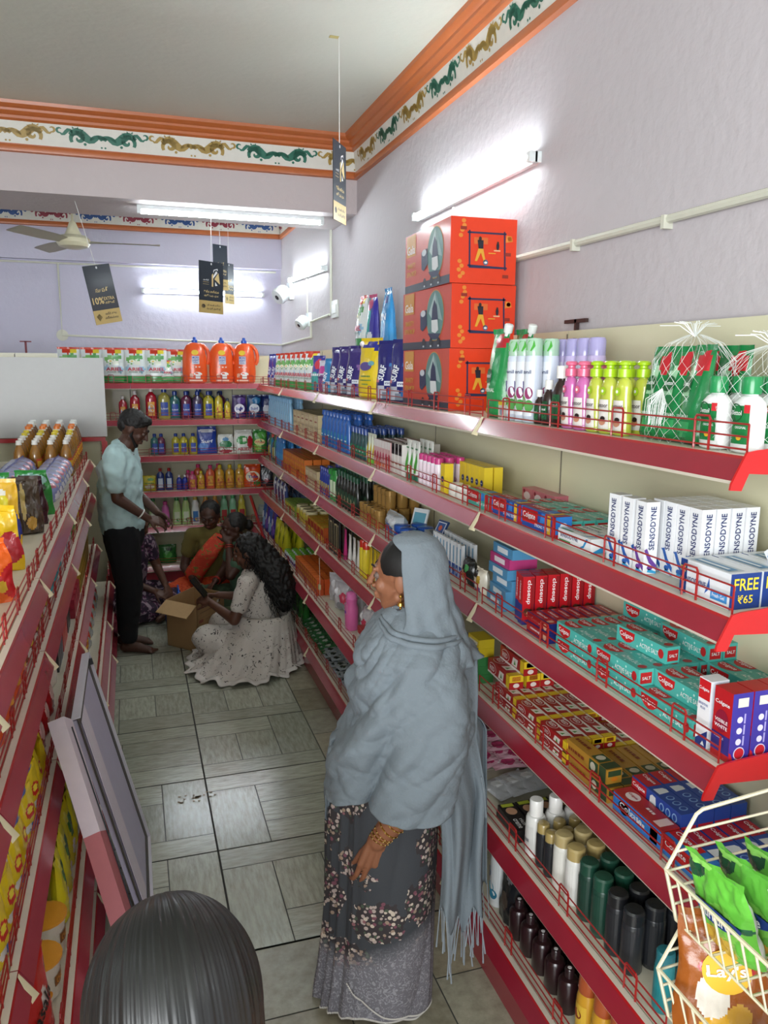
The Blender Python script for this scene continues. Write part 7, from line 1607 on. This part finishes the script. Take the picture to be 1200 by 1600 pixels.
# floral blouse collar
m = MB(); m.tube([Vector((.0+.062*cos(a), -.058+.062*sin(a), 1.272)) for a in [2*pi*i/20 for i in range(20)]], .012, sar, 8, closed=True); m.build('blouse_collar', W_)
gold_m = M('#b98a3c', .25, metal=.85, coat=.3)
ear = HF @ Vector((-.083*.97,-.010,-.045))
m = MB(); m.ball(ear, .0055, gold_m, 10, 8); m.tube([ear, ear-V(0,0,.014)], .0014, gold_m, 6); m.lathe([(.002,-.008),(.008,-.012),(.010,-.02),(.004,-.024)], gold_m, 12)
k0 = len(m.v)-48; m.v[k0:] = [tuple(Vector(v)+ear-V(0,0,.006)) for v in m.v[k0:]]; m.ball(ear-V(0,0,.034), .004, gold_m, 8, 6); m.build('earring', W_)
ax = (WR-EL).normalized(); e1 = ax.orthogonal().normalized(); e2 = ax.cross(e1)
for k, t in enumerate((.68,.72,.80,.88,.92,.96)):
    c = EL.lerp(WR, t)+ax*.004; rr = .0375-.010*(t-.68)/.3; tl = ax*.006*sin(k)
    m = MB(); m.tube([c+e1*rr*cos(a)+e2*rr*sin(a)+tl*cos(a) for a in [2*pi*i/26 for i in range(26)]], .0022 if k % 2 else .003, gold_m, 6, closed=True)
    for i in range(26): 
        if i % 2: a = 2*pi*i/26; m.ball(c+e1*(rr+.001)*cos(a)+e2*(rr+.001)*sin(a)+tl*cos(a), .0030, M('#e2c27a', .2, metal=.7), 6, 4)
    m.build('bangle', W_)

# ---------------------------------------------------------------- standing man
Mn = empty('person', (-.065,5.50,0), radians(-103)); tag(Mn, 'standing barefoot man in pale aqua t-shirt and black trousers', 'person')
MF = head_frame((0,.075,1.540), radians(6), radians(-32)); ms = skin('#4f3226')
def mbody(mb, m):
    head(mb, MF, m, .98); chain(mb, [(0,.055,1.49),(0,.0,1.40),(0,-.03,1.25),(0,-.035,1.0),(0,-.02,.86)], [.055,.07,.12,.115,.12], m)
    for e, el, wr in ((1,(.20,-.005,1.10),(.13,.165,.955)),(-1,(-.20,.0,1.10),(-.02,.20,.965))):
        bone(mb, (0,-.01,1.38), (e*.165,-.02,1.36), .06, .055, m); chain(mb, [(e*.185,-.02,1.35), el, wr], [.050,.040,.026], m)
        hand(mb, wr, V(-e*.35,.75,-.3), V(-e*.5,-.1,-.7), e, m, .17, .55)
    for e, y in ((1,.0),(-1,-.06)):
        chain(mb, [(e*.085,y-.02,.85),(e*.08,y+.03,.46),(e*.075,y-.01,.09)], [.095,.062,.042], m)
        chain(mb, [(e*.075,y-.04,.040),(e*.085,y+.05,.040),(e*.095,y+.13,.022)], [.035,.034,.026], m)
        for k in range(5): bone(mb, (e*(.072+.013*k),y+.135,.018), (e*(.068+.016*k),y+.175-.006*k,.014), .012-.001*k, .010-.001*k, m, 8)
blob('body', Mn, mbody, ms, .0065, 2); face_bits(Mn, MF, .98)
def mshirt(mb, m):
    chain(mb, [(0,-.01,1.39),(0,-.035,1.25),(0,-.04,1.05),(0,-.03,.90)], [.085,.142,.148,.150], m, 18)
    for e in (-1,1):
        chain(mb, [(0,-.02,1.37),(e*.16,-.02,1.365),(e*.195,-.015,1.27),(e*.205,-.01,1.19)], [.085,.078,.074,.066], m, 14)
        bone(mb, (e*.07,-.03,1.28), (e*.06,-.03,.905), .125, .125, m, 16)
blob('t_shirt', Mn, mshirt, cloth('#b4d2d3', .12), .010, 3, .030, .07)
def mtrous(mb, m):
    bone(mb, (0,-.02,.88), (0,-.02,.80), .13, .13, m)
    for e, y in ((1,.0),(-1,-.06)): chain(mb, [(e*.08,y-.02,.84),(e*.082,y+.02,.46),(e*.078,y-.01,.115)], [.118,.085,.058], m)
blob('trousers', Mn, mtrous, cloth('#101216', .1), .010, 3, .014, .08)
def mhair(mb, m):
    r3 = MF.to_3x3(); mb.ball(MF @ V(0,-.022,.040), .092, m, 18, 12, (.90,1.06,.92), rot=r3); mb.ball(MF @ V(0,.045,.085), .045, m, 14, 8, (1.2,.9,.7), rot=r3); mb.ball(MF @ V(0,-.06,.0), .065, m, 14, 8, (1.05,.8,.9), rot=r3)
blob('hair', Mn, mhair, hair_m, .006, 1, .012, .012)
def mbeard(mb, m):
    for e in (-1,1): bone(mb, MF @ V(e*.020,.062,-.090), MF @ V(e*.062,.010,-.045), .016, .013, m); bone(mb, MF @ V(e*.062,.01,-.045), MF @ V(e*.068,.002,.0), .012, .010, m)
    bone(mb, MF @ V(-.018,.088,-.048), MF @ V(.018,.088,-.048), .006, .006, m); mb.ball(MF @ V(0,.066,-.094), .019, m, 12, 8)
blob('beard', Mn, mbeard, hair_m, .005, 1)
m = MB(); c = V(.20,-.005,1.10).lerp(V(.13,.165,.955), .78); d = (V(.13,.165,.955)-V(.20,-.005,1.10)).normalized(); a1 = d.orthogonal().normalized(); a2 = d.cross(a1)
m.tube([c+a1*.033*cos(a)+a2*.033*sin(a) for a in [2*pi*i/20 for i in range(20)]], .005, M('#dfe0dc', .5), 8, closed=True); m.build('wrist_band', Mn)

# ---------------------------------------------------------------- seated people
def seated(label, loc, yaw, s, skinc, top_m, low_m, headyaw=0, headpitch=-.3, lean=.10, arms=None, legs='cross', hair='bun', extra=None, sleeve=.5, hips=.13):
    t = empty('person', loc, yaw); t.scale = (s,s,s); tag(t, label, 'person')
    F = head_frame((0,lean+.035,.735), headyaw, headpitch); sm = skin(skinc)
    A = arms or {1: ((.20,.10,.34),(.10,.30,.25)), -1: ((-.20,.10,.34),(-.10,.30,.25))}
    def fb(mb, m):
        head(mb, F, m, .95); chain(mb, [(0,lean+.02,.69),(0,lean*.9,.60),(0,lean*.6,.45),(0,0,.15)], [.048,.055,.10,.13], m)
        for e in (1,-1):
            el, wr = A[e]; bone(mb, (0,lean*.9,.575), (e*.14,lean*.9,.555), .052, .05, m); chain(mb, [(e*.16,lean*.9,.545), el, wr], [.045,.038,.025], m)
            hand(mb, wr, (Vector(wr)-Vector(el)).normalized()+V(0,.2,-.1), V(-e*.4,-.1,-.8), e, m, .16, .5)
        if legs == 'cross':
            for e in (1,-1): chain(mb, [(e*.09,.03,.11),(e*.30,.26,.10),(e*-.02,.40,.06)], [.09,.06,.04], m); bone(mb, (e*-.02,.40,.05), (e*-.14,.42,.035), .035, .024, m)
        else:
            for e in (1,-1): chain(mb, [(e*.09,.03,.11),(e*.14,.34,.16),(e*.20,.10,.05)], [.09,.06,.04], m); bone(mb, (e*.20,.10,.045), (e*.20,.0,.035), .033, .024, m)
    blob('body', t, fb, sm, .008, 2)
    face_bits(t, F, .95)
    def ft(mb, m):
        chain(mb, [(0,lean*.9,.565),(0,lean*.65,.46),(0,.02,.26),(0,0,.14)], [.085,.128,.130,.15], m, 16)
        for e in (1,-1):
            el = Vector(A[e][0]); sh = V(e*.155,lean*.9,.55); bone(mb, (0,lean*.9,.565), sh, .07, .068, m); bone(mb, sh, sh.lerp(el, sleeve), .066, .058, m)
    blob('top', t, ft, top_m, .009, 3, .016, .07)
    def fl_(mb, m):
        bone(mb, (0,-.03,.13), (0,.05,.12), hips+.03, hips+.01, m)
        if legs == 'cross':
            for e in (1,-1): chain(mb, [(e*.10,.0,.12),(e*.30,.26,.11),(e*.03,.36,.085)], [.125,.098,.075], m)
            bone(mb, (-.1,.2,.07), (.1,.2,.07), .07, .07, m)
        else:
            for e in (1,-1): chain(mb, [(e*.10,.0,.12),(e*.14,.34,.16),(e*.20,.06,.08)], [.13,.10,.08], m)
    blob('skirt', t, fl_, low_m, .010, 3, .024, .08)
    def fh(mb, m):
        r3 = F.to_3x3(); mb.ball(F @ V(0,-.024,.024), .088, m, 18, 12, (.92,1.03,.98), rot=r3)
        if hair == 'bun': mb.ball(F @ V(0,-.12,-.02), .045, m, 14, 10, (1,.8,1), rot=r3)
        elif hair == 'plait': chain(mb, [F @ V(0,-.10,-.02), V(0,lean-.12,.55), V(0,lean-.13,.30)], [.05,.035,.018], m)
    blob('hair', t, fh, hair_m, .006, 1, .006, .015)
    if extra: extra(t, F, A)
    return t
def pattern(base, cols, scale, thr=.5, rough=.8):
    m = bpy.data.materials.new('printed_cloth'); m.use_nodes = True; nt = m.node_tree; P_ = nt.nodes['Principled BSDF']; N = nt.nodes.new; Lk = nt.links.new
    tc = N('ShaderNodeTexCoord'); nz = N('ShaderNodeTexNoise'); nz.inputs['Scale'].default_value = scale; nz.inputs['Detail'].default_value = 1.5; nz.inputs['Distortion'].default_value = 1.5; Lk(tc.outputs['Object'], nz.inputs['Vector'])
    cr = N('ShaderNodeValToRGB'); cr.color_ramp.interpolation = 'CONSTANT'; e = cr.color_ramp.elements; e[0].color = (*srgb(base),1); e[1].position = thr; e[1].color = (*srgb(cols[0]),1)
    for i, c in enumerate(cols[1:]): q = e.new(min(.98, thr+.05*(i+1))); q.color = (*srgb(c),1)
    Lk(nz.outputs['Fac'], cr.inputs[0]); Lk(cr.outputs[0], P_.inputs['Base Color']); P_.inputs['Roughness'].default_value = rough
    return m
def bangles(t, A, cols):
    for e in (1,-1):
        el, wr = map(Vector, A[e]); d = (wr-el).normalized(); a1 = d.orthogonal().normalized(); a2 = d.cross(a1)
        for k in range(2): c = el.lerp(wr, .86+.06*k); MB().tube([c+a1*.032*cos(a)+a2*.032*sin(a) for a in [2*pi*i/18 for i in range(18)]], .0032, cols, 6, closed=True).build('bangle', t)
def pallu(col, col2):
    def ex(t, F, A):
        def fb(mb, m):
            for k in range(3): chain(mb, [(-.14+.02*k,.02,.60),(-.12+.035*k,.145,.55),(-.02+.04*k,.215,.42),(.10+.03*k,.19,.26),(.13,.12,.18)], [.026,.038,.045,.05,.05], m)
        blob('sari_pallu', t, fb, pattern(col, ['#d0502a', col2], 22, .56), .009, 3, .012, .05)
        bangles(t, A, M('#d8c8a0', .3, metal=.4))
    return ex
# woman in orange sari facing the carton
seated('seated woman in orange sari and olive blouse, looking down', (.60,6.60,0), radians(168), 1.02, '#4a2c20', cloth('#6a5e2c', .1), pattern('#c8441c', ['#d8692c','#b83418'], 26, .52), radians(-8), -.45, .10,
       {1: ((.22,.12,.30),(.05,.34,.16)), -1: ((-.20,.14,.32),(-.02,.36,.18))}, extra=pallu('#c23a20', '#7a6c2c'))
seated('seated woman in green sari with one hand raised to her face', (.82,6.00,0), radians(98), 1.0, '#4a2c20', cloth('#4c6a52', .12), cloth('#3a4a34', .15), 0, -.2, .08,
       {1: ((.20,.14,.36),(.05,.26,.30)), -1: ((-.19,.20,.40),(-.06,.17,.62))}, legs='side', extra=lambda t, F, A: bangles(t, A, M('#b03428', .4)))
seated('person sitting behind the man in dark purple floral dress', (-.10,6.38,0), radians(-132), 1.0, '#5a3828', pattern('#2c1c30', ['#6a3a5c','#8c7a84'], 17, .52), pattern('#2c1c30', ['#6a3a5c','#9a8a92'], 17, .52), 0, -.3, .10,
       {1: ((.22,.16,.34),(.08,.34,.24)), -1: ((-.20,.14,.34),(-.05,.34,.26))})
# girl in the white dress, back to the camera
def girl_extra(t, F, A):
    cm = hair_m; m = MB(); rr = random.Random(3)
    def scalp(mb, mm):
        r3 = F.to_3x3(); mb.ball(F @ V(0,-.03,.03), .090, mm, 18, 12, (1.,1.1,1.), rot=r3); chain(mb, [F @ V(0,-.06,.0), V(0,-.10,.60), V(.01,-.14,.46), V(.02,-.15,.36)], [.09,.105,.095,.04], mm)
    blob('curly_hair', t, scalp, cm, .010, 1, .05, .022)
    for k in range(230):
        a = rr.uniform(0, 2*pi); st = rr.uniform(0,1); base = (F @ V(.09*cos(a),-.05+.09*sin(a),.05)).lerp(V(.09*cos(a),-.13+.07*sin(a)-.02,.45), st)
        L = rr.uniform(.10,.22); pts = []; rs = []; ph = rr.uniform(0,6); am = rr.uniform(.006,.013)
        for i in range(14):
            q = i/13; pts.append(base+Vector((am*cos(ph+q*16), am*sin(ph+q*16)-.02*q, -L*q))+Vector((cos(a),sin(a)-.2,0))*.02*q)
            rs.append(.0035*(1-q*.7))
        m.tube(pts, 0, cm, 4, rs=rs)
    m.build('curls', t)
    # phone in her hand and tiered dress spread on the floor
    dm = pattern('#c9c2ba', ['#c9c2ba','#3c3836'], 42, .60)
    def dress(u, v):
        a = u*2*pi; rx, ry = .17+.25*v**.8, .16+.20*v**.8; z = .30*(1-v)**1.6+.012
        fo = .010*v*sin(a*13+3*sin(a*2))+.008*v*sin(a*29+2*sin(a*3))
        return Vector(((rx+fo)*cos(a)-.10*v, -.02+(ry+fo)*sin(a)+.10*v, z+.018*v*sin(a*13+1)+.012*(1-v)*sin(v*30)+.012))
    mm = MB(); mm.grid(dress, 160, 36, dm, wrapu=True); mm.grid(lambda u, v: dress(u, .97+.03*v)+Vector((0,0,.010*(1-v)))+Vector((cos(u*2*pi),sin(u*2*pi),0))*(.030*v+.010*sin(u*220)), 260, 3, M('#d2ccc6', .85), wrapu=True)
    o = mm.build('spread_dress', t, sharp=0); md = o.modifiers.new('thick','SOLIDIFY'); md.thickness = .003
    pmm = MB(); h = (Vector(A[1][1])+Vector(A[-1][1]))/2+V(0,.10,.04); pmm.obox(h, V(.036,0,0), V(0,.045,.06), V(0,-.003,.003), M('#15171a', .2)); 
gd = pattern('#c9c2ba', ['#c9c2ba','#3c3836'], 42, .60)
g_ = seated('seated girl in white printed dress with long curly black hair', (.775,5.08,0), radians(64), 1.0, '#5a3828', gd, gd, radians(8), -.35, .06,
       {1: ((.20,.16,.36),(.08,.34,.40)), -1: ((-.22,.12,.33),(-.05,.34,.38))}, legs='side', hair='none', extra=girl_extra, sleeve=.62, hips=.15)
pm = MB().obox((0,0,0), (.037,0,0), (0,.050,.058), (0,-.0035,.003), M('#15171a', .2)).build('mobile_phone'); pm.location = (.775-.44*sin(radians(64)), 5.08+.44*cos(radians(64)), .47); pm.rotation_euler = (0,0,radians(62)); tag(pm, 'dark mobile phone held by the girl in white', 'phone')

# ---------------------------------------------------------------- head at the bottom edge (seen from behind and above)
H_ = empty('person', (.012,.80,0), radians(6)); tag(H_, 'person at the bottom edge seen from behind, smooth black hair', 'person')
KF = head_frame((0,0,1.236), 0, radians(-6))
def kb(mb, m):
    head(mb, KF, m, 1.0); chain(mb, [(0,-.01,1.17),(0,-.02,1.08),(0,-.02,.95),(0,0,.70)], [.05,.055,.11,.12], m)
    for e in (1,-1):
        bone(mb, (0,-.02,1.04), (e*.15,-.02,1.03), .055, .05, m); chain(mb, [(e*.165,-.02,1.02),(e*.19,-.01,.78),(e*.18,.06,.57)], [.048,.038,.026], m); hand(mb, (e*.18,.06,.57), V(0,.15,-1), V(-e,0,0), 1, m, .16, .4)
        chain(mb, [(e*.08,0,.70),(e*.078,.02,.40),(e*.075,0,.07)], [.10,.06,.04], m); chain(mb, [(e*.075,-.03,.035),(e*.085,.13,.022)], [.034,.022], m)
blob('body', H_, kb, skin('#a5623c'), .008, 2); face_bits(H_, KF, 1.0)
hm2 = M('#101110', .45, coat=.08, var=.3, scale=40)
rr = random.Random(11)
st_ = [rr.uniform(-1,1) for _ in range(420)]
def smoothn(u): 
    x = u*len(st_); i = int(x) % len(st_); f = x-int(x); return st_[i]*(1-f)+st_[(i+1) % len(st_)]*f
def khair(u, v):
    a = u*2*pi; ph = v*pi*.60 if v < .75 else pi*.45
    # combed back from a parting a little right of centre: strands run along v
    k = min(v, .72)/.72; th_ = k*pi*.54
    rx, ry, rz = .096, .112, .112
    n_ = .0007*smoothn((u+.012*sin(v*3)) % 1)+.0010*smoothn((u*.31+.3) % 1)
    if v <= .72: p = Vector((rx*sin(th_)*cos(a), -.014+ry*sin(th_)*sin(a), .018+rz*cos(th_)))
    else:
        q = (v-.72)/.28; fr = max(0, sin(a)); p = Vector((rx*(1.0-.05*q+.03*sin(q*3))*cos(a), -.014+ry*(1.0-.06*q)*sin(a)*(1-.25*fr*q), .018-.014-q*.24*(1-.65*fr)))
    nn = Vector((cos(a)*.8, sin(a)*.8, .5)); nn.normalize()
    q_ = p+nn*(n_*min(1, k*2.5)+.001)
    if v <= .72:
        c0 = Vector((0,-.014,.018)); al = -radians(46)*(1-k*k); q_ = c0+Matrix.Rotation(al, 3, 'X') @ (q_-c0)
    return KF @ q_
m = MB(); m.grid(khair, 420, 44, hm2, wrapu=True); m.build('hair', H_, sharp=0)
def kt(mb, m):
    chain(mb, [(0,-.02,1.04),(0,-.01,.90),(0,0,.55)], [.10,.135,.14], m)
    for e in (1,-1): bone(mb, (0,-.02,1.05), (e*.155,-.02,1.02), .068, .064, m); bone(mb, (e*.16,-.02,1.02), (e*.18,-.015,.86), .062, .055, m)
blob('top', H_, kt, cloth('#7a4a5a', .1), .010, 3, .012, .08)
def kl(mb, m): chain(mb, [(0,0,.60),(0,0,.30),(0,0,.12)], [.15,.17,.16], m)
blob('skirt', H_, kl, cloth('#3a3440', .1), .012, 3, .02, .08)
